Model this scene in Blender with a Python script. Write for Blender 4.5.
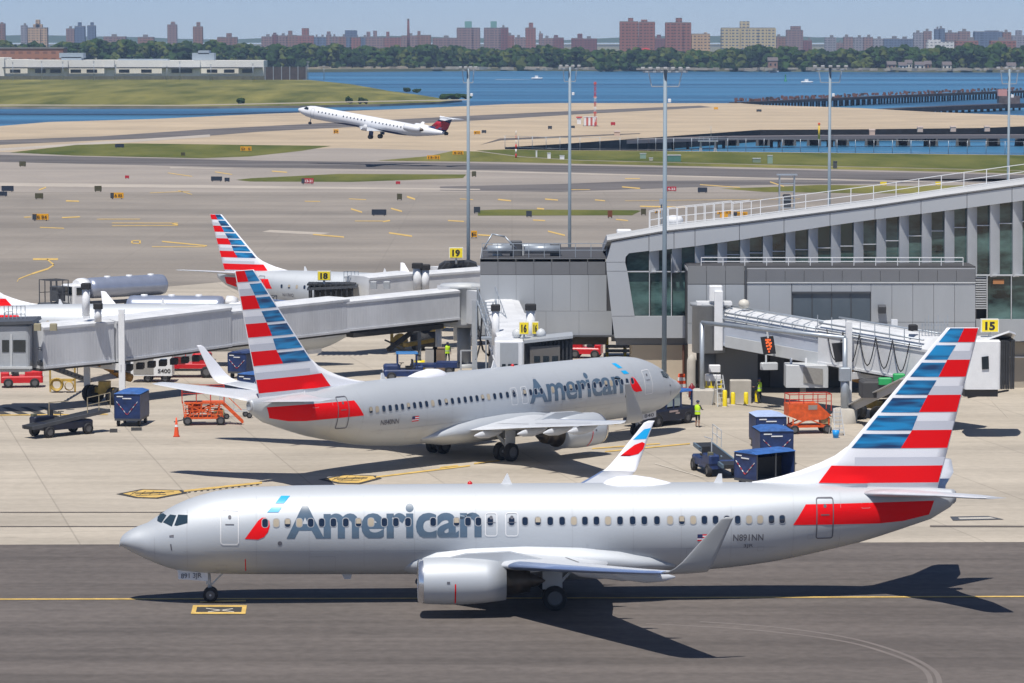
import bpy, bmesh, math, random
from mathutils import Vector, Matrix
for _o in list(bpy.data.objects): bpy.data.objects.remove(_o)
PI = math.pi; R = math.radians
scene = bpy.context.scene
COL = scene.collection
# ---------------------------------------------------------------- camera
F_PX, HOR, CAM_Z = 3492.0, 32.8, 26.08
PITCH = math.atan((341.5 - HOR) / F_PX)
cd = bpy.data.cameras.new('camera'); cam = bpy.data.objects.new('camera', cd); COL.objects.link(cam)
cam.location = (0, 0, CAM_Z); cam.rotation_euler = (PI / 2 - PITCH, 0, 0)
cd.sensor_width = 36.0; cd.sensor_fit = 'HORIZONTAL'; cd.lens = 36.0 * F_PX / 1024.0
cd.clip_start = 1.0; cd.clip_end = 30000.0
scene.camera = cam
# ---------------------------------------------------------------- sky, sun, exposure
SUN = Vector((-0.129, -0.415, 1.0)).normalized()
ELEV = math.asin(SUN.z); AZ = math.atan2(SUN.x, SUN.y)
w = bpy.data.worlds.new('World'); scene.world = w; w.use_nodes = True
nt = w.node_tree; bg = nt.nodes['Background']
sky = nt.nodes.new('ShaderNodeTexSky'); sky.sky_type = 'NISHITA'; sky.sun_disc = False
sky.sun_elevation = ELEV; sky.sun_rotation = AZ % (2 * PI)
sky.air_density = 1.0; sky.dust_density = 0.0; sky.ozone_density = 1.5; sky.altitude = 0
tint = nt.nodes.new('ShaderNodeMix'); tint.data_type = 'RGBA'; tint.blend_type = 'MULTIPLY'; tint.inputs[0].default_value = 1
wtc = nt.nodes.new('ShaderNodeTexCoord'); wsx = nt.nodes.new('ShaderNodeSeparateXYZ'); wcr = nt.nodes.new('ShaderNodeValToRGB')
nt.links.new(wtc.outputs['Generated'], wsx.inputs[0]); nt.links.new(wsx.outputs[2], wcr.inputs[0]); nt.links.new(wcr.outputs[0], tint.inputs[7])
wcr.color_ramp.elements[0].position = 0.02; wcr.color_ramp.elements[0].color = (0.43, 0.585, 1.0, 1)     # bluer, clearer air low over the bay
wcr.color_ramp.elements[1].position = 0.25; wcr.color_ramp.elements[1].color = (0.42, 0.45, 0.54, 1)
nt.links.new(sky.outputs[0], tint.inputs[6]); nt.links.new(tint.outputs[2], bg.inputs[0])
bg.inputs[1].default_value = 0.127
sl = bpy.data.lights.new('sun', 'SUN'); sl.energy = 5.0; sl.angle = R(0.53); sl.color = (1.0, 0.955, 0.89)
so = bpy.data.objects.new('sun', sl); COL.objects.link(so)
so.rotation_euler = SUN.to_track_quat('Z', 'Y').to_euler(); so.location = (0, 0, 200)
scene.view_settings.view_transform = 'Standard'; scene.view_settings.look = 'None'
scene.view_settings.gamma = 1.0; scene.view_settings.exposure = 0.0; scene.view_settings.use_curve_mapping = False
scene.render.engine = 'CYCLES'
scene.cycles.max_bounces = 6; scene.cycles.volume_bounces = 0
# ---------------------------------------------------------------- pixel -> world helpers (photo size 1024 x 683)
CP, SP_ = math.cos(PITCH), math.sin(PITCH)
def ray(px, py):
    u = (px - 512) / F_PX; v = (341.5 - py) / F_PX
    return Vector((u, CP + v * SP_, -SP_ + v * CP))
def G(px, py, z=0.0):
    d = ray(px, py); t = (z - CAM_Z) / d.z
    return Vector((d.x * t, d.y * t, z))
def AT(px, py, D):
    d = ray(px, py); t = D / d.y
    return Vector((d.x * t, D, CAM_Z + d.z * t))
def XD(px, D): return AT(px, 300, D).x
def ZD(py, D): return AT(512, py, D).z
# ---------------------------------------------------------------- materials
MATS = {}
def mat(name, col, rough=0.6, metal=0.0, var=0.0, scale=1.0, bump=0.0, spec=0.5, coat=0.0, stretch=(1, 1, 1), emit=None, col2=None, detail=4, bscale=None):
    if name in MATS: return MATS[name]
    m = bpy.data.materials.new(name); m.use_nodes = True; n = m.node_tree; p = n.nodes['Principled BSDF']
    p.inputs['Base Color'].default_value = (*col, 1); p.inputs['Roughness'].default_value = rough
    p.inputs['Metallic'].default_value = metal; p.inputs['Specular IOR Level'].default_value = spec
    p.inputs['Coat Weight'].default_value = coat; p.inputs['Coat Roughness'].default_value = 0.08
    if var > 0 or bump > 0 or col2:
        tc = n.nodes.new('ShaderNodeTexCoord'); mp = n.nodes.new('ShaderNodeMapping'); mp.inputs['Scale'].default_value = stretch
        n.links.new(tc.outputs['Object'], mp.inputs[0])
        nz = n.nodes.new('ShaderNodeTexNoise'); nz.inputs['Scale'].default_value = scale; nz.inputs['Detail'].default_value = detail
        nz.inputs['Roughness'].default_value = 0.62
        n.links.new(mp.outputs[0], nz.inputs['Vector'])
        cr = n.nodes.new('ShaderNodeValToRGB'); cr.color_ramp.elements[0].position = 0.3; cr.color_ramp.elements[1].position = 0.7
        a = tuple(c * (1 - var) for c in col); b = col2 if col2 else tuple(min(1, c * (1 + var)) for c in col)
        cr.color_ramp.elements[0].color = (*a, 1); cr.color_ramp.elements[1].color = (*b, 1)
        n.links.new(nz.outputs[0], cr.inputs[0]); n.links.new(cr.outputs[0], p.inputs['Base Color'])
        if bump > 0:
            bp = n.nodes.new('ShaderNodeBump'); bp.inputs['Strength'].default_value = bump
            if bscale:
                nz2 = n.nodes.new('ShaderNodeTexNoise'); nz2.inputs['Scale'].default_value = bscale
                n.links.new(tc.outputs['Object'], nz2.inputs['Vector']); n.links.new(nz2.outputs[0], bp.inputs['Height'])
            else: n.links.new(nz.outputs[0], bp.inputs['Height'])
            n.links.new(bp.outputs[0], p.inputs['Normal'])
    if emit:
        p.inputs['Emission Color'].default_value = (*emit[0], 1); p.inputs['Emission Strength'].default_value = emit[1]
    MATS[name] = m; return m
def paving(name, base, dark, joint=0.0, jw=0.02, slab=(7.6, 6.1), rot=0.0, streak=(0.012, 0.12, 1), rough=0.85, vis=0.25, fine=0.06, spots=0.25):
    """Worn concrete / asphalt: broad stains, drawn-out tyre streaks, fine grain and slab joints."""
    m = bpy.data.materials.new(name); m.use_nodes = True; n = m.node_tree; p = n.nodes['Principled BSDF']; L = n.links.new
    p.inputs['Roughness'].default_value = rough; p.inputs['Specular IOR Level'].default_value = 0.3
    tc = n.nodes.new('ShaderNodeTexCoord')
    def noise(scale, det, stretch, rz=0.0, rgh=0.6):
        mp = n.nodes.new('ShaderNodeMapping'); mp.inputs['Scale'].default_value = stretch; mp.inputs['Rotation'].default_value = (0, 0, rz)
        L(tc.outputs['Object'], mp.inputs[0]); z = n.nodes.new('ShaderNodeTexNoise'); z.inputs['Scale'].default_value = scale
        z.inputs['Detail'].default_value = det; z.inputs['Roughness'].default_value = rgh; L(mp.outputs[0], z.inputs['Vector']); return z.outputs[0]
    def ramp(s, a, b, ca, cb):
        r = n.nodes.new('ShaderNodeValToRGB'); r.color_ramp.elements[0].position = a; r.color_ramp.elements[1].position = b
        r.color_ramp.elements[0].color = (*ca, 1); r.color_ramp.elements[1].color = (*cb, 1); L(s, r.inputs[0]); return r.outputs[0]
    def mix(fac, A, B, mode='MIX'):
        x = n.nodes.new('ShaderNodeMix'); x.data_type = 'RGBA'; x.blend_type = mode
        if isinstance(fac, float): x.inputs[0].default_value = fac
        else: L(fac, x.inputs[0])
        L(A, x.inputs[6])
        if isinstance(B, tuple): x.inputs[7].default_value = (*B, 1)
        else: L(B, x.inputs[7])
        return x.outputs[2]
    c = ramp(noise(0.05, 6, (1, 1, 1)), 0.32, 0.68, dark, base)
    st = ramp(noise(1.0, 6, streak, rot), 0.38, 0.64, (1 - vis,) * 3, (1, 1, 1)); c = mix(1.0, c, st, 'MULTIPLY')
    g = ramp(noise(1.7, 8, (1, 1, 1)), 0.2, 0.8, (1 - fine * 3,) * 3, (1 + fine * 2,) * 3); c = mix(1.0, c, g, 'MULTIPLY')
    sp = ramp(noise(0.35, 5, (0.6, 1, 1)), 0.62, 0.74, (1, 1, 1), (1 - spots,) * 3); c = mix(1.0, c, sp, 'MULTIPLY')
    if joint > 0:
        mp = n.nodes.new('ShaderNodeMapping'); mp.inputs['Rotation'].default_value = (0, 0, rot); L(tc.outputs['Object'], mp.inputs[0])
        bk = n.nodes.new('ShaderNodeTexBrick'); bk.offset = 0.0; bk.inputs['Scale'].default_value = 1.0
        bk.inputs['Brick Width'].default_value = slab[0]; bk.inputs['Row Height'].default_value = slab[1]
        bk.inputs['Mortar Size'].default_value = jw; bk.inputs['Mortar Smooth'].default_value = 0.0
        bk.inputs['Color1'].default_value = (1, 1, 1, 1); bk.inputs['Color2'].default_value = (0.94, 0.94, 0.94, 1)
        bk.inputs['Mortar'].default_value = (1 - joint,) * 3 + (1,)
        L(mp.outputs[0], bk.inputs['Vector']); c = mix(1.0, c, bk.outputs[0], 'MULTIPLY')
    L(c, p.inputs['Base Color']); return m
# ---------------------------------------------------------------- mesh builder
class MB:
    def __init__(s): s.v = []; s.f = []; s.mi = []; s.m = 0; s.sm = []; s.smooth = False
    def add(s, vs, fs):
        o = len(s.v); s.v += [tuple(v) for v in vs]
        for f in fs: s.f.append([i + o for i in f]); s.mi.append(s.m); s.sm.append(s.smooth)
        return s
    def box(s, c, d, rz=0.0, tilt=None):
        hx, hy, hz = d[0] / 2, d[1] / 2, d[2] / 2
        M = Matrix.Rotation(rz, 3, 'Z')
        if tilt: M = M @ Matrix.Rotation(tilt[1], 3, tilt[0])
        vs = [Vector(c) + M @ Vector((x * hx, y * hy, z * hz)) for z in (-1, 1) for y in (-1, 1) for x in (-1, 1)]
        return s.add(vs, [(0, 2, 3, 1), (4, 5, 7, 6), (0, 1, 5, 4), (2, 6, 7, 3), (0, 4, 6, 2), (1, 3, 7, 5)])
    def rbox(s, c, d, r, rz=0.0):
        """box with rounded vertical edges and chamfered top"""
        hx, hy = d[0] / 2 - r, d[1] / 2 - r; out = []
        for (sx, sy, a0) in ((1, 1, 0), (-1, 1, 90), (-1, -1, 180), (1, -1, 270)):
            for k in range(4): a = R(a0 + 30 * k); out.append((sx * hx + r * math.cos(a), sy * hy + r * math.sin(a)))
        M = Matrix.Rotation(rz, 3, 'Z'); n = len(out); vs = []
        for z, k in ((-d[2] / 2, 1.0), (d[2] / 2 - r * 0.6, 1.0), (d[2] / 2, 1 - r * 0.7 / max(d[0], d[1]) * 2)):
            for x, y in out: vs.append(Vector(c) + M @ Vector((x * k, y * k, z)))
        fs = [tuple(range(n - 1, -1, -1)), tuple(range(2 * n, 3 * n))]
        for l in range(2):
            for i in range(n): j = (i + 1) % n; fs.append((l * n + i, l * n + j, (l + 1) * n + j, (l + 1) * n + i))
        return s.add(vs, fs)
    def bar(s, p, q, w_, h_=None, up=(0, 0, 1)):
        p, q = Vector(p), Vector(q); h_ = h_ or w_; d = (q - p).normalized(); u = Vector(up)
        if abs(d.dot(u)) > 0.98: u = Vector((1, 0, 0))
        a = d.cross(u).normalized() * w_ / 2; b = a.cross(d).normalized() * h_ / 2
        vs = [x + sa * a + sb * b for x in (p, q) for sa, sb in ((-1, -1), (1, -1), (1, 1), (-1, 1))]
        return s.add(vs, [(3, 2, 1, 0), (4, 5, 6, 7), (0, 1, 5, 4), (1, 2, 6, 5), (2, 3, 7, 6), (3, 0, 4, 7)])
    def tube(s, p, q, r0, r1=None, n=10, cap=True):
        p, q = Vector(p), Vector(q); r1 = r0 if r1 is None else r1; d = (q - p).normalized()
        u = Vector((0, 0, 1)) if abs(d.z) < 0.9 else Vector((1, 0, 0)); a = d.cross(u).normalized(); b = a.cross(d)
        vs = [c + (a * math.cos(2 * PI * k / n) + b * math.sin(2 * PI * k / n)) * r for c, r in ((p, r0), (q, r1)) for k in range(n)]
        fs = [(k, n + k, n + (k + 1) % n, (k + 1) % n) for k in range(n)]
        s.smooth, t = True, s.smooth; s.add(vs, fs); s.smooth = t
        if cap:
            o = len(s.v) - 2 * n; s.f.append([o + k for k in range(n)]); s.f.append([o + n + k for k in range(n - 1, -1, -1)]); s.mi += [s.m] * 2; s.sm += [False] * 2
        return s
    def path(s, pts, r, n=8):
        for a, b in zip(pts[:-1], pts[1:]): s.tube(a, b, r, r, n)
        return s
    def lathe(s, prof, n=24, c=(0, 0, 0), axis='X', squash=None):
        """prof: (along, radius). axis X, Y or Z."""
        c = Vector(c); vs = []
        for a, r in prof:
            for k in range(n):
                t = 2 * PI * k / n; y, z = r * math.cos(t), r * math.sin(t)
                if squash and z < 0: z *= squash
                vs.append(c + (Vector((a, y, z)) if axis == 'X' else Vector((y, a, z)) if axis == 'Y' else Vector((y, z, a))))
        fs = [(i * n + k, i * n + (k + 1) % n, (i + 1) * n + (k + 1) % n, (i + 1) * n + k) for i in range(len(prof) - 1) for k in range(n)]
        t = s.smooth; s.smooth = True; s.add(vs, fs); s.smooth = t; return s
    def prism(s, pts, z0, z1, top=True, bottom=True):
        n = len(pts); vs = [(p[0], p[1], z0) for p in pts] + [(p[0], p[1], z1) for p in pts]
        fs = [(i, (i + 1) % n, n + (i + 1) % n, n + i) for i in range(n)]
        if top: fs.append(tuple(range(n, 2 * n)))
        if bottom: fs.append(tuple(range(n - 1, -1, -1)))
        return s.add(vs, fs)
    def extr(s, pts, d):
        """polygon of 3-D points extruded by vector d"""
        n = len(pts); d = Vector(d); vs = [Vector(p) for p in pts] + [Vector(p) + d for p in pts]
        return s.add(vs, [(i, (i + 1) % n, n + (i + 1) % n, n + i) for i in range(n)] + [tuple(range(n, 2 * n)), tuple(range(n - 1, -1, -1))])
    def loft(s, rings, close=True, caps=True):
        n = len(rings[0]); vs = [p for r in rings for p in r]
        fs = [(i * n + k, i * n + (k + 1) % n, (i + 1) * n + (k + 1) % n, (i + 1) * n + k) for i in range(len(rings) - 1) for k in range(n if close else n - 1)]
        t = s.smooth; s.smooth = True; s.add(vs, fs); s.smooth = t
        if caps:
            o = len(s.v) - len(vs)
            s.f.append([o + k for k in range(n - 1, -1, -1)]); s.f.append([o + (len(rings) - 1) * n + k for k in range(n)]); s.mi += [s.m] * 2; s.sm += [False] * 2
        return s
    def build(s, name, mats, parent=None, loc=None, fixn=True):
        me = bpy.data.meshes.new(name); me.from_pydata(s.v, [], s.f)
        if not isinstance(mats, (list, tuple)): mats = [mats]
        for m in mats: me.materials.append(m)
        me.polygons.foreach_set('material_index', s.mi); me.polygons.foreach_set('use_smooth', s.sm)
        if fixn:
            b = bmesh.new(); b.from_mesh(me); bmesh.ops.recalc_face_normals(b, faces=b.faces); b.to_mesh(me); b.free()
        me.update(); o = bpy.data.objects.new(name, me); COL.objects.link(o)
        if parent: o.parent = parent
        if loc is not None: o.location = loc
        return o
def tag(o, label=None, cat=None, group=None, kind=None):
    if label: o['label'] = label
    if cat: o['category'] = cat
    if group: o['group'] = group
    if kind: o['kind'] = kind
    return o
def thing(name, label, cat, loc=(0, 0, 0), rz=0.0, group=None):
    o = bpy.data.objects.new(name, None); COL.objects.link(o); o.location = loc; o.rotation_euler = (0, 0, rz); o.empty_display_size = 0.5
    return tag(o, label, cat, group)
def copy_tree(o, parent=None, label=None, loc=None, rz=None):
    c = o.copy(); COL.objects.link(c); c.parent = parent
    if label: c['label'] = label
    if loc is not None: c.location = loc
    if rz is not None: c.rotation_euler = (0, 0, rz)
    for ch in list(o.children): copy_tree(ch, c)
    return c
def text_polys(s, size=1.0, bold=0.0, width=None):
    """flat text as (verts, tri faces) in x,y; baseline at y=0; scaled to cap height = size and, if given, to width"""
    cu = bpy.data.curves.new('t', 'FONT'); cu.body = s; cu.offset = bold; cu.resolution_u = 4; cu.fill_mode = 'FRONT'
    o = bpy.data.objects.new('t', cu); COL.objects.link(o); bpy.context.view_layer.update()
    me = bpy.data.meshes.new_from_object(o.evaluated_get(bpy.context.evaluated_depsgraph_get()))
    vs = [v.co.copy() for v in me.vertices]; fs = [list(p.vertices) for p in me.polygons]
    bpy.data.objects.remove(o); bpy.data.curves.remove(cu); bpy.data.meshes.remove(me)
    x0 = min(v.x for v in vs); x1 = max(v.x for v in vs); h = max(v.y for v in vs)
    k = size / h; kx = (width / (x1 - x0)) if width else k
    return [((v.x - x0) * kx, v.y * k) for v in vs], fs
def put_text(mb, s, origin, xdir, ydir, size, bold=0.0, width=None, center=False):
    vs, fs = text_polys(s, size, bold, width); o = Vector(origin); xd = Vector(xdir); yd = Vector(ydir)
    if center: o = o - xd * max(v[0] for v in vs) / 2
    mb.add([o + xd * a + yd * b for a, b in vs], fs)
# common materials
WHITE = mat('white_paint', (0.74, 0.75, 0.76), 0.35, var=0.05, scale=1.5)
GREYP = mat('grey_paint', (0.36, 0.38, 0.40), 0.5, var=0.08, scale=1.2)
LGREY = mat('light_grey_paint', (0.52, 0.54, 0.55), 0.45, var=0.06, scale=0.8)
DGREY = mat('dark_grey_paint', (0.07, 0.075, 0.085), 0.55, var=0.15, scale=2)
BLACK = mat('black_rubber', (0.018, 0.018, 0.02), 0.75, var=0.2, scale=6)
STEEL = mat('galvanised_steel', (0.38, 0.42, 0.46), 0.42, metal=0.4, var=0.1, scale=1.5)
CHROME = mat('polished_metal', (0.75, 0.76, 0.78), 0.18, metal=1.0)
GLASS = mat('dark_glass', (0.012, 0.02, 0.026), 0.06, spec=0.8)
RED = mat('red_paint', (0.55, 0.012, 0.018), 0.35, var=0.06)
ORANGE = mat('orange_paint', (0.66, 0.095, 0.014), 0.55, var=0.3, scale=3.5, detail=8)
YELLOW = mat('yellow_paint', (0.78, 0.50, 0.03), 0.45, var=0.06)
SIGNY = mat('sign_yellow', (0.85, 0.66, 0.02), 0.45)
BLUEP = mat('navy_paint', (0.014, 0.034, 0.12), 0.45, var=0.4, scale=2.5, detail=8)
BLUEM = mat('blue_cover', (0.035, 0.12, 0.36), 0.6, var=0.35, scale=2.5, detail=8)
HUB = mat('wheel_rim', (0.13, 0.13, 0.135), 0.5, metal=0.3)
CONC = mat('cast_concrete', (0.46, 0.43, 0.38), 0.9, var=0.12, scale=0.8)
def wheel(parent, c, r, w_, name='wheel', n=20):
    m = MB(); c = Vector(c)
    m.lathe([(-w_ / 2, r * 0.62), (-w_ / 2, r * 0.9), (-w_ * 0.35, r), (w_ * 0.35, r), (w_ / 2, r * 0.9), (w_ / 2, r * 0.62)], n, c, 'Y')
    t = m.build('wheel', BLACK, parent)
    m = MB(); m.lathe([(-w_ * 0.45, 0.001), (-w_ * 0.42, r * 0.45), (-w_ * 0.47, r * 0.62), (w_ * 0.47, r * 0.62), (w_ * 0.42, r * 0.45), (w_ * 0.45, 0.001)], n, c, 'Y')
    m.build('rim', HUB, t); return t
# ================================================================ GROUND, WATER, FAR SHORE
CONCRETE = paving('concrete_apron', (0.53, 0.47, 0.385), (0.43, 0.38, 0.31), joint=0.24, jw=0.045, slab=(7.6, 7.6), rot=R(-12), streak=(0.02, 0.25, 1), vis=0.2, fine=0.045, spots=0.22)
DECK = paving('runway_deck', (0.54, 0.43, 0.295), (0.42, 0.335, 0.235), streak=(0.003, 0.03, 1), rot=R(12), vis=0.16, fine=0.03, spots=0.06)
TAXI = paving('taxiway_concrete', (0.335, 0.295, 0.25), (0.265, 0.236, 0.203), joint=0.15, jw=0.05, slab=(15, 7.6), streak=(0.006, 0.05, 1), vis=0.24, fine=0.05, spots=0.12)
TAXI2 = paving('grooved_concrete', (0.37, 0.325, 0.28), (0.31, 0.275, 0.24), streak=(0.004, 0.05, 1), vis=0.16, fine=0.05, spots=0.12)
ASPH = paving('asphalt', (0.165, 0.142, 0.127), (0.132, 0.115, 0.104), streak=(0.015, 0.35, 1), vis=0.3, fine=0.09, spots=0.2)
RUBBER = paving('rubbered_runway', (0.20, 0.18, 0.17), (0.15, 0.138, 0.132), streak=(0.0015, 0.12, 1), rot=R(28), vis=0.45)
GRASS = mat('grass', (0.07, 0.11, 0.015), 0.9, scale=0.06, detail=10, stretch=(1, .25, 1), var=0.4, col2=(0.17, 0.165, 0.045), spec=0.1)
GRASS2 = mat('dry_grass', (0.082, 0.108, 0.018), 0.9, scale=0.05, detail=12, stretch=(1, .14, 1), var=0.35, col2=(0.25, 0.225, 0.065), spec=0.1)
MARK = mat('yellow_marking', (0.60, 0.40, 0.11), 0.7, var=0.25, scale=1.5)
MARKW = mat('white_marking', (0.42, 0.37, 0.31), 0.8, var=0.12, scale=0.1)
MARKK = mat('black_marking', (0.045, 0.043, 0.04), 0.8, var=0.2, scale=1.5)
SEAM = mat('repair_strip', (0.24, 0.21, 0.185), 0.85, var=0.2, scale=0.3)
DARKW = mat('shaded_pile_edge', (0.012, 0.012, 0.014), 0.9, var=0.5, scale=0.3)  # near-black colour carries the shade among the piles below the deck
PIER = mat('pier_timber', (0.05, 0.04, 0.04), 0.85, var=0.4, scale=0.4)
def gpoly(mb, pts, z):
    vs = [G(x, y, 0) for x, y in pts]; vs = [(v.x, v.y, z) for v in vs]
    b = bmesh.new(); f = b.faces.new([b.verts.new(v) for v in vs]); r = bmesh.ops.triangulate(b, faces=[f]); b.verts.index_update()
    mb.add([v.co.copy() for v in b.verts], [[v.index for v in q.verts] for q in b.faces]); b.free()
def gline(mb, pts, th, z):
    """painted line through photo points; th is its half thickness in photo pixels"""
    for (x0, y0), (x1, y1) in zip(pts[:-1], pts[1:]):
        if abs(x1 - x0) >= abs(y1 - y0) * 0.6: q = [(x0, y0 - th), (x1, y1 - th), (x1, y1 + th), (x0, y0 + th)]
        else: q = [(x0 - th * 2, y0), (x0 + th * 2, y0), (x1 + th * 2, y1), (x1 - th * 2, y1)]
        gpoly(mb, q, z)
def area(name, pts, z, m, kind='structure'):
    b = MB(); gpoly(b, pts, z); o = b.build(name, m)
    for p in o.data.polygons:
        if p.normal.z < 0: p.flip()
    return tag(o, kind=kind)
# water
m = MB(); m.add([(-9000, -200, -3.2), (9000, -200, -3.2), (9000, 9000, -3.2), (-9000, 9000, -3.2)], [(0, 1, 2, 3)])
wm = bpy.data.materials.new('bay_water'); wm.use_nodes = True; n = wm.node_tree; p = n.nodes['Principled BSDF']
p.inputs['Roughness'].default_value = 0.32; p.inputs['Specular IOR Level'].default_value = 0.28
tc = n.nodes.new('ShaderNodeTexCoord'); mp = n.nodes.new('ShaderNodeMapping'); mp.inputs['Scale'].default_value = (0.0015, 0.012, 1)
nz = n.nodes.new('ShaderNodeTexNoise'); nz.inputs['Scale'].default_value = 1; nz.inputs['Detail'].default_value = 7
cr = n.nodes.new('ShaderNodeValToRGB'); cr.color_ramp.elements[0].position = .40; cr.color_ramp.elements[1].position = .60
cr.color_ramp.elements[0].color = (0.016, 0.08, 0.16, 1); cr.color_ramp.elements[1].color = (0.05, 0.19, 0.33, 1)
n.links.new(tc.outputs['Object'], mp.inputs[0]); n.links.new(mp.outputs[0], nz.inputs['Vector']); n.links.new(nz.outputs[0], cr.inputs[0]); n.links.new(cr.outputs[0], p.inputs['Base Color'])
nb = n.nodes.new('ShaderNodeTexNoise'); nb.inputs['Scale'].default_value = 0.35; nb.inputs['Detail'].default_value = 6
mp2 = n.nodes.new('ShaderNodeMapping'); mp2.inputs['Scale'].default_value = (0.5, 1, 1); n.links.new(tc.outputs['Object'], mp2.inputs[0]); n.links.new(mp2.outputs[0], nb.inputs['Vector'])
bp = n.nodes.new('ShaderNodeBump'); bp.inputs['Strength'].default_value = 1.0; bp.inputs['Distance'].default_value = 1.2
n.links.new(nb.outputs[0], bp.inputs['Height']); n.links.new(bp.outputs[0], p.inputs['Normal'])
tag(m.build('bay_water', wm), kind='structure')
# airport land: one slab with the runway arm on the right and the lagoon notch
far = [(-330, 140), (-120, 131), (0, 126), (48, 122), (152, 119), (260, 114), (402, 109), (510, 104), (560, 103), (740, 103.2), (764, 105), (860, 108), (926, 111.7), (1024, 115.5), (1150, 120), (1300, 126)]
armn = [(1300, 119.5 + 8), (1150, 123.5), (1024, 126.2), (980, 128), (860, 129.3), (760, 129.8), (652, 137.5), (560, 144), (505, 147.2)]
lag = [(505, 149.2), (560, 150.2), (620, 150.5), (764, 152), (1024, 155), (1400, 158)]
pts = [G(x, y) for x, y in far] + [G(x, y) for x, y in armn] + [G(x, y) for x, y in lag] + [Vector((330, 500, 0)), Vector((330, -120, 0)), Vector((-330, -120, 0)), Vector((-330, 700, 0))]
b = bmesh.new(); f = b.faces.new([b.verts.new((p_.x, p_.y, 0)) for p_ in pts]); r = bmesh.ops.extrude_face_region(b, geom=[f])
for v in [g for g in r['geom'] if isinstance(g, bmesh.types.BMVert)]: v.co.z = -5
bmesh.ops.recalc_face_normals(b, faces=b.faces)
for q in b.faces: q.material_index = 0 if q.normal.z > 0.5 or q.normal.z < -0.5 else 1
bmesh.ops.triangulate(b, faces=b.faces)
me = bpy.data.meshes.new('ground'); b.to_mesh(me); b.free(); me.materials.append(DECK); me.materials.append(DARKW)
o = bpy.data.objects.new('ground', me); COL.objects.link(o); tag(o, kind='structure')
# paved zones
area('apron', [(-400, 300), (40, 303), (140, 289), (235, 281), (480, 272), (620, 268), (1500, 262), (1500, 545.3), (-400, 545.3)], 0.006, CONCRETE)
area('taxiway', [(-900, 192), (1700, 192), (1500, 262), (620, 268), (480, 272), (235, 281), (140, 289), (40, 303), (-400, 300)], 0.010, TAXI)
area('taxiway', [(-900, 152), (200, 152), (340, 148), (500, 152), (1700, 164), (1700, 192), (-900, 192)], 0.006, TAXI2)
area('taxiway', [(-300, 545.6), (1500, 541), (1500, 900), (-300, 900)], 0.012, ASPH)
area('runway', [(-300, 154), (0, 154.8), (250, 160.5), (470, 163.2), (1024, 175), (1400, 184), (1400, 191), (1024, 182), (760, 177.5), (500, 170.5), (250, 167.6), (0, 162), (-300, 160)], 0.016, RUBBER)
area('runway', [(-300, 154), (0, 140), (101, 136.3), (203, 129.4), (260, 126.4), (460, 116.2), (570, 111), (700, 105.6), (712, 107.2), (570, 114.8), (460, 121.5), (260, 131.7), (203, 136.3), (101, 140.3), (0, 144.8), (-300, 160)], 0.012, RUBBER)
area('taxiway', [(440, 186.5), (560, 184), (640, 181), (1024, 178.5), (1024, 182), (760, 185), (640, 189), (560, 192), (440, 190.5)], 0.016, RUBBER)
# lighter and darker worn bands across the airfield
wb = MB()
for q in ([(-200, 180), (260, 186), (480, 189), (480, 190), (260, 188.6), (-200, 184.5)], [(0, 148.5), (210, 134.5), (210, 137), (0, 151)], [(170, 167), (260, 169.4), (460, 170.5), (1024, 184), (1024, 184.8), (460, 171.6), (170, 168.4)],
          [(270, 230), (330, 233), (320, 235), (262, 232)]):
    gpoly(wb, q, 0.022)
tag(wb.build('runway_edge_band', MARKW), kind='structure')
wb = MB()
for q in (
          [(0, 512.2), (500, 512.2), (500, 513), (0, 513)], [(0, 526.4), (150, 526.4), (150, 527.2), (0, 527.2)], [(930, 525.8), (1024, 526), (1024, 527.5), (930, 527.3)],
          [(480, 145), (500, 140.5), (640, 134), (640, 133.2), (500, 138.5)]):
    gpoly(wb, q, 0.024)
tag(wb.build('dark_seam', mat('dark_seam', (0.10, 0.085, 0.075), 0.9, var=0.2, scale=0.4)), kind='structure')
# grass
for q, mm in (([(10, 152.5), (76, 145), (130, 143.4), (250, 145), (331, 146), (301, 151), (250, 156.5), (203, 158.3), (76, 155.7)], GRASS),
              ([(236, 180), (250, 178.4), (339, 174), (466, 174.6), (463, 178.2), (352, 182), (250, 181.6)], GRASS),
              ([(377, 160.7), (428, 156.3), (453, 151), (478, 151.6), (520, 157), (576, 160.5), (760, 165), (1024, 171), (1500, 181), (1500, 184), (1024, 173.6), (760, 167.6), (576, 163.9), (500, 162)], GRASS2),
              ([(476, 150.5), (505, 149.6), (560, 150.5), (620, 150.9), (764, 152.4), (1024, 155.4), (1400, 158.4), (1500, 179), (1024, 170.5), (760, 164.5), (576, 160), (520, 156.4)], GRASS),
              ([(721, 188.6), (764, 187.4), (820, 185), (906, 186.2), (1100, 183.5), (1100, 194), (865, 193.4), (764, 192)], GRASS2),
              ([(478, 210.6), (500, 209.6), (637, 210.4), (641, 211), (632, 215.4), (478, 215.8)], GRASS)):
    area('grass_verge', q, 0.028, mm, 'stuff')
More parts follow.
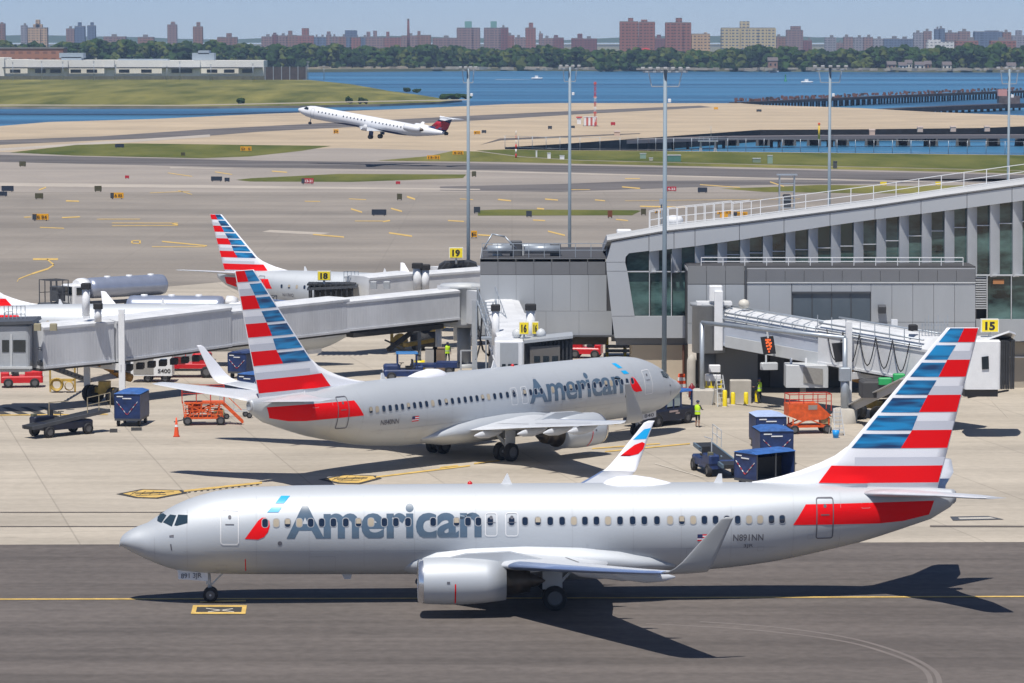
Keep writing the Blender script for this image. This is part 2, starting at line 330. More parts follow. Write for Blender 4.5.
# painted lines
ym = MB(); Z = 0.034
gline(ym, [(-200, 600.2), (211, 599.4), (512, 598.8), (1200, 596.5)], 0.6, Z)                      # centre line of the near taxiway
for l in ([(0, 0)],): pass
for a, b_, t in (((39, 190), (46, 187.5), 1), ((66, 201), (79, 201.4), 1), ((24, 217.4), (31, 217.2), .7), ((62, 217.8), (80, 217), .9), ((40, 227.5), (64, 228.5), .6), ((97, 219.3), (140, 219.3), .45), ((112, 223.2), (178, 223.2), .45), ((112, 226), (178, 225.6), .45),
                 ((162, 241.6), (207, 246), .9), ((152, 247), (205, 247), .5), ((178, 190.6), (192, 194.6), .5), ((150, 193), (190, 191.4), .35), ((168, 173), (192, 176.5), .5), ((215, 172), (232, 174.6), .6),
                 ((272, 171.3), (287, 172.4), .8), ((305, 201.4), (320, 201.6), .5), ((351, 209), (362, 212.4), 1.1), ((391, 208.6), (402, 211.6), 1.1), ((383, 221.8), (390, 220.7), 1), ((355, 221.2), (383, 221.2), .5), ((313, 234.6), (344, 237.3), .9),
                 ((389, 233), (412, 236.4), 1.1), ((407, 196.8), (415, 199.4), 1.3), ((349, 199), (366, 199.8), .5), ((478, 235), (491, 235.8), 1), ((498, 199.6), (511, 201), 1), ((460, 199), (473, 199.8), .5), ((545, 199.2), (558, 200.3), .9), ((537, 208.6), (544, 209.2), 1.1),
                 ((533, 220.2), (545, 220.8), .8), ((448, 220.8), (464, 221.6), .8), ((595, 200), (605, 201), .8), ((548, 231.4), (565, 235.6), 1.1), ((616, 219.6), (628, 220.8), .8), ((625, 178.8), (640, 178.8), .6), ((622, 187), (640, 188.6), .9), ((569, 189.8), (590, 189.8), .4), ((700, 184.8), (740, 187.6), .6), ((770, 182), (784, 186.6), .8),
                 ((640, 206.5), (687, 207.5), 1.0), ((625, 201), (800, 199), .25), ((0, 0), (0, 0), 0)):
    if t: gline(ym, [a, b_], t * .62, Z)
gline(ym, [(33, 259.4), (58, 259.4)], 0.9, Z); gline(ym, [(47, 259.6), (54, 265), (48, 269), (32, 274)], 0.8, Z); gline(ym, [(32, 274), (19, 279), (17, 282)], 0.5, Z)
gline(ym, [(132, 241), (140, 240.6), (140, 243.8), (132, 243.4), (132, 241)], 0.4, Z)
gline(ym, [(172, 223.5), (178, 225)], 0.8, Z)
# yellow hatched boxes by the gate aircraft
for (x, y, wd) in ((118, 494, 64), (320, 479.5, 56)): gpoly(ym, [(x + 5, y + 0.2), (x + 26, y - 3.8), (x + wd - 3, y - 2.9), (x + wd, y - 0.7), (x + 38, y + 4.1), (x + 20, y + 3.6)], Z)
gline(ym, [(184, 491.5), (262, 483)], 0.9, Z); gline(ym, [(376, 477.5), (470, 466)], 0.7, Z); gline(ym, [(605, 452), (690, 444)], 0.6, Z)
gline(ym, [(440, 468), (458, 466)], 0.6, Z); gline(ym, [(474, 464), (500, 461)], 0.6, Z); gline(ym, [(592, 449), (660, 444)], 0.5, Z)
# box marking under the nose wheel
for l in ([(193, 606.8), (246, 606.8)], [(191, 613.8), (245, 613.8)]): gline(ym, l, 0.9, Z + .006)
for q in ([(193, 606), (197.5, 606), (195.5, 614.6), (191, 614.6)], [(242.5, 606), (247, 606), (245.4, 614.6), (241, 614.6)]): gpoly(ym, q, Z + .007)
gline(ym, [(200, 602.6), (246, 601.4)], 0.8, Z + .006)
tag(ym.build('painted_lines', MARK), kind='structure')
km = MB()
for q in ([(197.5, 607.5), (242.5, 607.5), (241, 613), (195.5, 613)], [(241, 600.4), (247, 600.2), (246, 604.2), (240, 604.2)]): gpoly(km, q, Z)
for k in range(12): x = 188 + k * 6.2; gline(km, [(x, 491.9 - k * 0.68), (x + 2.6, 491.6 - k * 0.68)], 1.2, Z - 0.006)
for (x, y, wd) in ((118, 494, 64), (320, 479.5, 56)): gpoly(km, [(x - 2, y + 0.4), (x + 24, y - 4.6), (x + wd, y - 3.6), (x + wd + 6, y - 0.6), (x + 40, y + 5), (x + 18, y + 4.4)], Z - .008)
for k in range(4): gpoly(km, [(2 + k * 18 - 18, 408.2 + -0.4 * k), (9 + k * 18 - 18, 407.6), (29 + k * 18 - 18, 414.6), (21 + k * 18 - 18, 415.2)], 0.03)
for (x, y, wd) in ((118, 494, 64), (320, 479.5, 56)):
    for k in range(4): gline(km, [(x + 20 + k * 8, y - 2.6 + .2 * k), (x + 12 + k * 9.5, y + 1.6)], .22, Z + .006); gline(km, [(x + 17 + k * 7, y + .6 - .3 * k), (x + 26 + k * 7, y + .2 - .3 * k)], .3, Z + .006)
    gline(km, [(x + 14, y - .4), (x + wd - 8, y - 1.6)], .25, Z + .006); gline(km, [(x + 18, y + 2.2), (x + wd - 16, y + 1.2)], .25, Z + .006)
tag(km.build('black_marking', MARKK), kind='structure')
wk = MB()
for l in ([(-60, 416), (108, 414.6)],): gline(ym2 := MB(), l, 0.5, Z); tag(ym2.build('painted_lines', MARK), kind='structure')
gline(wk, [(655, 464), (704, 478)], 0.35, Z); gline(wk, [(983, 392), (1008, 418)], 0.25, Z)
gline(wk, [(207, 601.2), (214, 602.2)], 0.2, Z + .012); gline(wk, [(208, 612.6), (233, 609.4)], 0.3, Z + .004); gline(wk, [(206, 609), (234, 612.6)], 0.3, Z + .004)
tag(wk.build('painted_lines', mat('pale_marking', (0.55, 0.5, 0.42), 0.8)), kind='structure')
# curved tyre marks on the near taxiway
tm = MB()
for o_ in (0, 9):
    pl = [(700 - o_ * 6, 622 + o_ * .2), (780 - o_ * 3, 628 + o_ * .25), (850 - o_, 638.5 + o_ * .3), (900 - o_, 653 + o_ * .2), (930 - o_, 668), (939 - o_, 680), (936 - o_, 692), (915 - o_, 705)]
    q = []
    for k in range(len(pl) - 1):
        p0, p1, p2, p3 = pl[max(k - 1, 0)], pl[k], pl[k + 1], pl[min(k + 2, len(pl) - 1)]
        for j in range(6):
            t_ = j / 6; q.append(tuple(.5 * (2 * p1[i] + (p2[i] - p0[i]) * t_ + (2 * p0[i] - 5 * p1[i] + 4 * p2[i] - p3[i]) * t_ ** 2 + (3 * p1[i] - p0[i] - 3 * p2[i] + p3[i]) * t_ ** 3) for i in (0, 1)))
    ws = [G(*p_) for p_ in q]
    for u, v in zip(ws[:-1], ws[1:]):
        n_ = (v - u).normalized(); s_ = Vector((-n_.y, n_.x, 0)) * .11; tm.add([(u - s_).to_tuple()[:2] + (.018,), (v - s_).to_tuple()[:2] + (.018,), (v + s_).to_tuple()[:2] + (.018,), (u + s_).to_tuple()[:2] + (.018,)], [(0, 1, 2, 3)])
tag(tm.build('tyre_mark', mat('tyre_mark', (0.172, 0.149, 0.134), 0.8, var=.1, scale=.5)), kind='structure')
# service pit covers on the apron near the tail
m = MB(); m.m = 0; gpoly(m, [(950, 517), (988, 516.4), (1004, 519.8), (953, 521)], 0.03); m.m = 1; gpoly(m, [(958, 518.2), (990, 517.6), (996, 519.2), (960, 519.8)], 0.036)
tag(m.build('pit_cover', [DGREY, CONC]), kind='structure')
# ---------------- grass spit across the inlet, left
def slab(name, pts, z, mats, depth=4, mound=0.0):
    vs = [G(x, y, z) for x, y in pts]; b = MB(); b.m = 0
    c = sum(vs, Vector()) / len(vs); n_ = len(vs)
    b.smooth = True
    inner = [v.lerp(c, 0.35) + Vector((0, 0, mound)) for v in vs]; cc = c + Vector((0, 0, mound))
    b.add(vs + inner + [cc], [(i, (i + 1) % n_, n_ + (i + 1) % n_, n_ + i) for i in range(n_)] + [(n_ + i, n_ + (i + 1) % n_, 2 * n_) for i in range(n_)])
    b.smooth = False; b.m = 1; lo = [v - Vector((0, 0, depth)) for v in vs]
    b.add(vs + lo, [(i, (i + 1) % n_, n_ + (i + 1) % n_, n_ + i) for i in range(n_)])
    return b.build(name, mats)
ROCK = mat('shore_rock', (0.30, 0.25, 0.19), 0.95, var=0.5, scale=0.06, col2=(0.34, 0.29, 0.24))
tag(slab('grass_spit', [(-500, 106.5), (-60, 106.5), (100, 106.6), (200, 106.4), (300, 105.6), (380, 104.2), (440, 101.8), (462, 99.6), (440, 98.2), (420, 95), (390, 91), (350, 84), (310, 80), (200, 79), (-100, 79), (-500, 79)], -2.3, [GRASS2, ROCK], 4, 2.0), kind='structure')
b_ = MB(); gline(b_, [(-200, 105.6), (0, 105.4), (180, 105.8), (260, 104.2), (330, 102.6), (470, 100)], 0.5, 0.15); tag(b_.build('gravel_path', mat('gravel', (0.33, 0.29, 0.23), 0.9, var=0.2)), kind='structure')
# far shore land
m = MB(); m.prism([(-1500, 2560), (-160, 2600), (0, 2700), (200, 2650), (420, 2560), (1500, 2500), (4000, 8500), (-4000, 8500)], -4, -1.0)
tag(m.build('far_shore', mat('shore_soil', (0.16, 0.15, 0.08), 0.95, var=0.4, scale=0.01)), kind='structure')
# low hills on the horizon
m = MB(); rnd = random.Random(4)
for k in range(26):
    x = -1900 + k * 150; h = 7 + 4 * math.sin(k * 1.3) + rnd.random() * 3
    m.lathe([(0.0, 260), (h * 0.6, 190), (h, 90), (h + 2, 0.1)], 10, (x, 7300, 6), 'Z')
tag(m.build('hills', mat('hill_green', (0.05, 0.08, 0.04), 0.95)), kind='structure')
# tree belt on the far shore: one mass of crowns
rnd = random.Random(7); tm = MB()
def crown(mb, c, rx, rz_, n=9, rnd=rnd):
    """ragged clump: displaced low sphere"""
    lat = 5; lon = 8; vs = [Vector(c) + Vector((0, 0, rz_ * (1 + rnd.uniform(-.2, .3))))]
    for i in range(1, lat):
        for j in range(lon):
            th = PI * i / lat; ph = 2 * PI * (j + rnd.uniform(-.35, .35)) / lon; k = rnd.uniform(0.62, 1.25)
            vs.append(Vector(c) + Vector((rx * k * math.sin(th) * math.cos(ph), rx * k * math.sin(th) * math.sin(ph), rz_ * k * math.cos(th))))
    vs.append(Vector(c) - Vector((0, 0, rz_)))
    fs = [(0, 1 + j, 1 + (j + 1) % lon) for j in range(lon)]
    for i in range(lat - 2):
        for j in range(lon): a = 1 + i * lon; b2 = a + lon; fs.append((a + j, b2 + j, b2 + (j + 1) % lon, a + (j + 1) % lon))
    l = 1 + (lat - 2) * lon; fs += [(l + j, len(vs) - 1, l + (j + 1) % lon) for j in range(lon)]
    mb.add(vs, fs)
def treetop(px):
    for (a, ya), (b2, yb) in zip(TT[:-1], TT[1:]):
        if a <= px <= b2: return ya + (yb - ya) * (px - a) / (b2 - a)
    return 46
TT = [(-400, 42), (40, 43), (130, 41), (200, 43), (260, 44), (330, 46), (480, 47), (540, 47.5), (600, 49), (700, 50), (760, 47), (860, 50), (900, 46.5), (960, 45.5), (1010, 46), (1024, 47), (1500, 46)]
for k in range(5200):
    px = rnd.uniform(-160, 1190); row = rnd.random(); D = 2640 + row * 260 + (60 if 300 < px < 600 else 0)
    if px > 850: D += 0
    top = ZD(treetop(px) + rnd.uniform(-1.2, 3.0), D) - rnd.random() ** 1.4 * (1 - row) * 11 + (2.2 * math.sin(px * .21) + 1.6 * math.sin(px * .057 + 2)) * .6
    r_ = rnd.uniform(1.3, 4.3); x = XD(px, D); tm.m = 0 if rnd.random() < .45 else (1 if rnd.random() < .55 else 2)
    z = max(1.0, top - r_)
    crown(tm, (x, D, z), r_ * 1.15, r_ * rnd.uniform(.8, 1.1))
    if rnd.random() < .5: crown(tm, (x + rnd.uniform(-4, 4), D - 6, max(0.5, z - r_ * 1.3)), r_ * 1.2, r_)
    if rnd.random() < .3: crown(tm, (x + rnd.uniform(-4, 4), D - 10, 1.0), r_ * .8, r_ * .7)
T0 = mat('foliage_mid', (0.030, 0.060, 0.014), 0.9, var=0.4, scale=0.12, spec=0.1); T1 = mat('foliage_dark', (0.018, 0.038, 0.012), 0.9, var=0.4, scale=0.12, spec=0.1); T2 = mat('foliage_light', (0.07, 0.09, 0.022), 0.9, var=0.4, scale=0.12, spec=0.1)
tag(tm.build('shore_woods', [T0, T1, T2], fixn=False), kind='stuff')
sb = MB()
for k in range(230):
    px = rnd.uniform(-60, 1090); D = 2585 + rnd.uniform(-6, 14) + (70 if 250 < px < 640 else 0); sb.box((XD(px, D), D, -1.2 + rnd.random()), (rnd.uniform(2, 10), 4, rnd.uniform(1, 2.2)), rnd.random())
tag(sb.build('shore_rocks', mat('pale_rock', (0.36, 0.31, 0.24), .9, var=.3, scale=.1)), kind='stuff')
# bushes on the spit's tip (countable)
GB = mat('bush_green', (0.022, 0.045, 0.012), 0.9, var=0.4, scale=0.4, spec=0.1)
def bush(px, py, rx, rz_, label):
    c = G(px, py, -1); r2 = random.Random(int(px)); bm_ = MB()
    for k in range(7): crown(bm_, (r2.uniform(-.7, .7) * rx, r2.uniform(-.5, .5) * rx, rz_ * r2.uniform(.35, .9)), rx * .5, rz_ * .5, rnd=r2)
    o = bm_.build('bush', GB, loc=c); tag(o, label, 'bush', 'bushes on the grass spit')
for a in ((348.5, 103.4, 1.6, 2.0, 'dark round bush on the grass spit shore, the left of the close pair'), (363, 103.8, 1.8, 1.8, 'dark round bush on the grass spit shore, the right of the close pair'),
          (407, 91.6, 2.2, 1.4, 'small bush on the far edge of the grass spit beside the water'), (418, 92.8, 2.2, 1.4, 'small bush on the far edge of the spit, nearer its tip'),
          (447, 99.3, 4.6, 1.7, 'wide low bush near the tip of the grass spit'), (462, 98.8, 3.5, 1.5, 'low bush at the very tip of the grass spit'), (240, 103.8, 2.2, 1.6, 'low bush at the left on the grass spit shore')): bush(*a)
# ================================================================ FAR SKYLINE
def facade(name, wall, win, wx=4.0, wz=3.0, fr=0.42):
    if name in MATS: return MATS[name]
    m = bpy.data.materials.new(name); m.use_nodes = True; n = m.node_tree; p = n.nodes['Principled BSDF']; p.inputs['Roughness'].default_value = 0.8
    tc = n.nodes.new('ShaderNodeTexCoord'); sx = n.nodes.new('ShaderNodeSeparateXYZ'); ad = n.nodes.new('ShaderNodeMath'); ad.operation = 'ADD'; cx = n.nodes.new('ShaderNodeCombineXYZ')
    n.links.new(tc.outputs['Object'], sx.inputs[0]); n.links.new(sx.outputs[0], ad.inputs[0]); n.links.new(sx.outputs[1], ad.inputs[1]); n.links.new(ad.outputs[0], cx.inputs[0]); n.links.new(sx.outputs[2], cx.inputs[1])
    bk = n.nodes.new('ShaderNodeTexBrick'); bk.offset = 0; bk.inputs['Scale'].default_value = 1; bk.inputs['Brick Width'].default_value = wx; bk.inputs['Row Height'].default_value = wz
    bk.inputs['Mortar Size'].default_value = wz * (1 - fr) / 2; bk.inputs['Mortar Smooth'].default_value = 0
    bk.inputs['Color1'].default_value = (*win, 1); bk.inputs['Color2'].default_value = (*[c * .7 for c in win], 1); bk.inputs['Mortar'].default_value = (*wall, 1)
    n.links.new(cx.outputs[0], bk.inputs['Vector']); n.links.new(bk.outputs[0], p.inputs['Base Color']); MATS[name] = m; return m
FCOL = {'tan': ((0.50, 0.34, 0.20), (0.13, 0.11, 0.10)), 'brown': ((0.25, 0.135, 0.095), (0.09, 0.07, 0.07)), 'red': ((0.28, 0.12, 0.09), (0.10, 0.06, 0.06)), 'dred': ((0.19, 0.07, 0.06), (0.07, 0.045, 0.05)),
        'blue': ((0.12, 0.16, 0.24), (0.06, 0.08, 0.13)), 'grey': ((0.27, 0.26, 0.29), (0.12, 0.12, 0.15)), 'mauve': ((0.26, 0.17, 0.15), (0.10, 0.08, 0.11)), 'white': ((0.62, 0.62, 0.62), (0.3, 0.32, 0.36)), 'cream': ((0.50, 0.42, 0.26), (0.08, 0.13, 0.22))}
FNAME = {'tan': 'tan', 'brown': 'brown brick', 'red': 'red brick', 'dred': 'dark red brick', 'blue': 'blue grey', 'grey': 'pale grey', 'mauve': 'dusky brown', 'white': 'white', 'cream': 'cream and blue striped'}
ROOF = mat('flat_roof', (0.2, 0.19, 0.19), 0.9)
TANKG = mat('green_roof_house', (0.16, 0.34, 0.30), 0.8)
def tower(x0, x1, yt, col, label, D=4300, cap=None, cap2=None, capm=None, depth=None, ybase=None, steps=None, rotk=0.35):
    xa, xb = XD(x0, D), XD(x1, D); wd = xb - xa; z1 = ZD(yt, D); dp = depth or min(max(wd * .6, 10), 22)
    z0 = 0.0 if ybase is None else ZD(ybase, D)
    wide = wd > 16
    t = thing('apartment_tower' if z1 - z0 > 26 and not (wd > (z1 - z0) * 2.2) else 'apartment_block', label, 'building', ((xa + xb) / 2, D, z0), 0, 'buildings of the far city skyline')
    h = z1 - z0; m = MB(); bays = max(1, round(wd / 9)); r2 = random.Random(int(x0 * 7))
    # stepped plan: alternate bays stand 2 m forward, as cross-plan towers do
    for k in range(bays):
        f = 2.4 * (k % 2) if bays > 1 else 0
        m.box((-wd / 2 + wd * (k + .5) / bays, dp / 2 - f / 2, h / 2), (wd / bays, dp + f, h))
    m.build('wall', facade('facade_' + col, *FCOL[col]), t)
    r_ = MB(); r_.box((0, dp / 2, h + .4), (wd * .98, dp * .96, .8))
    if not cap: r_.box((wd * r2.uniform(-.25, .25), dp / 2, h + 2), (min(6, wd * .3), 5, 3.2))
    r_.build('roof', ROOF, t)
    if cap:
        for (a, b2, y) in cap:
            ca, cb = XD(a, D), XD(b2, D); q = MB(); zt = ZD(y, D) - z0
            q.box(((ca + cb) / 2 - (xa + xb) / 2, dp / 2, (h + zt) / 2 + .4), (cb - ca, min(dp * .6, 9), zt - h)); q.build('roof_house', TANKG if capm == 'g' else facade('facade_' + col, *FCOL[col]), t)
    return t
ROW = [ # x0, x1, top, colour, caps, (D)
 (2, 8, 24, 'brown', [(4, 6, 22.5)]), (24, 30, 26, 'grey', None), (31, 50, 28, 'tan', [(36, 45, 24.5), (38.5, 42.5, 20)]), (69, 77, 29, 'mauve', None), (77.5, 87.6, 26.5, 'blue', [(80.5, 84, 22.5)]), (90, 98, 26, 'blue', [(93, 96, 22.5)]),
 (106, 128, 37, 'mauve', None), (140, 156, 37.5, 'brown', None), (169.6, 179, 25, 'mauve', [(173, 177, 22)]), (195, 204.6, 27, 'brown', [(198.5, 202, 22.5)]), (219, 238.7, 37.5, 'brown', [(228, 233, 33.5)]),
 (263, 274, 37, 'mauve', None), (273.5, 279, 35, 'dred', [(274.5, 277.5, 33)]), (279, 288, 36, 'mauve', None), (288.5, 298, 35.5, 'brown', [(289.5, 293.5, 31)]), (298, 315, 36, 'red', [(303, 310, 28.5)]), (315, 320, 37.5, 'blue', None),
 (320.5, 327, 37.6, 'blue', None), (327.3, 332.3, 35, 'mauve', [(328, 331.5, 31.8)]), (333, 339, 37, 'mauve', None), (339.5, 347, 37, 'brown', None), (347, 351.6, 37.4, 'blue', [(346, 358, 30.6)]), (352, 361.7, 37.6, 'red', None), (362, 369, 37.8, 'blue', None), (366.5, 384.4, 37.5, 'mauve', [(367.4, 371, 32), (374, 377.6, 31)]),
 (384.6, 401.8, 37.6, 'red', [(387, 390, 32)]), (402, 418, 36, 'mauve', None), (417, 431.6, 35.5, 'brown', [(418, 421, 31.3)]), (433, 457, 38.3, 'mauve', None), (457, 480.4, 28.2, 'mauve', [(465, 472, 21.6)]), (484, 507.7, 28.2, 'mauve', [(490.7, 496.8, 21.6)]), (501, 508.5, 28, 'dred', None),
 (504, 514.6, 35.6, 'red', None), (515, 525, 37.8, 'mauve', None), (525.2, 535.6, 28.2, 'red', [(528.7, 533, 23)]), (538.6, 542.7, 34, 'mauve', None), (543, 553, 38.6, 'mauve', None), (553, 563.5, 38, 'dred', [(553.6, 557.8, 35.4)]), (571, 583, 38.6, 'dred', [(577, 582, 34)]), (583, 596.5, 39, 'dred', None),
 (619, 637.6, 22, 'red', [(627.5, 632.5, 18.3)]), (638.2, 654, 22.4, 'red', [(640.4, 646.5, 20)]), (654.3, 664, 38.6, 'dred', [(656, 660, 35)]), (664.5, 690, 23, 'red', [(675, 681, 18.3)]), (690.6, 708.7, 34.4, 'tan', [(703, 706, 32.8)]), (720.4, 774, 28.4, 'cream', [(739, 748.4, 21.6)]),
 (784.6, 801, 30.4, 'mauve', [(789, 799, 26.4)]), (775, 784, 37.2, 'brown', None), (801.6, 810, 40.6, 'dred', None), (823, 834, 38, 'grey', None), (834.6, 841, 43, 'mauve', None), (841.5, 851, 37.4, 'mauve', None), (852, 861, 38, 'grey', None), (861.6, 870.6, 37.6, 'mauve', None), (871, 881, 39.4, 'grey', None), (881.6, 896.8, 39, 'blue', None),
 (897.2, 911, 39.4, 'blue', None), (911.2, 920.6, 33.2, 'grey', None), (921.2, 929, 31.6, 'mauve', None), (932, 936.4, 29.4, 'blue', None), (937, 942, 28.8, 'blue', None), (943, 954.5, 33, 'mauve', None), (955.7, 967, 31.8, 'mauve', None), (972, 999.6, 32, 'blue', [(983, 996, 30.8)]), (1000, 1008, 32.6, 'brown', None), (1009, 1024.5, 36, 'grey', [(1013, 1019, 30.6)]),
 (1026, 1060, 36, 'mauve', None), (-40, -12, 30, 'brown', None)]
ordn = lambda n_: f"{n_}{'th' if 10 <= n_ % 100 <= 20 else {1: 'st', 2: 'nd', 3: 'rd'}.get(n_ % 10, 'th')}"
vis = sorted([r_ for r_ in ROW if r_[1] > 0 and r_[0] < 1024], key=lambda r_: r_[0]); cnt = {}
for r_ in vis:
    x0, x1, yt, col, caps = r_; hi = yt < 31; wd = 'wide' if x1 - x0 > 14 else 'narrow'
    k = (wd, col, hi); cnt[k] = cnt.get(k, 0) + 1
tot = dict(cnt); cnt = {}
for r_ in vis:
    x0, x1, yt, col, caps = r_; hi = yt < 31; wd = 'wide' if x1 - x0 > 14 else 'narrow'; k = (wd, col, hi); cnt[k] = cnt.get(k, 0) + 1
    desc = f"{'tall' if hi else 'low'} {wd} {FNAME[col]} {'tower' if hi else 'block'}"
    lab = f"{desc} on the far skyline" if tot[k] == 1 else f"{ordn(cnt[k])} {desc} from the left on the far skyline"
    big = x0 in (619, 638.2, 664.5, 720.4, 690.6)
    tower(x0, x1, yt, col, lab, D=(3500 if big else 4300 + 37 * (int(x0) % 5)), cap=caps, capm='g' if x0 in (457, 484) else None)
tower(-40, -12, 30, 'brown', 'brown tower beyond the left edge of the skyline')
# chimney, satellite nearer buildings
ch = thing('chimney_stack', 'tall thin brick chimney rising above the far red brick blocks', 'chimney', (XD(409, 4200), 4200, 0))
m = MB(); m.tube((0, 0, 0), (0, 0, ZD(19, 4200)), 2.2, 1.2, 12); m.build('shaft', facade('facade_dred', *FCOL['dred']), ch)
m = MB(); m.tube((0, 0, ZD(19, 4200) - 1.0), (0, 0, ZD(18.7, 4200)), 1.5, 1.5, 12); m.build('rim', ROOF, ch)
t = thing('office_building', 'long white low building above the trees at the far right', 'building', (XD(939, 3500), 3500, 0)); m = MB(); m.box((0, 0, ZD(42, 3500) / 2), (30 * 1.0, 14, ZD(42, 3500))); m.box((-8, 0, ZD(39.5, 3500) / 2), (12, 12, ZD(39.5, 3500))); m.build('wall', facade('facade_white', *FCOL['white']), t)
m = MB(); m.box((9, 0, ZD(41.3, 3500)), (9, 10, 1.2)); m.build('roof', ROOF, t)
for x0, x1, y0, lab in ((953, 975, 41, 'low red brick block beside the white building at the far right'), (988, 1013, 41, 'low red brick block at the far right end of the skyline')):
    tower(x0, x1, y0, 'red', lab, D=3400)
t = thing('church_roof', 'red domed roof among the trees between the two tall red towers', 'building', (XD(645, 3000), 3000, 0)); m = MB(); m.box((0, 0, 6), (14, 10, 12)); m.build('wall', facade('facade_red', *FCOL['red']), t)
m = MB(); m.lathe([(0, 6.5), (1.5, 5.8), (3.0, 3.6), (3.8, .1)], 14, (0, 0, ZD(49.5, 3000) - 2.4), 'Z'); m.build('roof', RED, t)
# shore houses at the right
hr = random.Random(3); HW = mat('house_white', (0.6, 0.58, 0.54), .8); HB = mat('house_brick', (0.3, 0.17, 0.12), .8); HR = mat('house_roof', (0.13, 0.11, 0.11), .85)
def house(px, D, wd, h, wallm, label):
    wd *= .7; h *= .62; D += 18
    t = thing('shore_house', label, 'house', (XD(px, D), D, -1.0), 0, 'houses on the far shore')
    m = MB(); m.box((0, 0, h / 2), (wd, 8, h)); m.build('wall', wallm, t)
    m = MB(); m.extr([(-wd / 2 - .4, -4.4, h), (-wd / 2 - .4, 4.4, h), (-wd / 2 - .4, 0, h + 2.6)], (wd + .8, 0, 0)); m.build('roof', HR, t)
    for k in range(max(2, int(wd / 4))):
        m = MB(); m.box((-wd / 2 + (k + .5) * wd / max(2, int(wd / 4)), -4.05, h * .55), (1.3, .12, 1.6)); m.build('window', GLASS, t)
for a in ((889, 2600, 9, 5.5, HB, 'small brick house on the far shore, leftmost of the shore houses'), (900, 2595, 8, 4.5, HW, 'white house on the far shore right of the small brick house'), (906, 2606, 7, 7, HW, 'taller white house on the far shore, third from the left'), (917, 2596, 10, 5, HW, 'wide white house in the middle of the shore houses'),
          (925, 2600, 7, 6, HB, 'brick house on the far shore right of the wide white one'), (944, 2598, 9, 5, HW, 'lone white house on the far shore below the right hand trees'), (771, 2610, 10, 10, HB, 'brick house half hidden by trees on the far shore, right of the striped block'), (952, 2640, 12, 11, HW, 'white house high among the trees at the far right'), (1008, 2600, 9, 4, HW, 'white shed on the far shore at the right edge')): house(*a)
# ---------------- white facility on the far side of the spit
fac = thing('flat_roofed_facility', 'long white flat roofed building row behind the grass spit at the far left', 'building', (XD(110, 2010), 2010, 0))
FW = mat('facility_white', (0.78, 0.76, 0.70), .7, var=.12, scale=.03); FD = mat('facility_dark', (0.06, 0.065, 0.07), .7)
xs = [(-60, 9, 57.5), (9, 32, 59.5), (32, 72, 60), (72, 108, 60), (108, 118, 60), (118, 165, 60.2), (165, 203, 60.4), (203, 241, 60.4), (241, 266, 60.4)]
for i, (a, b2, y) in enumerate(xs):
    m = MB(); xa, xb = XD(a, 2010) - fac.location.x, XD(b2, 2010) - fac.location.x; zt = ZD(y, 2010)
    m.box(((xa + xb) / 2, 8 + (i % 2) * 1.5, zt / 2), (xb - xa, 30, zt)); m.build('wall', FW, fac)
m = MB(); m.box(((XD(8, 2010) + XD(265, 2010)) / 2 - fac.location.x, -9, ZD(67.6, 2010)), (XD(265, 2010) - XD(8, 2010), 4, .7)); m.build('dark_canopy', FD, fac)
for px in (20, 45, 60, 80, 96, 128, 150, 180, 190, 215, 232, 250):
    m = MB(); m.box((XD(px, 2010) - fac.location.x, -8.1, ZD(71, 2010)), (6, .4, 2.0)); m.build('window_band', FD, fac)
for a, b2, y0, y1 in ((62, 86, 53, 58), (64, 84, 57, 60), (194, 216, 53, 60), (200, 211, 50.5, 54), (120, 170, 59, 60.5)):
    m = MB(); xa, xb = XD(a, 2010) - fac.location.x, XD(b2, 2010) - fac.location.x; m.box(((xa + xb) / 2, 6, (ZD(y0, 2010) + ZD(y1, 2010)) / 2), (xb - xa, 12, ZD(y0, 2010) - ZD(y1, 2010))); m.build('rooftop_unit', mat('facility_blue', (0.30, 0.36, 0.42), .7), fac)
t = thing('brick_hall', 'long low red brick hall behind the white facility at the far left', 'building', (XD(22, 2150), 2150, 0)); m = MB(); m.box((0, 0, ZD(48.5, 2150) / 2), (XD(52, 2150) - XD(-40, 2150), 20, ZD(48.5, 2150))); m.build('wall', facade('facade_hall', (0.36, 0.17, 0.11), (0.24, 0.12, 0.09), 5, 4), t)
m = MB(); m.box((0, 0, ZD(48, 2150)), (XD(52, 2150) - XD(-40, 2150) + 1, 21, .8)); m.build('roof', ROOF, t)
m = MB(); m.box((XD(40, 2020), 1985, .6), (XD(306, 2020) - XD(-230, 2020), .3, 2.2)); o = m.build('perimeter_fence', mat('fence_mesh', (0.12, 0.12, 0.08), .9, var=.3, scale=.3, stretch=(3, 1, 1))); tag(o, 'long dark chain fence in front of the white facility', 'fence')
o.data.transform(Matrix.Translation((-0, 0, 0)))
t = thing('dark_screen_wall', 'dark brown screen wall at the right end of the white facility', 'wall', (XD(287, 1960), 1960, 0)); m = MB(); m.box((0, 0, 3.5), (24, .6, 7)); m.build('panel', mat('screen_brown', (0.07, 0.055, 0.05), .9, var=.3, scale=.5), t)
for k in range(6): m = MB(); m.box((-11.5 + k * 4.6, -.5, 3.7), (.4, .4, 7.6)); m.build('post', STEEL, t)
def lamp(px, py, ytop, z=0.0, label='', r=.16, group='light poles along the facility fence', name='light_pole'):
    g = G(px, py, z); h = ZD(ytop, g.y) - z; t = thing(name, label, 'lamp post', g, 0, group)
    m = MB(); m.tube((0, 0, 0), (0, 0, h), r, r * .7, 8); m.build('pole', STEEL, t)
    m = MB(); m.box((0, -.4, h), (1.6, .5, .25)); m.build('lamp_head', LGREY, t)
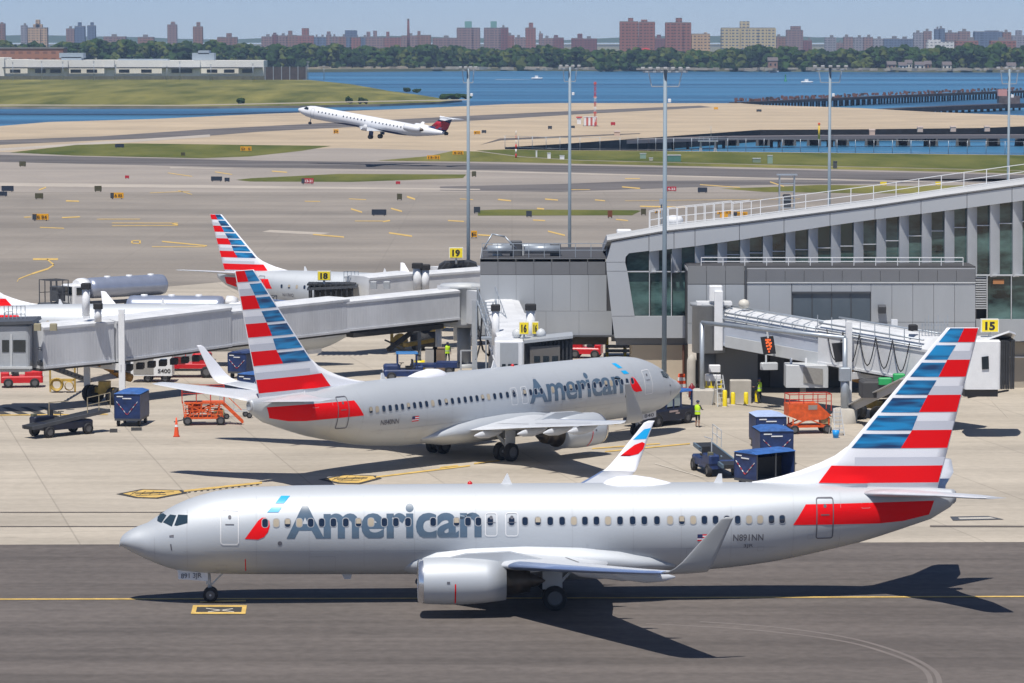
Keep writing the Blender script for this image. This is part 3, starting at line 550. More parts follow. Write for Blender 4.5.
for i, px in enumerate((13, 42, 63, 94, 116, 167, 180, 211, 253)):
    lamp(px, 80.5, (62, 61, 61.5, 61, 64.5, 66, 61.5, 64.5, 63.5)[i], 0, f"thin pale light pole before the white facility, {ordn(i + 1)} from the left", .22)
for i, (px, yt) in enumerate(((308, 62), (324, 66))): lamp(px, 80, yt, -1, ('thin pole on the spit at the right end of the fence', 'short thin pole standing alone on the grass spit')[i], .2)
# ---------------- bay: piers, boats, mast, fence
def pier(name, label, pts, z, wd, th, postsep, railc, m1=PIER):
    P = [G(x, y, z) for x, y in pts]; t = thing(name, label, 'pier', (P[0].x, P[0].y, -3.2))
    o = Vector(t.location); dk = MB(); ps = MB(); rl = MB()
    for a, b2 in zip(P[:-1], P[1:]):
        dk.bar(a - o - Vector((0, 0, th / 2)), b2 - o - Vector((0, 0, th / 2)), wd, th); L_ = (b2 - a).length; n_ = max(2, int(L_ / postsep)); d = (b2 - a) / n_; s = Vector((-d.y, d.x, 0)).normalized() * wd * .4
        for k in range(n_):
            q = a + d * k - o
            for sg in (-1, 1): ps.tube((q.x + s.x * sg, q.y + s.y * sg, -2), (q.x + s.x * sg, q.y + s.y * sg, q.z - th + .1), .45, .45, 6)
    dk.build('deck', m1, t); ps.build('piles', DARKW, t); return t, P, o
t, P, o_ = pier('approach_light_pier', 'long pier with a row of reddish posts reaching into the bay at the right', [(735, 102.4), (800, 99.4), (880, 95.8), (960, 92.6), (1060, 89)], 0.2, 5, 1.0, 6, None)
rr = random.Random(9); q = MB()
for k in range(240):
    f = k / 239 * (len(P) - 1); i = min(int(f), len(P) - 2); c = P[i].lerp(P[i + 1], f - i) - o_
    q.m = rr.choice((0, 0, 1)); q.box((c.x + rr.uniform(-1, 1), c.y + rr.uniform(-2, 2), c.z + .3 + rr.random() * .9), (rr.uniform(.4, 1.2), .5, rr.uniform(.4, 1.3)))
tag(q.build('light_bars', [mat('rust_red', (0.17, 0.08, 0.065), .85), PIER], t), kind='stuff')
t, P, o_ = pier('mooring_pier', 'dark low pier ending in a block house in the bay at the right', [(868, 110.0), (896, 108.2), (950, 105.8), (1019, 103.2)], -0.6, 7, 1.6, 5, None)
m = MB(); c = P[-1] - o_; m.box((c.x - 4.0, c.y, c.z + 1.4), (8, 6, 2.8)); m.build('block_house', mat('pier_house', (0.12, 0.10, 0.10), .8, var=.4, scale=.6), t)
m = MB(); m.box((c.x - 6.6, c.y - 1, c.z + 4.0), (3.4, 3, 2.4)); m.build('roof_cabin', mat('pier_cabin', (0.6, 0.3, 0.27), .8), t)
t, P, o_ = pier('access_road_deck', 'dark narrow road deck on piers crossing the lagoon below the runway', [(560, 141.5), (640, 139.2), (720, 136.4), (830, 135.2), (1024, 134.6), (1160, 134.4)], -0.2, 6, .9, 400, None, mat('deck_grey', (0.16, 0.14, 0.14), .9))
for px in (673, 732, 763, 789, 814, 842, 872, 903, 931, 963, 993, 1022):
    g = G(px, 136.5, -.8) - o_; m = MB(); m.bar((g.x - .5, g.y, -1), (g.x - .2, g.y, g.z), .45, 3); m.bar((g.x + .5, g.y, -1), (g.x + .2, g.y, g.z), .45, 3); m.box((g.x, g.y, g.z - .1), (1.3, 4, .35)); m.build('pier_support', mat('support_grey', (.13, .125, .12), .9), t)
for i, (px, py, lab) in enumerate(((617, 136.5, 'small pale hut on the road deck in the lagoon'), (872, 135.0, 'small pink hut on the road deck, nearest the middle of the lagoon'), (920, 132, 'small pale hut on the runway edge above the lagoon'), (953, 131.6, 'small pale hut on the runway edge, second from the right'), (987, 131.4, 'small pale hut on the runway edge by the right light mast'))):
    g = G(px, py, -.2); t = thing('equipment_hut', lab, 'hut', g, 0, 'equipment huts by the lagoon'); m = MB(); m.box((0, 0, .6), (1.4, 1.4, 1.2)); m.build('wall', mat('hut_pink', (0.55, 0.42, 0.34), .8), t); m = MB(); m.extr([(-.8, -.8, 1.2), (-.8, .8, 1.2), (-.8, 0, 1.6)], (1.6, 0, 0)); m.build('roof', mat('hut_roof', (.4, .32, .27), .8), t)
def boat(px, py, L_, label, wake):
    g = G(px, py, -3.2); t = thing('motor_boat', label, 'boat', g, 0, 'boats on the bay'); m = MB()
    m.loft([[(x, y * w_, z) for y, z in ((-1, 1.3), (-.6, .1), (.6, .1), (1, 1.3))] for x, w_ in ((-L_ / 2, 1.2), (L_ * .2, 1.2), (L_ / 2, .1))]); m.build('hull', WHITE, t)
    m = MB(); m.box((-.3, 0, 1.9), (L_ * .3, 1.6, 1.2)); m.build('cabin', WHITE, t); m = MB(); m.box((-.3 + L_ * .15 + .02, 0, 2.1), (.06, 1.3, .5)); m.build('windscreen', GLASS, t)
    if wake:
        k = MB(); x1, hw = wake; k.add([(-L_ / 2, -1, .06), (-L_ / 2, 1, .06), (x1, hw, .06), (x1, -hw, .06)], [(0, 1, 2, 3)]); tag(k.build('wake_foam', mat('foam', (0.6, 0.64, 0.68), .8), loc=g), kind='stuff')
boat(537, 79.6, 7, 'white motor boat with a long wake on the bay between the light masts', (-26, 5)); boat(807, 83.4, 7, 'white motor boat on the bay left of the fourth light mast', (-3.6, 1.6)); boat(774, 72.6, 7, 'far white boat near the opposite shore at centre right', (-10, 2)); 
b_ = thing('channel_buoy', 'small green channel buoy floating on the bay', 'buoy', G(785.5, 81.5, -3.2)); m = MB(); m.lathe([(-.5, .9), (.5, 1.0), (1.0, .5), (3.6, .3)], 10, (0, 0, 0), 'Z'); m.build('float', mat('buoy_green', (0.02, .22, .12), .5), b_); m = MB(); m.tube((0, 0, 3.4), (0, 0, 4.2), .5, .4, 8); m.build('lantern', mat('buoy_green', (0, 0, 0)), b_)
# red lattice mast with its two cabins
g = G(595, 127); mast = thing('lattice_mast', 'tall thin red and white lattice mast beside the striped shelter', 'mast', g); h = ZD(81.5, g.y)
for k in range(9):
    m = MB(); z0, z1 = h * k / 9, h * (k + 1) / 9; q = .26
    for sx, sy in ((-q, -q), (q, -q), (0, q)): m.tube((sx, sy, z0), (sx, sy, z1), .04, .04, 5)
    m.bar((-q, -q, z0), (q, -q, z1), .06); m.bar((q, -q, z0), (0, q, z1), .06); m.bar((0, q, z0), (-q, -q, z1), .06); m.build('lattice_section', RED if k % 2 == 0 or k > 6 else WHITE, mast)
for zz in (h * .96, h * .66, h * .32): m = MB(); m.box((0, 0, zz), (.8, .5, .45)); m.build('antenna_box', mat('faded_red', (.5, .12, .1), .6), mast)
g = G(590, 126); t = thing('striped_shelter', 'red and white striped equipment shelter at the foot of the lattice mast', 'shelter', g); m = MB()
for k in range(6): m.m = k % 2; m.box((-1.4 + k * .6, 0, 1.25), (.6, 2, 2.5))
m.build('wall', [WHITE, mat('faded_red', (.5, .1, .1))], t); m = MB(); m.box((.1, 0, 2.56), (3.9, 2.2, .12)); m.build('roof', WHITE, t); m = MB(); m.box((.1, 0, .08), (4.2, 2.4, .1)); m.build('base_frame', DGREY, t)
g = G(579, 124); t = thing('red_roofed_booth', 'small white booth with red roof left of the striped shelter', 'booth', g); m = MB(); m.box((0, 0, .9), (1.1, 1, 1.8)); m.build('wall', WHITE, t); m = MB(); m.box((0, 0, 1.95), (1.7, 1.4, .3)); m.build('roof', RED, t)
# boundary fence along the lagoon: posts and rails
fp = [(505, 147.0 + 1.4), (560, 150), (620, 150.6), (764, 151.8), (1024, 154.8), (1120, 156)]; P = [G(*q) for q in fp]; t = thing('lagoon_fence', 'long thin wire fence along the lagoon side of the grass', 'fence', P[0]); o_ = P[0]; rails = MB(); n_ = 0
for a, b2 in zip(P[:-1], P[1:]):
    L_ = (b2 - a).length; k = max(1, round(L_ / 4.2))
    for i in range(k):
        c = a.lerp(b2, i / k) - o_; m = MB(); m.tube((c.x, c.y, 0), (c.x, c.y, 2.9), .06, .06, 5); m.build('post', STEEL, t); n_ += 1
    rails.tube(a - o_ + Vector((0, 0, 2.8)), b2 - o_ + Vector((0, 0, 2.8)), .04, .04, 4); rails.tube(a - o_ + Vector((0, 0, .3)), b2 - o_ + Vector((0, 0, .3)), .03, .03, 4)
rails.build('rail', STEEL, t)
# things on the grass by the runway
def hutbox(name, label, px, py, sx, sy, sz, m_, cat='cabinet', grp=None):
    sx, sy, sz = sx / 3.2, sy / 2, sz / 2.6; t = thing(name, label, cat, G(px, py), 0, grp); m = MB(); m.box((0, 0, sz / 2), (sx, sy, sz)); m.build('body', m_, t); m = MB(); m.box((0, 0, sz + .08), (sx + .1, sy + .1, .12)); m.build('lid', LGREY if m_ is not DGREY else DGREY, t); return t
TEAL = mat('teal_cabinet', (0.08, 0.20, 0.17), .6, var=.1)
hutbox('transformer_box', 'large dark green box on the grass right of the central light mast', 674, 161.6, 8.6, 4, 4.6 * .7, TEAL)
hutbox('transformer_box', 'small pale green box on the grass left of the large one', 643, 158.6, 4, 2, 2.6, mat('pale_green_box', (0.25, 0.36, 0.3), .7))
hutbox('transformer_box', 'low grey cabinet on the grass, small, near the road deck', 651, 160.6, 2.4, 2, 1.2, CONC)
hutbox('transformer_box', 'grey green box on the grass left of the fourth light mast', 756.5, 162.6, 5, 3, 2.0, mat('sage_box', (.2, .26, .2), .7)); hutbox('transformer_box', 'tall pale box on the grass left of the fourth light mast', 770, 163.6, 3.2, 2, 4.0, mat('pale_green_box', (0, 0, 0)))
hutbox('transformer_box', 'small black box on the grass right of the fourth light mast', 835, 168.6, 2.2, 2, 3.4, DGREY); hutbox('transformer_box', 'white instrument box on the grass left of the second light mast', 549, 158.6, 2.2, 2, 2.8, WHITE); hutbox('transformer_box', 'low white box on the grass nearest the second light mast', 562, 159.3, 3.0, 2, 1.8, WHITE); hutbox('transformer_box', 'thin white marker box on the grass at the left end of the fence', 536.5, 157.2, 1.0, 1, 3.4, WHITE)
g = G(516, 158); t = thing('marker_mast', 'slim red and white warning mast on the grass beside the fence start', 'mast', g)
for k in range(6): m = MB(); m.tube((0, 0, k * .95), (0, 0, k * .95 + .95), .2 if k < 3 else .07, .18 if k < 3 else .06, 6); m.build('pole_section', RED if k % 2 == 0 else WHITE, t)
g = G(819, 141); t = thing('marker_post', 'orange upright post on the dark edge of the lagoon', 'post', G(819, 139.4)); m = MB(); m.tube((0, 0, 0), (0, 0, 3.7), .28, .2, 8); m.build('post', YELLOW, t); m = MB(); m.lathe([(3.6, .3), (4.0, .3), (4.1, .05)], 8, (0, 0, 0), 'Z'); m.build('cap', ORANGE, t)
# lagoon gate tower of steel
g = G(708, 151.5); t = thing('lagoon_gantry', 'small steel gantry standing at the lagoon end of the road deck', 'gantry', g)
for sx in (-1.6, 1.6): m = MB(); m.bar((sx - .4, 0, -2), (sx, 0, 2.2), .3, .3); m.bar((sx + .4, 0, -2), (sx, 0, 2.2), .25, .25); m.build('leg', STEEL, t)
m = MB(); m.box((0, 0, 2.3), (4.4, 1.4, .25)); m.build('platform', STEEL, t); m = MB(); [m.bar((x, -.6, 2.4), (x, -.6, 3.3), .07) for x in (-2, -1, 0, 1, 2)]; m.bar((-2, -.6, 3.3), (2, -.6, 3.3), .07); m.tube((.6, -.6, 3.3), (.6, -.6, 5.6), .07, .05, 6); m.build('railing', STEEL, t)
# ---------------- airfield signs
def fsign(px, py, wpx, hpx, face, label, txt=None, tcol=None, back=None):
    g = G(px, py); D = g.y; wd = wpx * D / F_PX; h = hpx * D / F_PX * 1.02; t = thing('airfield_sign', label, 'sign', g, 0, 'airfield guidance signs')
    m = MB(); m.box((0, .15, h * .58), (wd, .3, h * .84)); m.build('panel', face, t)
    m = MB(); [m.box((s * wd * .36, .15, h * .08), (.12, .12, h * .2)) for s in (-1, 1)]; m.build('leg', DGREY, t)
    if back: m = MB(); m.box((-wd * .5 + wd * .13, -.03, h * .58), (wd * .26, .06, h * .8)); m.build('dark_panel', back, t)
    if txt: m = MB(); put_text(m, txt, (wd * (.1 if back else 0), -.09, h * .36), (1, 0, 0), (0, 0, 1), h * .42, .02, wd * (.6 if back else .8), center=True); m.build('lettering', tcol, t)
SB = mat('sign_back', (0.035, 0.045, 0.06), .5); SO = mat('sign_back_olive', (0.07, 0.065, 0.03), .6); SY = mat('sign_amber', (0.75, 0.36, 0.01), .5); SR = mat('sign_red', (0.42, 0.015, 0.03), .5); SW = mat('sign_lettering_white', (.8, .8, .8), .5); SK = mat('sign_lettering_black', (.02, .02, .02), .5); SGB = mat('sign_blue', (0.02, 0.03, 0.05), .45)
for a in ((7.5, 192, 12, 6, SGB, 'pale topped dark blue sign back at the left edge of the airfield'), (2, 196.6, 10, 5, SGB, 'dark blue sign back touching the left edge of the frame'), (39, 199.4, 8, 6, SO, 'small olive sign back left of the two panel yellow sign'), (98, 192, 7, 6, SO, 'small olive sign back above the yellow sign at left'),
          (117, 199.2, 13, 6.4, SY, 'yellow sign with a black left panel, upper of the two at left', 'A B5', SK, SB), (40.5, 221, 16, 7, SY, 'long yellow sign with a black left panel, lower one at left', 'B B4', SK, SB), (22.5, 167, 6.5, 5.5, SO, 'small dark sign back alone near the left runway'), (119.5, 148, 9, 4, SGB, 'grey sign back on the far left grass'), (183, 156, 4, 3.5, SO, 'tiny dark sign on the far left grass'), (246, 151.6, 11, 5, SY, 'yellow sign on the right end of the far left grass', 'D  S', SK),
          (127, 178.6, 4, 3, SR, 'tiny red sign at the middle left of the airfield'), (216.5, 181.6, 11, 5, SGB, 'wide dark sign back right of the far left grass'), (227, 182, 5, 4.2, SGB, 'narrow dark sign back just right of the wide one'), (307.5, 184.4, 12, 6, SR, 'red sign with white numbers beside the long grass strip', '13-31', SW, SB), (398, 184.4, 4.4, 3, SR, 'tiny red sign below the shadow of the departing jet'),
          (399.5, 200.4, 5, 6.6, SO, 'narrow olive sign back between yellow dashes'), (379, 216, 14.6, 6.4, SGB, 'wide black sign back in the middle of the airfield'), (336, 134, 5, 4.6, SY, 'small yellow sign below the departing jet', 'D', SK), (433.5, 160, 13, 4.6, SY, 'orange sign on the small grass wedge, left one', '13-31', SK), (458, 155.2, 11, 4.4, SY, 'orange sign on the small grass wedge, right one', '4-22', SK), (477, 134.6, 6.4, 3.6, SY, 'orange sign right of the tail of the departing jet', 'C', SK),
          (484, 133.4, 4.6, 3.2, SB, 'dark sign right of the orange one behind the jet'), (474, 177, 4.4, 5.6, SO, 'small olive sign back at the foot of the left light mast'), (477, 213.6, 6.4, 6.6, SB, 'black box sign at the left end of the grass strip'), (529, 217.4, 5.6, 6.4, SB, 'black box sign in the middle of the small grass strip'), (610, 218.2, 4.6, 7.6, mat('sign_rust', (.16, .05, .02), .6), 'rust brown sign on the small grass strip'), (643.5, 215.4, 5, 6.6, SO, 'dark round backed sign at the right end of the small grass strip'),
          (474, 238.4, 6, 7.4, SY, 'orange sign standing right of the left light mast', 'E', SK), (658, 213.6, 6, 4.4, SY, 'yellow sign immediately left of the central light mast', 'F', SK), (671.5, 191.6, 9.6, 4.8, SR, 'red sign with white letters right of the central light mast', '4-22', SW), (702.5, 193, 9.4, 5.4, SGB, 'black rounded sign back in the open at centre right'), (550, 129.4, 4, 3.4, SB, 'tiny black sign on the sand coloured runway'), (572.6, 128.4, 4.6, 2.6, SB, 'low dark sign left of the mast shelters'), (613, 125.6, 4.4, 3.4, SR, 'tiny red sign right of the lattice mast', None),
          (716, 109.6, 4, 2.4, SY, 'tiny orange sign on the far runway at centre right'), (759, 112, 5, 2.6, SB, 'tiny black sign on the far runway left of the fourth mast'), (0.6, 197.8, 1, 1, SB, 'sliver of a dark sign at the left frame edge'),
          (725, 214.6, 16, 3.8, SY, 'orange sign behind the terminal roof railing, upper of the three', 'G 22', SK), (724, 218.4, 8, 4.4, SY, 'yellow sign behind the roof railing, lower of the three'), (740.5, 216.4, 14, 4.4, SY, 'orange sign with black panel behind the roof railing, rightmost', 'H H1', SK, SB), (883.5, 185.6, 6.4, 3.6, SIGNY, 'yellow sign on the grass behind the terminal railing, left one'), (938.5, 185.4, 6, 3.6, SIGNY, 'yellow sign on the grass behind the terminal railing, right one')):
    if a[2] > 1: fsign(*a)
# ================================================================ AIRCRAFT
P1 = (1.057, 159.82, 3.1918); P2 = (-1.996, 214.62, 0.8297)     # x, y of the point 19 m aft of the nose, heading
def SP(px, py, l=0.0, pose=P1):
    """photo point -> (metres aft of nose, height) on the plane l metres to the left of the near aircraft's centre line"""
    X, Y, th = pose; n_ = Vector((math.cos(th), math.sin(th), 0)); L_ = Vector((-n_.y, n_.x, 0)); d = ray(px, py); c = Vector((0, 0, CAM_Z)); p0 = Vector((X, Y, 0)) + L_ * l
    t = (p0 - c).dot(L_) / d.dot(L_); q = c + d * t
    return 19.0 - (q - Vector((X, Y, 0))).dot(n_), q.z
def interp(tab, x):
    if x <= tab[0][0]: return tab[0][1]
    for (a, ya), (b2, yb) in zip(tab[:-1], tab[1:]):
        if x <= b2: return ya + (yb - ya) * (x - a) / (b2 - a)
    return tab[-1][1]
class Fus:
    def __init__(s, top, bot, wid, zwf, x0=19.0): s.top, s.bot, s.wid, s.zwf, s.x0 = top, bot, wid, zwf, x0
    def dims(s, x):
        t, b2, w_ = interp(s.top, x), interp(s.bot, x), interp(s.wid, x); return t, b2, w_, b2 + (t - b2) * interp(s.zwf, x)
    def ring(s, x, n=48):
        t, b2, w_, zw = s.dims(x); out = []
        for k in range(n):
            a = 2 * PI * k / n; sn = math.sin(a); out.append((s.x0 - x, w_ * math.cos(a), zw + (t - zw if sn > 0 else zw - b2) * sn))
        return out
    def P(s, x, z, side, off=0.012):
        t, b2, w_, zw = s.dims(x); h = (t - zw) if z > zw else (zw - b2); k = max(-0.985, min(0.985, (z - zw) / h)); y = w_ * math.sqrt(1 - k * k)
        nv = Vector((0, y / w_ ** 2, k * h / h ** 2)).normalized() if w_ > 0 else Vector((0, 1, 0))
        return Vector((s.x0 - x, side * (y + nv.y * off), zw + k * h + nv.z * off))
def slices(verts, faces, xs=0.5, zs=0.14):
    b = bmesh.new(); bv = [b.verts.new((v[0], 0, v[1])) for v in verts]
    for f in faces:
        try: b.faces.new([bv[i] for i in f])
        except ValueError: pass
    bmesh.ops.triangulate(b, faces=b.faces)
    x0, x1 = min(v[0] for v in verts), max(v[0] for v in verts); z0, z1 = min(v[1] for v in verts), max(v[1] for v in verts)
    z = math.ceil(z0 / zs) * zs
    while z < z1: bmesh.ops.bisect_plane(b, geom=b.verts[:] + b.edges[:] + b.faces[:], plane_co=(0, 0, z), plane_no=(0, 0, 1)); z += zs
    x = math.ceil(x0 / xs) * xs
    while x < x1: bmesh.ops.bisect_plane(b, geom=b.verts[:] + b.edges[:] + b.faces[:], plane_co=(x, 0, 0), plane_no=(1, 0, 0)); x += xs
    b.verts.index_update(); vs = [(v.co.x, v.co.z) for v in b.verts]; fs = [[v.index for v in f.verts] for f in b.faces]; b.free(); return vs, fs
def decal(mb, fn, verts, faces=None, xs=0.5, zs=0.14):
    vs, fs = slices(verts, faces or [list(range(len(verts)))], xs, zs)
    t = mb.smooth; mb.smooth = True; mb.add([fn(x, z) for x, z in vs], fs); mb.smooth = t
def rrect(cx, cz, w_, h, r, n=3):
    out = []
    for sx, sz, a0 in ((1, 1, 0), (-1, 1, 90), (-1, -1, 180), (1, -1, 270)):
        for k in range(n + 1): a = R(a0 + 90 * k / n); out.append((cx + sx * (w_ / 2 - r) + r * math.cos(a), cz + sz * (h / 2 - r) + r * math.sin(a)))
    return out
def ringpoly(mb, fn, cx, cz, w_, h, r, t_):
    a = rrect(cx, cz, w_, h, r); b2 = rrect(cx, cz, w_ - 2 * t_, h - 2 * t_, max(.01, r - t_)); n_ = len(a)
    vs, fs = [], []
    for i in range(n_):
        p, q, r2, s2 = a[i], a[(i + 1) % n_], b2[(i + 1) % n_], b2[i]
        k = max(1, int(math.hypot(q[0] - p[0], q[1] - p[1]) / .15))
        for j in range(k):
            l = lambda u, v, f: (u[0] + (v[0] - u[0]) * f, u[1] + (v[1] - u[1]) * f); o = len(vs)
            vs += [l(p, q, j / k), l(p, q, (j + 1) / k), l(s2, r2, (j + 1) / k), l(s2, r2, j / k)]; fs.append([o, o + 1, o + 2, o + 3])
    mb.add([fn(x, z) for x, z in vs], fs)
def naca(c, t): return 5 * t * (.2969 * math.sqrt(max(c, 0)) - .126 * c - .3516 * c * c + .2843 * c ** 3 - .1036 * c ** 4)
CH = [0, .008, .03, .07, .13, .2, .3, .42, .55, .7, .85, 1.0]
def foil(le, chord, nrm, t, c0=0.0, c1=1.0, grow=1.0):
    """aerofoil ring: leading edge point (local, x forward), chord runs to -x, thickness along nrm"""
    le = Vector(le); nrm = Vector(nrm).normalized(); out = []
    cs = [c0 + (c1 - c0) * c for c in CH]
    for c in cs: out.append(le + Vector((-chord * c, 0, 0)) + nrm * (naca(c, t) * chord * grow + .002))
    for c in reversed(cs[1:] if c0 == 0 else cs): out.append(le + Vector((-chord * c, 0, 0)) - nrm * (naca(c, t) * chord * grow * .8 + .002))
    return out
# --- paints
def silver(name, col, r=0.3, m_=0.15):
    m = mat(name, col, r, metal=m_, var=0.035, scale=0.5, stretch=(0.25, 1, 1), coat=0.12); return m
SILVER = silver('silver_paint', (0.51,0.538,0.565), 0.58, 0.35); WINGG = mat('wing_grey', (0.56, 0.58, 0.61), 0.38, var=.06, scale=1.2); TITLE = mat('title_blue_grey', (0.085, 0.135, 0.195), 0.3, var=.12, scale=.5, coat=.3)
TRED = mat('tail_red', (0.82, 0.006, 0.010), 0.6, spec=.12); TWHITE = mat('tail_white', (0.82, 0.83, 0.87), 0.4); TGREY = mat('tail_light_grey', (0.58, 0.60, 0.66), 0.4)
LBLUE = mat('light_blue', (0.01, 0.40, 0.80), .35, coat=.2); SHADE = mat('window_shade', (0.42, 0.36, 0.27), .6); WINP = mat('cabin_window', (0.012, 0.022, 0.045), .12, spec=.7); WRIM = mat('window_rim', (0.38, 0.39, 0.41), .4)
LINE = mat('door_outline_white', (0.80, 0.80, 0.80), .5); LINEK = mat('door_outline_dark', (0.12, 0.12, 0.14), .5); COCK = mat('cockpit_glass', (0.03, 0.055, 0.075), .07, spec=.9, metal=.2); BELLY = mat('belly_grey', (0.36, 0.37, 0.385), .42, var=.1, scale=.6)
EXH = mat('exhaust_metal', (0.10, 0.085, 0.07), .4, metal=.8); LIPM = mat('inlet_lip', (0.72, 0.73, 0.75), .25, metal=.9); FAN = mat('fan_dark', (0.02, 0.02, 0.022), .5); SLAT = mat('slat_metal', (0.28, 0.38, 0.62), .3, metal=.55)  # slat blue: reflected sky put into the metal's colour
WGL = mat('winglet_grey', (0.36, 0.375, 0.385), .4, coat=.2)
def tailblue():   # the flag's blue bars carry soft darker streaks along the bar, a painted pattern
    m = bpy.data.materials.new('tail_blue'); m.use_nodes = True; n = m.node_tree; p = n.nodes['Principled BSDF']; p.inputs['Roughness'].default_value = .35; p.inputs['Coat Weight'].default_value = .2
    tc = n.nodes.new('ShaderNodeTexCoord'); mp = n.nodes.new('ShaderNodeMapping'); mp.inputs['Scale'].default_value = (.35, .01, 2.6); nz = n.nodes.new('ShaderNodeTexNoise'); nz.inputs['Scale'].default_value = 1.3; nz.inputs['Detail'].default_value = 1.5
    cr = n.nodes.new('ShaderNodeValToRGB'); cr.color_ramp.elements[0].position = .38; cr.color_ramp.elements[1].position = .62; cr.color_ramp.elements[0].color = (0.006, 0.04, 0.13, 1); cr.color_ramp.elements[1].color = (0.008, 0.25, 0.55, 1)
    n.links.new(tc.outputs['Object'], mp.inputs[0]); n.links.new(mp.outputs[0], nz.inputs['Vector']); n.links.new(nz.outputs[0], cr.inputs[0]); n.links.new(cr.outputs[0], p.inputs['Base Color']); return m
TBLUE = tailblue()
# --- 737-like profile traced from the near aircraft
tp = [(119.6, 542), (120.4, 538.9), (122, 536), (126.3, 532.2), (134, 527.9), (144, 523.8), (153.3, 520.9), (160.4, 513.5), (172.4, 506.2), (192.2, 497.4), (214, 491.5), (236, 488.5), (262, 486.4), (300, 485.6), (350, 485), (450, 484), (600, 483), (700, 482.4), (760, 482.4), (845, 484.5), (900, 486.5), (940, 487.6), (953.5, 489.5)]
bt = [(119.6, 544), (120.6, 545.4), (124, 547.4), (133, 552.4), (146, 558.8), (163.7, 566), (176.8, 569.6), (203, 572.6), (245, 573.7), (300, 573.8), (450, 573.6), (640, 572.4), (700, 569.9), (740, 566), (781.6, 559.8), (823.2, 550.6), (862, 541.5), (889.8, 532.6), (931.3, 518.7), (943.8, 514.6), (953.4, 503)]
TOP = [SP(a, b2) for a, b2 in tp]; BOT = [SP(a, b2) for a, b2 in bt]; TOP[0] = (-.11, 2.60); BOT[0] = (-.11, 2.52)
WID = [(-.11, .05), (-.08, .20), (0, .36), (.12, .50), (.4, .72), (.9, .88), (1.6, 1.2), (2.5, 1.5), (3.5, 1.71), (5, 1.85), (6.2, 1.88), (26, 1.88), (28.5, 1.82), (30.5, 1.68), (32.5, 1.42), (34.5, 1.06), (36.3, .70), (37.4, .42), (38.4, .26)]
FUS = Fus(TOP, BOT, WID, [(0, .5), (3, .46), (6, .5), (26, .5), (33, .62), (38, .5)])
XEND = TOP[-1][0]
def fin_le(z, A=SP(946.5, 328), B=SP(846.5, 448)): return A[0] + (z - A[1]) * (B[0] - A[0]) / (B[1] - A[1])
def fin_te(z, A=SP(979.4, 327), B=SP(938.6, 484)): return A[0] + (z - A[1]) * (B[0] - A[0]) / (B[1] - A[1])
ZT = SP(962, 327.6)[1]; ZB = SP(900, 491)[1]
def finP(x, z, side, off=0.014):
    le, te = fin_le(z), fin_te(z); c = max(0, min(1, (x - le) / (te - le))); return Vector((19 - x, side * (naca(c, .085) * (te - le) + off), z))
DR = [(752, 481.6, .02), (765, 479.8, .05), (780, 476.3, .10), (800, 470.4, .16), (820, 462.6, .22), (835, 455.4, .27), (847, 446.6, .33), (862, 429, .36), (872, 418, .36)]
def dorsY(x, z):
    P_ = [(*SP(a, b2), hw) for a, b2, hw in DR[:7]]; P_ = [(p[0], p[1], p[2]) for p in P_]; P_.append((P_[-1][0] + .9, P_[-1][1], P_[-1][2] * .8))
    zt = interp([(p[0], p[1]) for p in P_], x); hw = interp([(p[0], p[2]) for p in P_], x); zb = FUS.dims(min(x, 30))[0] - .25
    if x > P_[-1][0] or z > zt: return -1
    f = (zt - z) / max(.01, zt - zb); return interp([(0, 0), (.25, .35), (.7, .8), (1, 1.5)], f) * hw
def finR(x, z, side, off=0.014):
    v = finP(x, z, side, off); d = dorsY(x, z)
    if d + off > abs(v.y): v.y = side * (d + off)
    return v
def S0(px, py): return SP(px, py, 0.12)
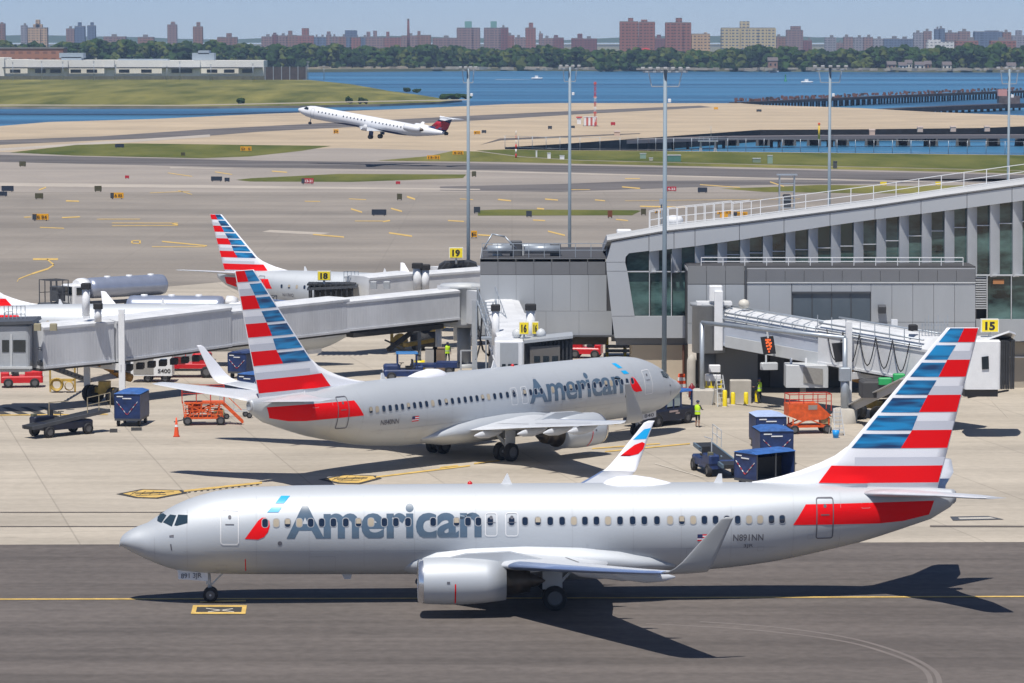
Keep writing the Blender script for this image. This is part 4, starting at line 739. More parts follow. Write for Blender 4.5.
def jetliner(name, label, pose, reg, side, main=True, titles=True, sub=None, group=None, scale=None, wings_logo=True, open_far=True, gd=None, fink=1.0):
    t = thing(name, label, 'airliner', (pose[0], pose[1], 0), pose[2], group)
    if scale: t.scale = scale
    # fuselage with its painted marks
    m = MB(); xs = [-.11, -.095, -.06, 0, .06, .15, .3, .5, .8, 1.2, 1.7, 2.1, 2.5, 3, 3.6, 4.3, 5, 6, 8, 11, 14, 17, 20, 23, 25, 26.5, 28, 29, 30, 31, 32, 33, 34, 35, 36, 36.8, 37.4, XEND - .15, XEND]
    m.loft([FUS.ring(x) for x in xs])
    F = lambda x, z: FUS.P(x, z, side)
    wv = SP(500, 521.6, 1.86)[1]                                                    # window line height
    # red band at the tail
    m.m = 1; rb = [SP(793, 525, 1.6), SP(806, 504.6, 1.5), SP(936, 502, .9), SP(931, 516, .9), SP(905, 522.6, 1.2), SP(880, 524.6, 1.3)]
    for sd in (side, -side): decal(m, lambda x, z: FUS.P(x, z, sd, .008), rb, xs=.4)
    if titles:
        m.m = 2; x0, zb = SP(286.6, 539, 1.84); x1 = SP(481.6, 539, 1.86)[0]; zc = SP(300, 507.2, 1.7)[1]
        vs, fs = text_polys('American', 1.0, 0.028, x1 - x0); cap = zc - zb
        hA = text_polys('A', 1.0, .028)[0]; k = cap / 1.0
        mx = max(v[1] for v in vs); vtA = text_polys('Amerca', 1.0, .028); rel = 1.0
        uA = max(v[0] for v in hA) * (x1 - x0) / max(v[0] for v in text_polys('American', 1.0, .028)[0]); V = [((x0 + u) if side > 0 else (x1 - u), zb + .04 + max(v, -.01) * cap * (1.0 if u < uA * .97 else 1.115)) for u, v in vs]
        decal(m, F, V, fs, xs=3.0, zs=.12)
        m.m = 3; q = lambda L_: [SP(a, b2, 1.7) for a, b2 in L_]
        decal(m, F, q([(281, 497.8), (289.8, 497.8), (283.8, 504.4), (275, 504.4)]), xs=.5); decal(m, F, q([(271.6, 508), (281.8, 508), (278.2, 512.6), (267, 512.6)]), xs=.5)
        m.m = 1; decal(m, F, [SP(a, b2, 1.83) for a, b2 in [(244.8, 538.8), (252, 529), (258, 521), (262, 518), (266, 518.2), (269.2, 521), (269.8, 526), (268, 532), (264, 537), (258, 539.4)]], xs=.5)
    # registration, ship number and flag
    zr = SP(748, 541, 1.84)[1]; xr0, xr1 = SP(733.2, 541, 1.84)[0], SP(763.8, 541, 1.84)[0]; hr_ = SP(748, 534.4, 1.84)[1] - zr
    m.m = 4; vs, fs = text_polys(reg, hr_, .012, xr1 - xr0); decal(m, F, [((xr0 + u) if side > 0 else (xr1 - u), zr + v) for u, v in vs], fs, xs=3)
    if sub: vs, fs = text_polys(sub, hr_ * .5, .0, .45); xm = (xr0 + xr1) / 2; decal(m, F, [((xm - .2 + u) if side > 0 else (xm + .2 - u), zr - hr_ * 1.05 + v) for u, v in vs], fs, xs=3)
    if main:
        fx0, fz = SP(697.4, 541, 1.84); fx1 = SP(709.6, 541, 1.84)[0]; fh = (fx1 - fx0) * .56
        for i in range(5): m.m = 1 if i % 2 == 0 else 5; decal(m, F, [(fx0, fz + fh * i / 5), (fx1, fz + fh * i / 5), (fx1, fz + fh * (i + 1) / 5), (fx0, fz + fh * (i + 1) / 5)])
        m.m = 6; a = fx0 if side > 0 else fx1 - (fx1 - fx0) * .42; decal(m, lambda x, z: FUS.P(x, z, side, .018), [(a, fz + fh * .46), (a + (fx1 - fx0) * .42, fz + fh * .46), (a + (fx1 - fx0) * .42, fz + fh), (a, fz + fh)])
    # thin panel seams, service marks
    m.m = 7
    for x in ((1.55, 3.05) if main else ()): decal(m, lambda x_, z: FUS.P(x_, z, side, .006), [(x, FUS.dims(x)[1] + .35), (x + .014, FUS.dims(x)[1] + .35), (x + .014, FUS.dims(x)[0] - .35), (x, FUS.dims(x)[0] - .35)])
    for x in (6.2, 8.6, 11.1, 13.4, 16.2, 20.6, 23.4, 25.6, 27.9, 30.8, 33.0): decal(m, lambda x_, z: FUS.P(x_, z, side, .006), [(x, 1.75), (x + .012, 1.75), (x + .012, 5.0), (x, 5.0)])
    decal(m, lambda x_, z: FUS.P(x_, z, side, .006), [(2.2, 2.55), (30, 2.55), (30, 2.565), (2.2, 2.565)], xs=1)
    for (hx, hz, hw_, hh_) in ((4.6, 1.75, .5, .3), (9.2, 1.9, 1.2, .8), (12.0, 2.6, .12, .12), (15.6, 4.7, .12, .1), (26.4, 2.2, 1.1, .75), (29.3, 2.5, .3, .25), (31.6, 3.0, .25, .2), (21.3, 2.75, .1, .1), (34.2, 4.4, .4, .25)): ringpoly(m, lambda x_, z: FUS.P(x_, z, side, .008), hx, hz, hw_, hh_, .04, .014)
    m.m = 7
    m.m = 1; decal(m, F, [(5.68, 1.58), (5.72, 1.58), (5.72, 2.2), (5.68, 2.2)])
    m.m = 4; decal(m, F, rrect(7.28, 2.95, .2, .2, .09)); decal(m, F, [(2.25, 3.2), (2.45, 3.2), (2.45, 3.32), (2.25, 3.28)], xs=.2); decal(m, F, [(2.32, 2.6), (2.38, 2.6), (2.34, 2.9), (2.28, 2.9)], xs=.2)
    fo = m.build('fuselage', [SILVER, TRED, TITLE, LBLUE, LINEK, TWHITE, BLUEP, WRIM], t)
    for p_ in fo.data.polygons:                                                      # grey tail-cone cap
        if p_.material_index == 0 and 19 - p_.center.x > XEND - .75: pass
    # cabin windows
    wx = [265, 276.2, 287.6, 299.3, 310.7, 321.7, 333.4, 345.8, 358.5, 371, 384.4, 395.9, 408, 433.2, 456.6, 468, 478.4, 490.3, 511.7, 525.1, 538, 550.3, 562.2, 573.9, 585, 596.5, 608.1, 620.1, 632.7, 644.4, 657, 670.2, 681.9, 693.3, 704.5, 715.6, 727, 737.8, 749.3, 760.4, 771.8, 782.6]
    sh = {276.2, 299.3, 371, 573.9, 608.1, 670.2, 693.3, 749.3, 760.4}
    if not main: wx = [262 + 21 * k for k in range(25)]; sh = set()
    if not main: pass
    for i, x in enumerate(wx):
        a, z = SP(x, 521.6, 1.86); z = wv; w_ = MB()
        if not main and i in (3, 11): continue
        w_.m = 0; decal(w_, lambda x_, z_: FUS.P(x_, z_, side, .014), rrect(a, z, .315, .42, .12)); w_.m = 2 if (x in sh and side > 0) or (side < 0 and i % 9 == 4) else 1
        decal(w_, lambda x_, z_: FUS.P(x_, z_, side, .02), rrect(a, z, .255, .36, .10)); 
        if (i * 7 + (0 if side > 0 else 3)) % 6 == 2 and w_.m == 1:
            hh = .08 + .06 * (i % 3); w_.m = 2; decal(w_, lambda x_, z_: FUS.P(x_, z_, side, .026), [(a - .11, z + .15 - hh), (a + .11, z + .15 - hh), (a + .11, z + .14), (a + .08, z + .17), (a - .08, z + .17), (a - .11, z + .14)])
        w_.build('window', [WRIM, WINP, SHADE], t)
    # doors
    def door(x0p, x1p, y0p, y1p, lm, th_=.045, l=1.8):
        a, zt = SP(x0p, y0p, l); b2, zl = SP(x1p, y1p, l); w_ = MB(); fn = lambda x_, z_: FUS.P(x_, z_, side, .022)
        ringpoly(w_, fn, (a + b2) / 2, (zt + zl) / 2, b2 - a, zt - zl, .12, th_); w_.m = 1
        decal(w_, fn, rrect((a + b2) / 2, zl + (zt - zl) * .80, .14, .16, .06)); decal(w_, fn, [((a + b2) / 2 - .2, zl + (zt - zl) * .58), ((a + b2) / 2 + .2, zl + (zt - zl) * .58), ((a + b2) / 2 + .2, zl + (zt - zl) * .605), ((a + b2) / 2 - .2, zl + (zt - zl) * .605)])
        w_.build('door', [lm, LINEK], t)
    door(220.2, 239, 511, 544.5, LINE, .04, 1.8); door(816.5, 834, 498.2, 539.4, LINEK, .05, 1.5)
    if main:
        door(485, 497.4, 513.4, 536, LINE, .035, 1.85); door(505.4, 518.4, 513.2, 536, LINE, .035, 1.85)
    # cockpit windows, both sides
    K = lambda L_, l: [SP(100 + a / 4.556, 470 + b2 / 4.556, l) for a, b2 in L_]
    for sd in (1, -1):
        for poly, l in (([(243, 231), (272, 198), (303, 206), (282, 236)], .6), ([(286, 240), (318, 207), (347, 208), (328, 254)], 1.05), ([(338, 253), (355, 208), (399, 207), (399, 240), (350, 254)], 1.3)):
            w_ = MB(); decal(w_, lambda x_, z_: FUS.P(x_, z_, sd, .016), K(poly, l), xs=.12, zs=.1); w_.build('cockpit_window', COCK, t)
    # belly fairing
    m = MB(); m.loft([[(19 - x, hw * math.cos(2 * PI * k / 28) * (1 if True else 1), zc_ + hh * math.sin(2 * PI * k / 28)) for k in range(28)] for x, hw, hh, zc_ in
            ((12.6, .9, .3, 1.75), (13.4, 1.6, .6, 1.85), (14.4, 2.0, .95, 1.98), (16, 2.2, 1.05, 2.03), (18.5, 2.28, 1.1, 2.05), (21, 2.25, 1.05, 2.0), (22.8, 2.1, .9, 1.92), (24.2, 1.8, .6, 1.85), (25.4, 1.2, .25, 1.7))])
    m.build('belly_fairing', SILVER, t)
    # wings with winglets
    for sg in (1, -1):
        zt_ = 0.0
        def wsec(y, xle, ch, z, tk, up=None):
            nrm = up or (0, -.09 * sg, 1); return foil((19 - xle, sg * y, z), ch, nrm, tk)
        secs = [(1.2, 13.7, 8.6, 1.95, .13), (2.0, 14.7, 7.5, 2.02, .13), (3.6, 16.1, 6.0, 2.17, .12), (5.8, 17.5, 4.35, 2.42, .11), (9.0, 19.2, 3.55, 2.80, .105), (12.5, 21.05, 2.72, 3.22, .10), (15.5, 22.65, 2.02, 3.60, .095), (16.7, 23.3, 1.74, 3.78, .09)]
        rings = [wsec(*s_) for s_ in secs]
        m = MB(); m.loft(rings); m.build('wing', WINGG, t)
        # winglet: blends upward
        wl = [((16.7, 23.3, 1.74, 3.78), 6), ((17.05, 23.55, 1.62, 3.86), 22), ((17.32, 23.8, 1.48, 4.05), 48), ((17.48, 24.1, 1.32, 4.35), 68), ((17.62, 24.6, 1.05, 4.95), 78), ((17.78, 25.2, .72, 5.65), 80), ((17.9, 25.62, .50, 6.16), 80), ((17.92, 25.85, .32, 6.26), 80)]
        m = MB(); m.loft([foil((19 - a[1], sg * a[0], a[3]), a[2], (0, -sg * math.sin(R(an)), math.cos(R(an))), .085) for a, an in wl])
        if wings_logo:
            def WP(x, z, off=.016):   # inner face of the winglet
                le = interp([(4.35, 24.1), (4.95, 24.6), (5.65, 25.2), (6.16, 25.62)], z); c_ = interp([(4.35, 1.32), (4.95, 1.05), (5.65, .72), (6.16, .5)], z); y = interp([(4.35, 17.48), (4.95, 17.62), (5.65, 17.78), (6.16, 17.9)], z)
                u = max(0.001, min(.97, (x - le) / c_)); return Vector((19 - x, sg * (y - naca(u, .085) * c_ - off), z))
            lw = lambda pts: [(interp([(4.35, 24.1), (4.95, 24.6), (5.65, 25.2), (6.16, 25.62)], z) + u * interp([(4.35, 1.32), (4.95, 1.05), (5.65, .72), (6.16, .5)], z), z) for u, z in pts]
            m.m = 1; decal(m, WP, lw([(.1, 4.5), (.5, 4.5), (.82, 4.6), (.95, 4.85), (.93, 5.12), (.75, 5.2), (.42, 5.06), (.24, 4.78)]), xs=.1, zs=.1); m.m = 2; decal(m, WP, lw([(.14, 5.32), (.9, 5.36), (.92, 5.9), (.42, 5.84)]), xs=.1, zs=.1)
        wo_ = m.build('winglet', [WGL if sg == side else TWHITE, TRED, LBLUE], t)
        if fink != 1:
            for v in wo_.data.vertices:
                k_ = max(0, v.co.z - 4.0); v.co.z -= k_ * .45; v.co.x += k_ * .3
        # slats: bare metal leading edge, a little proud
        m = MB(); m.loft([foil((19 - s_[1] + .03, sg * s_[0], s_[3]), s_[2], (0, -.09 * sg, 1), s_[4], 0, .13, 1.10) for s_ in secs[3:]]); m.build('slat', SLAT, t)
        m = MB(); m.loft([foil((19 - a + .03, sg * y, z), c_, (0, -.09 * sg, 1), tk, 0, .06, 1.12) for y, a, c_, z, tk in ((2.3, 14.95, 7.2, 2.05, .13), (3.9, 16.3, 5.7, 2.2, .12))]); m.build('slat', SLAT, t)
        # flap seam + flap track fairings
        for y in (3.1, 6.6, 9.4, 12.0):
            te = interp([(1.2, 22.3), (5.8, 21.85), (16.7, 25.0)], y); z = interp([(1.2, 1.95), (5.8, 2.42), (16.7, 3.78)], y) - .28
            m = MB(); m.loft([[(19 - (te + dx), sg * y + r_ * .17 * math.cos(a_ * PI / 5), z - dz + r_ * .24 * math.sin(a_ * PI / 5)) for a_ in range(10)] for dx, r_, dz in ((-2.0, .1, -.12), (-1.5, .8, -.02), (-.6, 1.1, .04), (.2, .8, .06), (.7, .15, .05))]); m.build('flap_track_fairing', WINGG, t)
        # spoiler / flap line on the upper surface
        m = MB()
        for y0, y1, cf in ((2.3, 5.6, .72), (6.2, 12.8, .70)):
            for f in (0, 1):
                pass
            pts = []
            for y in (y0, y1): a = interp([(1.2, 13.7), (2.0, 14.7), (3.6, 16.1), (5.8, 17.5), (16.7, 23.3)], y); c_ = interp([(1.2, 8.6), (2, 7.5), (3.6, 6.0), (5.8, 4.35), (16.7, 1.74)], y); z = interp([(1.2, 1.95), (5.8, 2.42), (16.7, 3.78)], y); pts.append((a + c_ * cf, sg * y, z + naca(cf, .11) * c_ + .015))
            (xa, ya, za), (xb, yb, zb2) = pts; m.add([(19 - xa, ya, za), (19 - xb, yb, zb2), (19 - xb - .07, yb, zb2), (19 - xa - .07, ya, za)], [(0, 1, 2, 3)])
        m.build('flap_seam', DGREY, t)
        # engine
        e = MB(); c_ = (0, sg * 4.83, 1.62); X = lambda x: 19 - x
        e.lathe([(X(13.52), .80), (X(13.50), .90), (X(13.56), .985), (X(13.85), 1.045), (X(14.6), 1.09), (X(15.6), 1.09), (X(16.5), 1.02), (X(17.42), .90), (X(17.40), .87)], 36, c_, 'X', .955); eo = e.build('engine_cowl', SILVER, t)
        e = MB(); e.lathe([(X(13.9), .80), (X(13.60), .795), (X(13.49), .85), (X(13.47), .91), (X(13.53), .99), (X(13.72), 1.034)], 36, c_, 'X', .955); e.build('inlet_lip', LIPM, eo)
        e = MB(); e.lathe([(X(13.9), .80), (X(14.4), .80), (X(14.42), .28), (X(13.95), .02)], 24, c_, 'X', .955); e.build('fan', FAN, eo)
        e = MB(); e.lathe([(X(17.38), .88), (X(17.3), .70), (X(18.0), .60), (X(18.5), .50), (X(18.48), .42), (X(18.4), .36), (X(18.9), .22), (X(19.2), .02)], 28, c_, 'X'); e.build('exhaust_nozzle', EXH, eo)
        e = MB(); arc = [R(a_) for a_ in range(2, -62, -6)]; cr_ = lambda a_, x_, rr_=1.104: (x_, sg * (4.83 + rr_ * math.cos(a_)), 1.62 + rr_ * .965 * math.sin(a_))
        for a_, b3 in zip(arc[:-1], arc[1:]): e.add([cr_(a_, X(15.1)), cr_(a_, X(15.16)), cr_(b3, X(15.16)), cr_(b3, X(15.1))], [(0, 1, 2, 3)])
        e.build('cowl_line', TRED, eo)
        e = MB(); [e.add([cr_(R(8), X(x_)), cr_(R(8), X(x_ + .14)), cr_(R(2), X(x_ + .14)), cr_(R(2), X(x_))], [(0, 1, 2, 3)]) for x_ in (14.75,)]; e.build('cowl_placard', LINEK, eo)
        e = MB(); pr = [(14.6, 2.62), (15.6, 2.86), (17.6, 2.95), (19.4, 2.5), (19.6, 2.15), (18.4, 2.0), (17.2, 2.2), (15.6, 2.5)]
        e.extr([(X(a), sg * 4.83 - .19, b2) for a, b2 in pr], (0, .38, 0)); e.build('engine_pylon', SILVER, t)
        # chine / strake
        e = MB(); e.extr([(X(14.2), sg * 4.1, 2.25), (X(15.5), sg * 4.05, 2.55), (X(15.6), sg * 4.1, 2.3)], (0, .04, 0)); e.build('strake', WINGG, eo)
        # main gear
        e = MB(); gx = X(19.72); e.tube((gx, sg * 2.86, .56), (gx + .15, sg * 3.0, 2.15), .13, .16, 12); e.tube((gx, sg * 2.3, .56), (gx, sg * 3.4, .56), .08); e.bar((gx, sg * 2.86, .9), (gx - .9, sg * 2.7, 1.9), .12); e.bar((gx, sg * 2.8, 1.2), (gx, sg * 1.7, 1.75), .12); e.box((gx + .1, sg * 3.12, 1.45), (.9, .04, 1.0)); e.build('main_gear', LGREY, t)
        for d in (-.43, .43): wheel(t, (gx, sg * 2.86 + d, .56), .56, .38)
        # tailplane
        m = MB(); zs_ = 5.02
        m.loft([foil((19 - a, sg * y, z), c2, (0, -.12 * sg, 1), .095) for y, a, c2, z in ((.45, 33.9, 4.25, 4.86), (1.5, 34.75, 3.6, 4.98), (4.2, 36.85, 2.35, 5.25), (6.9, 38.25, 1.32, 5.49), (7.18, 38.6, .95, 5.53))]); m.build('tailplane', WINGG, t)
    # fin
    m = MB(); zz = [ZB, ZB + 1.5, ZB + 3, ZB + 4.5, ZB + 6, ZT - .12, ZT]
    cc = [0, .01, .03, .06, .1, .16, .24, .34, .46, .6, .75, .9, 1.0]
    def fring(z, k=1.0):
        le, te = fin_le(z), fin_te(z); c_ = te - le; return [(19 - (le + c_ * u), naca(u, .085) * c_ * k + .004, z) for u in cc] + [(19 - (le + c_ * u), -naca(u, .085) * c_ * k - .004, z) for u in reversed(cc[1:])]
    m.loft([fring(z, .45 if z == ZT else 1.0) for z in zz])
    # dorsal fillet
    dr = [(752, 481.6, .02), (765, 479.8, .05), (780, 476.3, .10), (800, 470.4, .16), (820, 462.6, .22), (835, 455.4, .27), (847, 446.6, .33), (862, 429, .36), (872, 418, .36)]
    rg = []
    for a, b2, hw in dr:
        x, z = SP(a, b2); zb = FUS.dims(x)[0] - .25; rg.append([(19 - x, 0, z), (19 - x, -hw * .35, z - (z - zb) * .25), (19 - x, -hw * .8, z - (z - zb) * .7), (19 - x, -hw * 1.5, zb), (19 - x, hw * 1.5, zb), (19 - x, hw * .8, z - (z - zb) * .7), (19 - x, hw * .35, z - (z - zb) * .25)])
    # the last rings stay inside the fin
    m.loft(rg[:-2] + [[(p[0] - .9, p[1] * .8, p[2]) for p in rg[-3]]])
    def divx(py): # photo x of the blue / red divider
        return interp([(327, 965), (342, 958), (359.8, 947.4), (376.8, 938.6), (394.7, 928), (412, 919), (430, 912), (448, 900.6)], py)
    def lex(py): return interp([(327, 946.8), (448, 846.8)], py) + 4.6
    def tex(py): return interp([(327, 979.2), (483, 938.9)], py) - 0.3
    blue = [(328.2, 342.2), (345.2, 359.6), (362.7, 376.8), (380.3, 394.7), (397.9, 412.3), (415.6, 430.2), (433.8, 448)]; red = [(328.2, 342.2), (359.8, 376.8), (394.9, 412), (430, 448)]; wht = [(342.2, 351), (376.8, 386), (412, 421), (448, 457)]; gry = [(351, 359.8), (386, 394.9), (421, 430), (457, 465.6)]
    for sd in (1, -1):
        fn = lambda x, z: finP(x, z, sd, .012)
        def strip(y0, y1, fa, fb, mi):
            m.m = mi; n_ = 2
            for i in range(n_):
                ya, yb = y0 + (y1 - y0) * i / n_, y0 + (y1 - y0) * (i + 1) / n_
                decal(m, fn, [S0(fa(ya), ya), S0(fb(ya), ya), S0(fb(yb), yb), S0(fa(yb), yb)], xs=.22, zs=5)
        fn = lambda x, z: finR(x, z, sd, .016)
        for y0, y1 in blue: strip(y0, y1, lex, divx, 1)
        for y0, y1 in red: strip(y0, y1, divx, tex, 2)
        for y0, y1 in gry: strip(y0, y1, (divx if y0 < 448 else (lambda y: lex(y) + 3)), tex, 3)
        strip(465.6, 482.6, lambda y: 831.5 - (y - 465.6) * .78, tex, 2)
    fo_ = m.build('tail_fin', [TWHITE, TBLUE, TRED, TGREY], t)
    if fink != 1:
        for v in fo_.data.vertices:
            if v.co.z > ZB: v.co.z = ZB + (v.co.z - ZB) * fink
    # tail cone cap (APU exhaust)
    m = MB(); r0 = FUS.ring(XEND - .02, 24); c0 = Vector((19 - XEND, 0, sum(p[2] for p in r0) / 24)); m.loft([[c0 + (Vector(p) - c0) * k + Vector((dx, 0, 0)) for p in r0] for k, dx in ((1.02, .2), (1.0, -.05), (.7, -.12), (.66, .05))]); m.build('exhaust_cap', BELLY, t)
    # antennas, beacon, radome dome
    m = MB(); m.extr([(19 - 17.6 + .25, -.03, 5.2), (19 - 17.6 - .1, -.03, 5.85), (19 - 17.75, -.03, 5.85), (19 - 18.0, -.03, 5.2)], (0, .06, 0)); m.build('blade_antenna', WHITE, t)
    m = MB(); m.extr([(19 - 27.2, -.03, 5.2), (19 - 27.5, -.03, 5.78), (19 - 27.65, -.03, 5.78), (19 - 27.7, -.03, 5.2)], (0, .06, 0)); m.build('blade_antenna', WHITE, t)
    m = MB(); m.extr([(19 - 10.0, -.03, 1.45), (19 - 10.2, -.03, 1.0), (19 - 10.5, -.03, 1.0), (19 - 10.6, -.03, 1.45)], (0, .06, 0)); m.build('blade_antenna', WINGG, t)
    if main:
        m = MB(); m.loft([[(19 - x, w_ * math.cos(PI * k / 9), 5.14 + h_ * math.sin(PI * k / 9)) for k in range(10)] for x, w_, h_ in ((22.0, .1, .08), (22.3, .4, .38), (22.8, .58, .55), (23.6, .62, .60), (24.4, .55, .48), (25.1, .4, .3), (25.7, .12, .12))]); m.build('antenna_dome', TWHITE, t)
        m = MB(); m.lathe([(0, .12), (.1, .1), (.16, .02)], 10, (19 - 16.0, 0, FUS.dims(16)[0] - .02), 'Z'); m.build('beacon', RED, t)
    # nose gear
    m = MB(); gx = 19 - 4.05; m.tube((gx, 0, .34), (gx + .12, 0, 1.6), .08, .11, 10); m.bar((gx, 0, .75), (gx - .7, 0, 1.45), .08); m.tube((gx, -.3, .34), (gx, .3, .34), .05); m.box((gx + .1, 0, .95), (.2, .3, .25)); m.build('nose_gear', LGREY, t)
    for d in (-.2, .2): wheel(t, (gx, d, .34), .34, .2)
    for d in (-.36, .36):
        m = MB(); m.add([(19 - 2.55, d, 1.62), (19 - 3.95, d, 1.5), (19 - 3.95, d * 1.15, 1.02), (19 - 2.6, d * 1.15, 1.12)], [(0, 1, 2, 3)]); m.m = 0
        dd = m.build('nose_gear_door', WHITE, t); sld = dd.modifiers.new('s', 'SOLIDIFY'); sld.thickness = .03
        if gd and d * side > 0:
            q = MB(); sg = side; put_text(q, gd, (19 - 3.78 if sg < 0 else 19 - 2.72, d * 1.15 + .03 * sg, 1.16), (sg * -1, 0, .03), (0, 0, 1), .22, .01, .95); q.build('door_number', LINEK, dd)
    return t
jetliner('jet_airliner', 'silver airliner taxiing in the foreground, its striped tail at the right', P1, 'N891NN', 1, sub='3JR', group='silver airliners with striped tails', gd='891 3JR')
jetliner('jet_airliner', 'silver airliner parked nose right at the gate, behind the foreground one', P2, 'N840NN', -1, group='silver airliners with striped tails', gd='840', wings_logo=False)
# two smaller regional jets of the same livery behind the jet bridges
def regional(name, label, reg, x, y, th):
    return jetliner(name, label, (x, y, th), reg, -1, main=False, titles=False, scale=(.82, .84, .91), fink=.76, group='silver airliners with striped tails', wings_logo=False)
def tailpose(px, D, th, k=.82):
    """place so that the fin's trailing top corner sits at photo x=px, distance D"""
    X = XD(px, D); d = (fin_te(ZT) - 19) * k; return X + d * math.cos(th), D + d * math.sin(th), th
regional('regional_jet', 'smaller white jet behind the long jet bridge, its striped tail above the gate aircraft tail', 'N117HQ', *tailpose(210.5, 316, R(-26)))
regional('regional_jet', 'white jet mostly hidden behind the long jet bridge at the far left', 'N122HQ', *tailpose(-66, 273, R(1)))
# ---------------------------------------------------------------- departing regional jet with rear engines
CX0 = 18.0
def crj(loc, head, pitch):
    t = thing('departing_jet', 'slim white twin jet taking off over the runway with a red and blue tail', 'airliner', loc, head); t.rotation_euler = (0, -pitch, head); t.scale = (.975, .975, .975)
    f = Fus([(0, .02), (.3, .32), (1.0, .6), (1.7, .80), (2.6, 1.18), (4.0, 1.34), (26, 1.34), (31, 1.3), (34.5, .95)], [(0, -.02), (.3, -.32), (1, -.68), (2.2, -1.08), (4, -1.34), (24, -1.34), (28, -1.0), (32, -.2), (34.5, .45)],
            [(0, .02), (.3, .38), (1, .75), (2.2, 1.12), (4, 1.34), (25, 1.34), (29, 1.1), (32.5, .6), (34.5, .2)], [(0, .5), (34, .5)], CX0)
    side = 1
    W_ = mat('white_airframe', (.76, .77, .79), .3, coat=.3); NB = mat('airline_navy', (0.012, 0.03, 0.12), .35); CR = mat('airline_crimson', (.40, .008, .03), .35)
    m = MB(); m.loft([f.ring(x, 32) for x in (0, .1, .3, .6, 1, 1.7, 2.2, 3, 4, 8, 14, 20, 24, 26, 28, 29.5, 31, 32.5, 33.6, 34.5)])
    m.m = 1; decal(m, lambda x, z: f.P(x, z, side), [(9, -1.25), (12, -.85), (24, -.8), (26, -1.0), (26, -1.2), (9, -1.3)], xs=.6)
    m.build('fuselage', [W_, NB], t)
    for k in range(24):
        x = 5.6 + k * .84
        if k in (6, 14): continue
        q = MB(); decal(q, lambda a, b2: f.P(a, b2, side, .02), rrect(x, .42, .24, .34, .1)); q.build('window', WINP, t)
    for x in (4.2,): q = MB(); ringpoly(q, lambda a, b2: f.P(a, b2, side, .02), x, .05, .8, 1.7, .1, .05); q.build('door', WRIM, t)
    for sd in (1, -1): q = MB(); decal(q, lambda a, b2: f.P(a, b2, sd, .02), [(1.75, .55), (2.2, .95), (3.0, .85), (3.1, .45), (2.2, .4)], xs=.2, zs=.1); q.build('cockpit_window', GLASS, t)
    for sg in (1, -1):
        m = MB(); m.loft([foil((CX0 - a, sg * y, z), c_, (0, -.05 * sg, 1), tk) for y, a, c_, z, tk in ((.8, 15.0, 6.2, -1.15, .13), (2.6, 16.4, 4.2, -1.05, .12), (7, 18.9, 2.8, -.75, .11), (11.4, 21.4, 1.5, -.45, .1))]); m.build('wing', WINGG, t)
        m = MB(); m.loft([foil((CX0 - a, sg * y, z), c_, (0, -sg * math.sin(R(an)), math.cos(R(an))), .09) for y, a, c_, z, an in ((11.4, 21.4, 1.5, -.45, 5), (11.7, 21.8, 1.2, -.2, 55), (12.0, 22.5, .6, .85, 75))]); m.build('winglet', W_, t)
        e = MB(); e.lathe([(CX0 - 26.3, .52), (CX0 - 26.25, .62), (CX0 - 26.6, .72), (CX0 - 28, .76), (CX0 - 29.3, .62), (CX0 - 29.9, .44), (CX0 - 29.9, .4), (CX0 - 29.2, .3)], 24, (0, sg * 2.15, .72), 'X'); en = e.build('engine_cowl', W_, t)
        e = MB(); e.lathe([(CX0 - 29.4, .38), (CX0 - 30.3, .30), (CX0 - 30.6, .05)], 16, (0, sg * 2.15, .72), 'X'); e.build('exhaust_nozzle', EXH, en)
        e = MB(); e.lathe([(CX0 - 26.28, .52), (CX0 - 26.7, .5), (CX0 - 26.72, .02)], 16, (0, sg * 2.15, .72), 'X'); e.build('fan', FAN, en)
        e = MB(); e.box((CX0 - 28.2, sg * 1.35, .6), (2.4, .9, .22)); e.build('engine_pylon', W_, t)
        m = MB(); m.loft([foil((CX0 - a, sg * y, z), c_, (0, .0, 1), .09) for y, a, c_, z in ((.1, 32.9, 2.8, 3.72), (4.3, 35.0, 1.2, 3.6))]); m.build('tailplane', WINGG, t)
        e = MB(); e.tube((CX0 - 18.8, sg * 1.9, -1.2), (CX0 - 18.7, sg * 2.0, -2.4), .12, .1); e.build('main_gear', LGREY, t)
        for d in (-.26, .26): wheel(t, (CX0 - 18.7 - .0, sg * 2.0 + d, -2.55), .46, .28)
        e = MB(); e.box((CX0 - 18.9, sg * 2.35, -1.75), (1.0, .05, .8)); e.build('gear_door', NB, t)
    m = MB(); c_ = [(30.2, .9, .16), (29.6, 1.1, .1)]
    secs = [(1.0, 29.6, 4.9), (1.6, 31.0, 3.9), (2.8, 32.2, 3.1), (3.6, 33.0, 2.5)]
    for i, (a, b2) in enumerate(zip(secs[:-1], secs[1:])):
        pass
    rings = [[(CX0 - x - c2 * u, naca(u, .1) * c2 + .01, z) for u in CH] + [(CX0 - x - c2 * u, -naca(u, .1) * c2 - .01, z) for u in reversed(CH[1:])] for z, x, c2 in secs]
    m.m = 1; m.loft(rings[:2]); m.m = 2; m.loft(rings[1:3]); m.m = 1; m.loft(rings[2:])
    m.m = 2; m.add([(CX0 - 32.0, .24, 1.3), (CX0 - 34.6, .06, 1.3), (CX0 - 35.1, .06, 2.8), (CX0 - 33.6, .2, 3.1)], [(0, 1, 2, 3)])
    m.build('tail_fin', [W_, NB, CR], t)
    m = MB(); m.lathe([(CX0 - 32.8, .25), (CX0 - 33.6, .24), (CX0 - 36.0, .03)], 10, (0, 0, 3.72), 'X'); m.build('fin_top_fairing', mat('white_airframe', (0, 0, 0)), t)
    m = MB(); m.tube((CX0 - 3.3, 0, -1.2), (CX0 - 3.2, 0, -2.2), .09); m.build('nose_gear', LGREY, t)
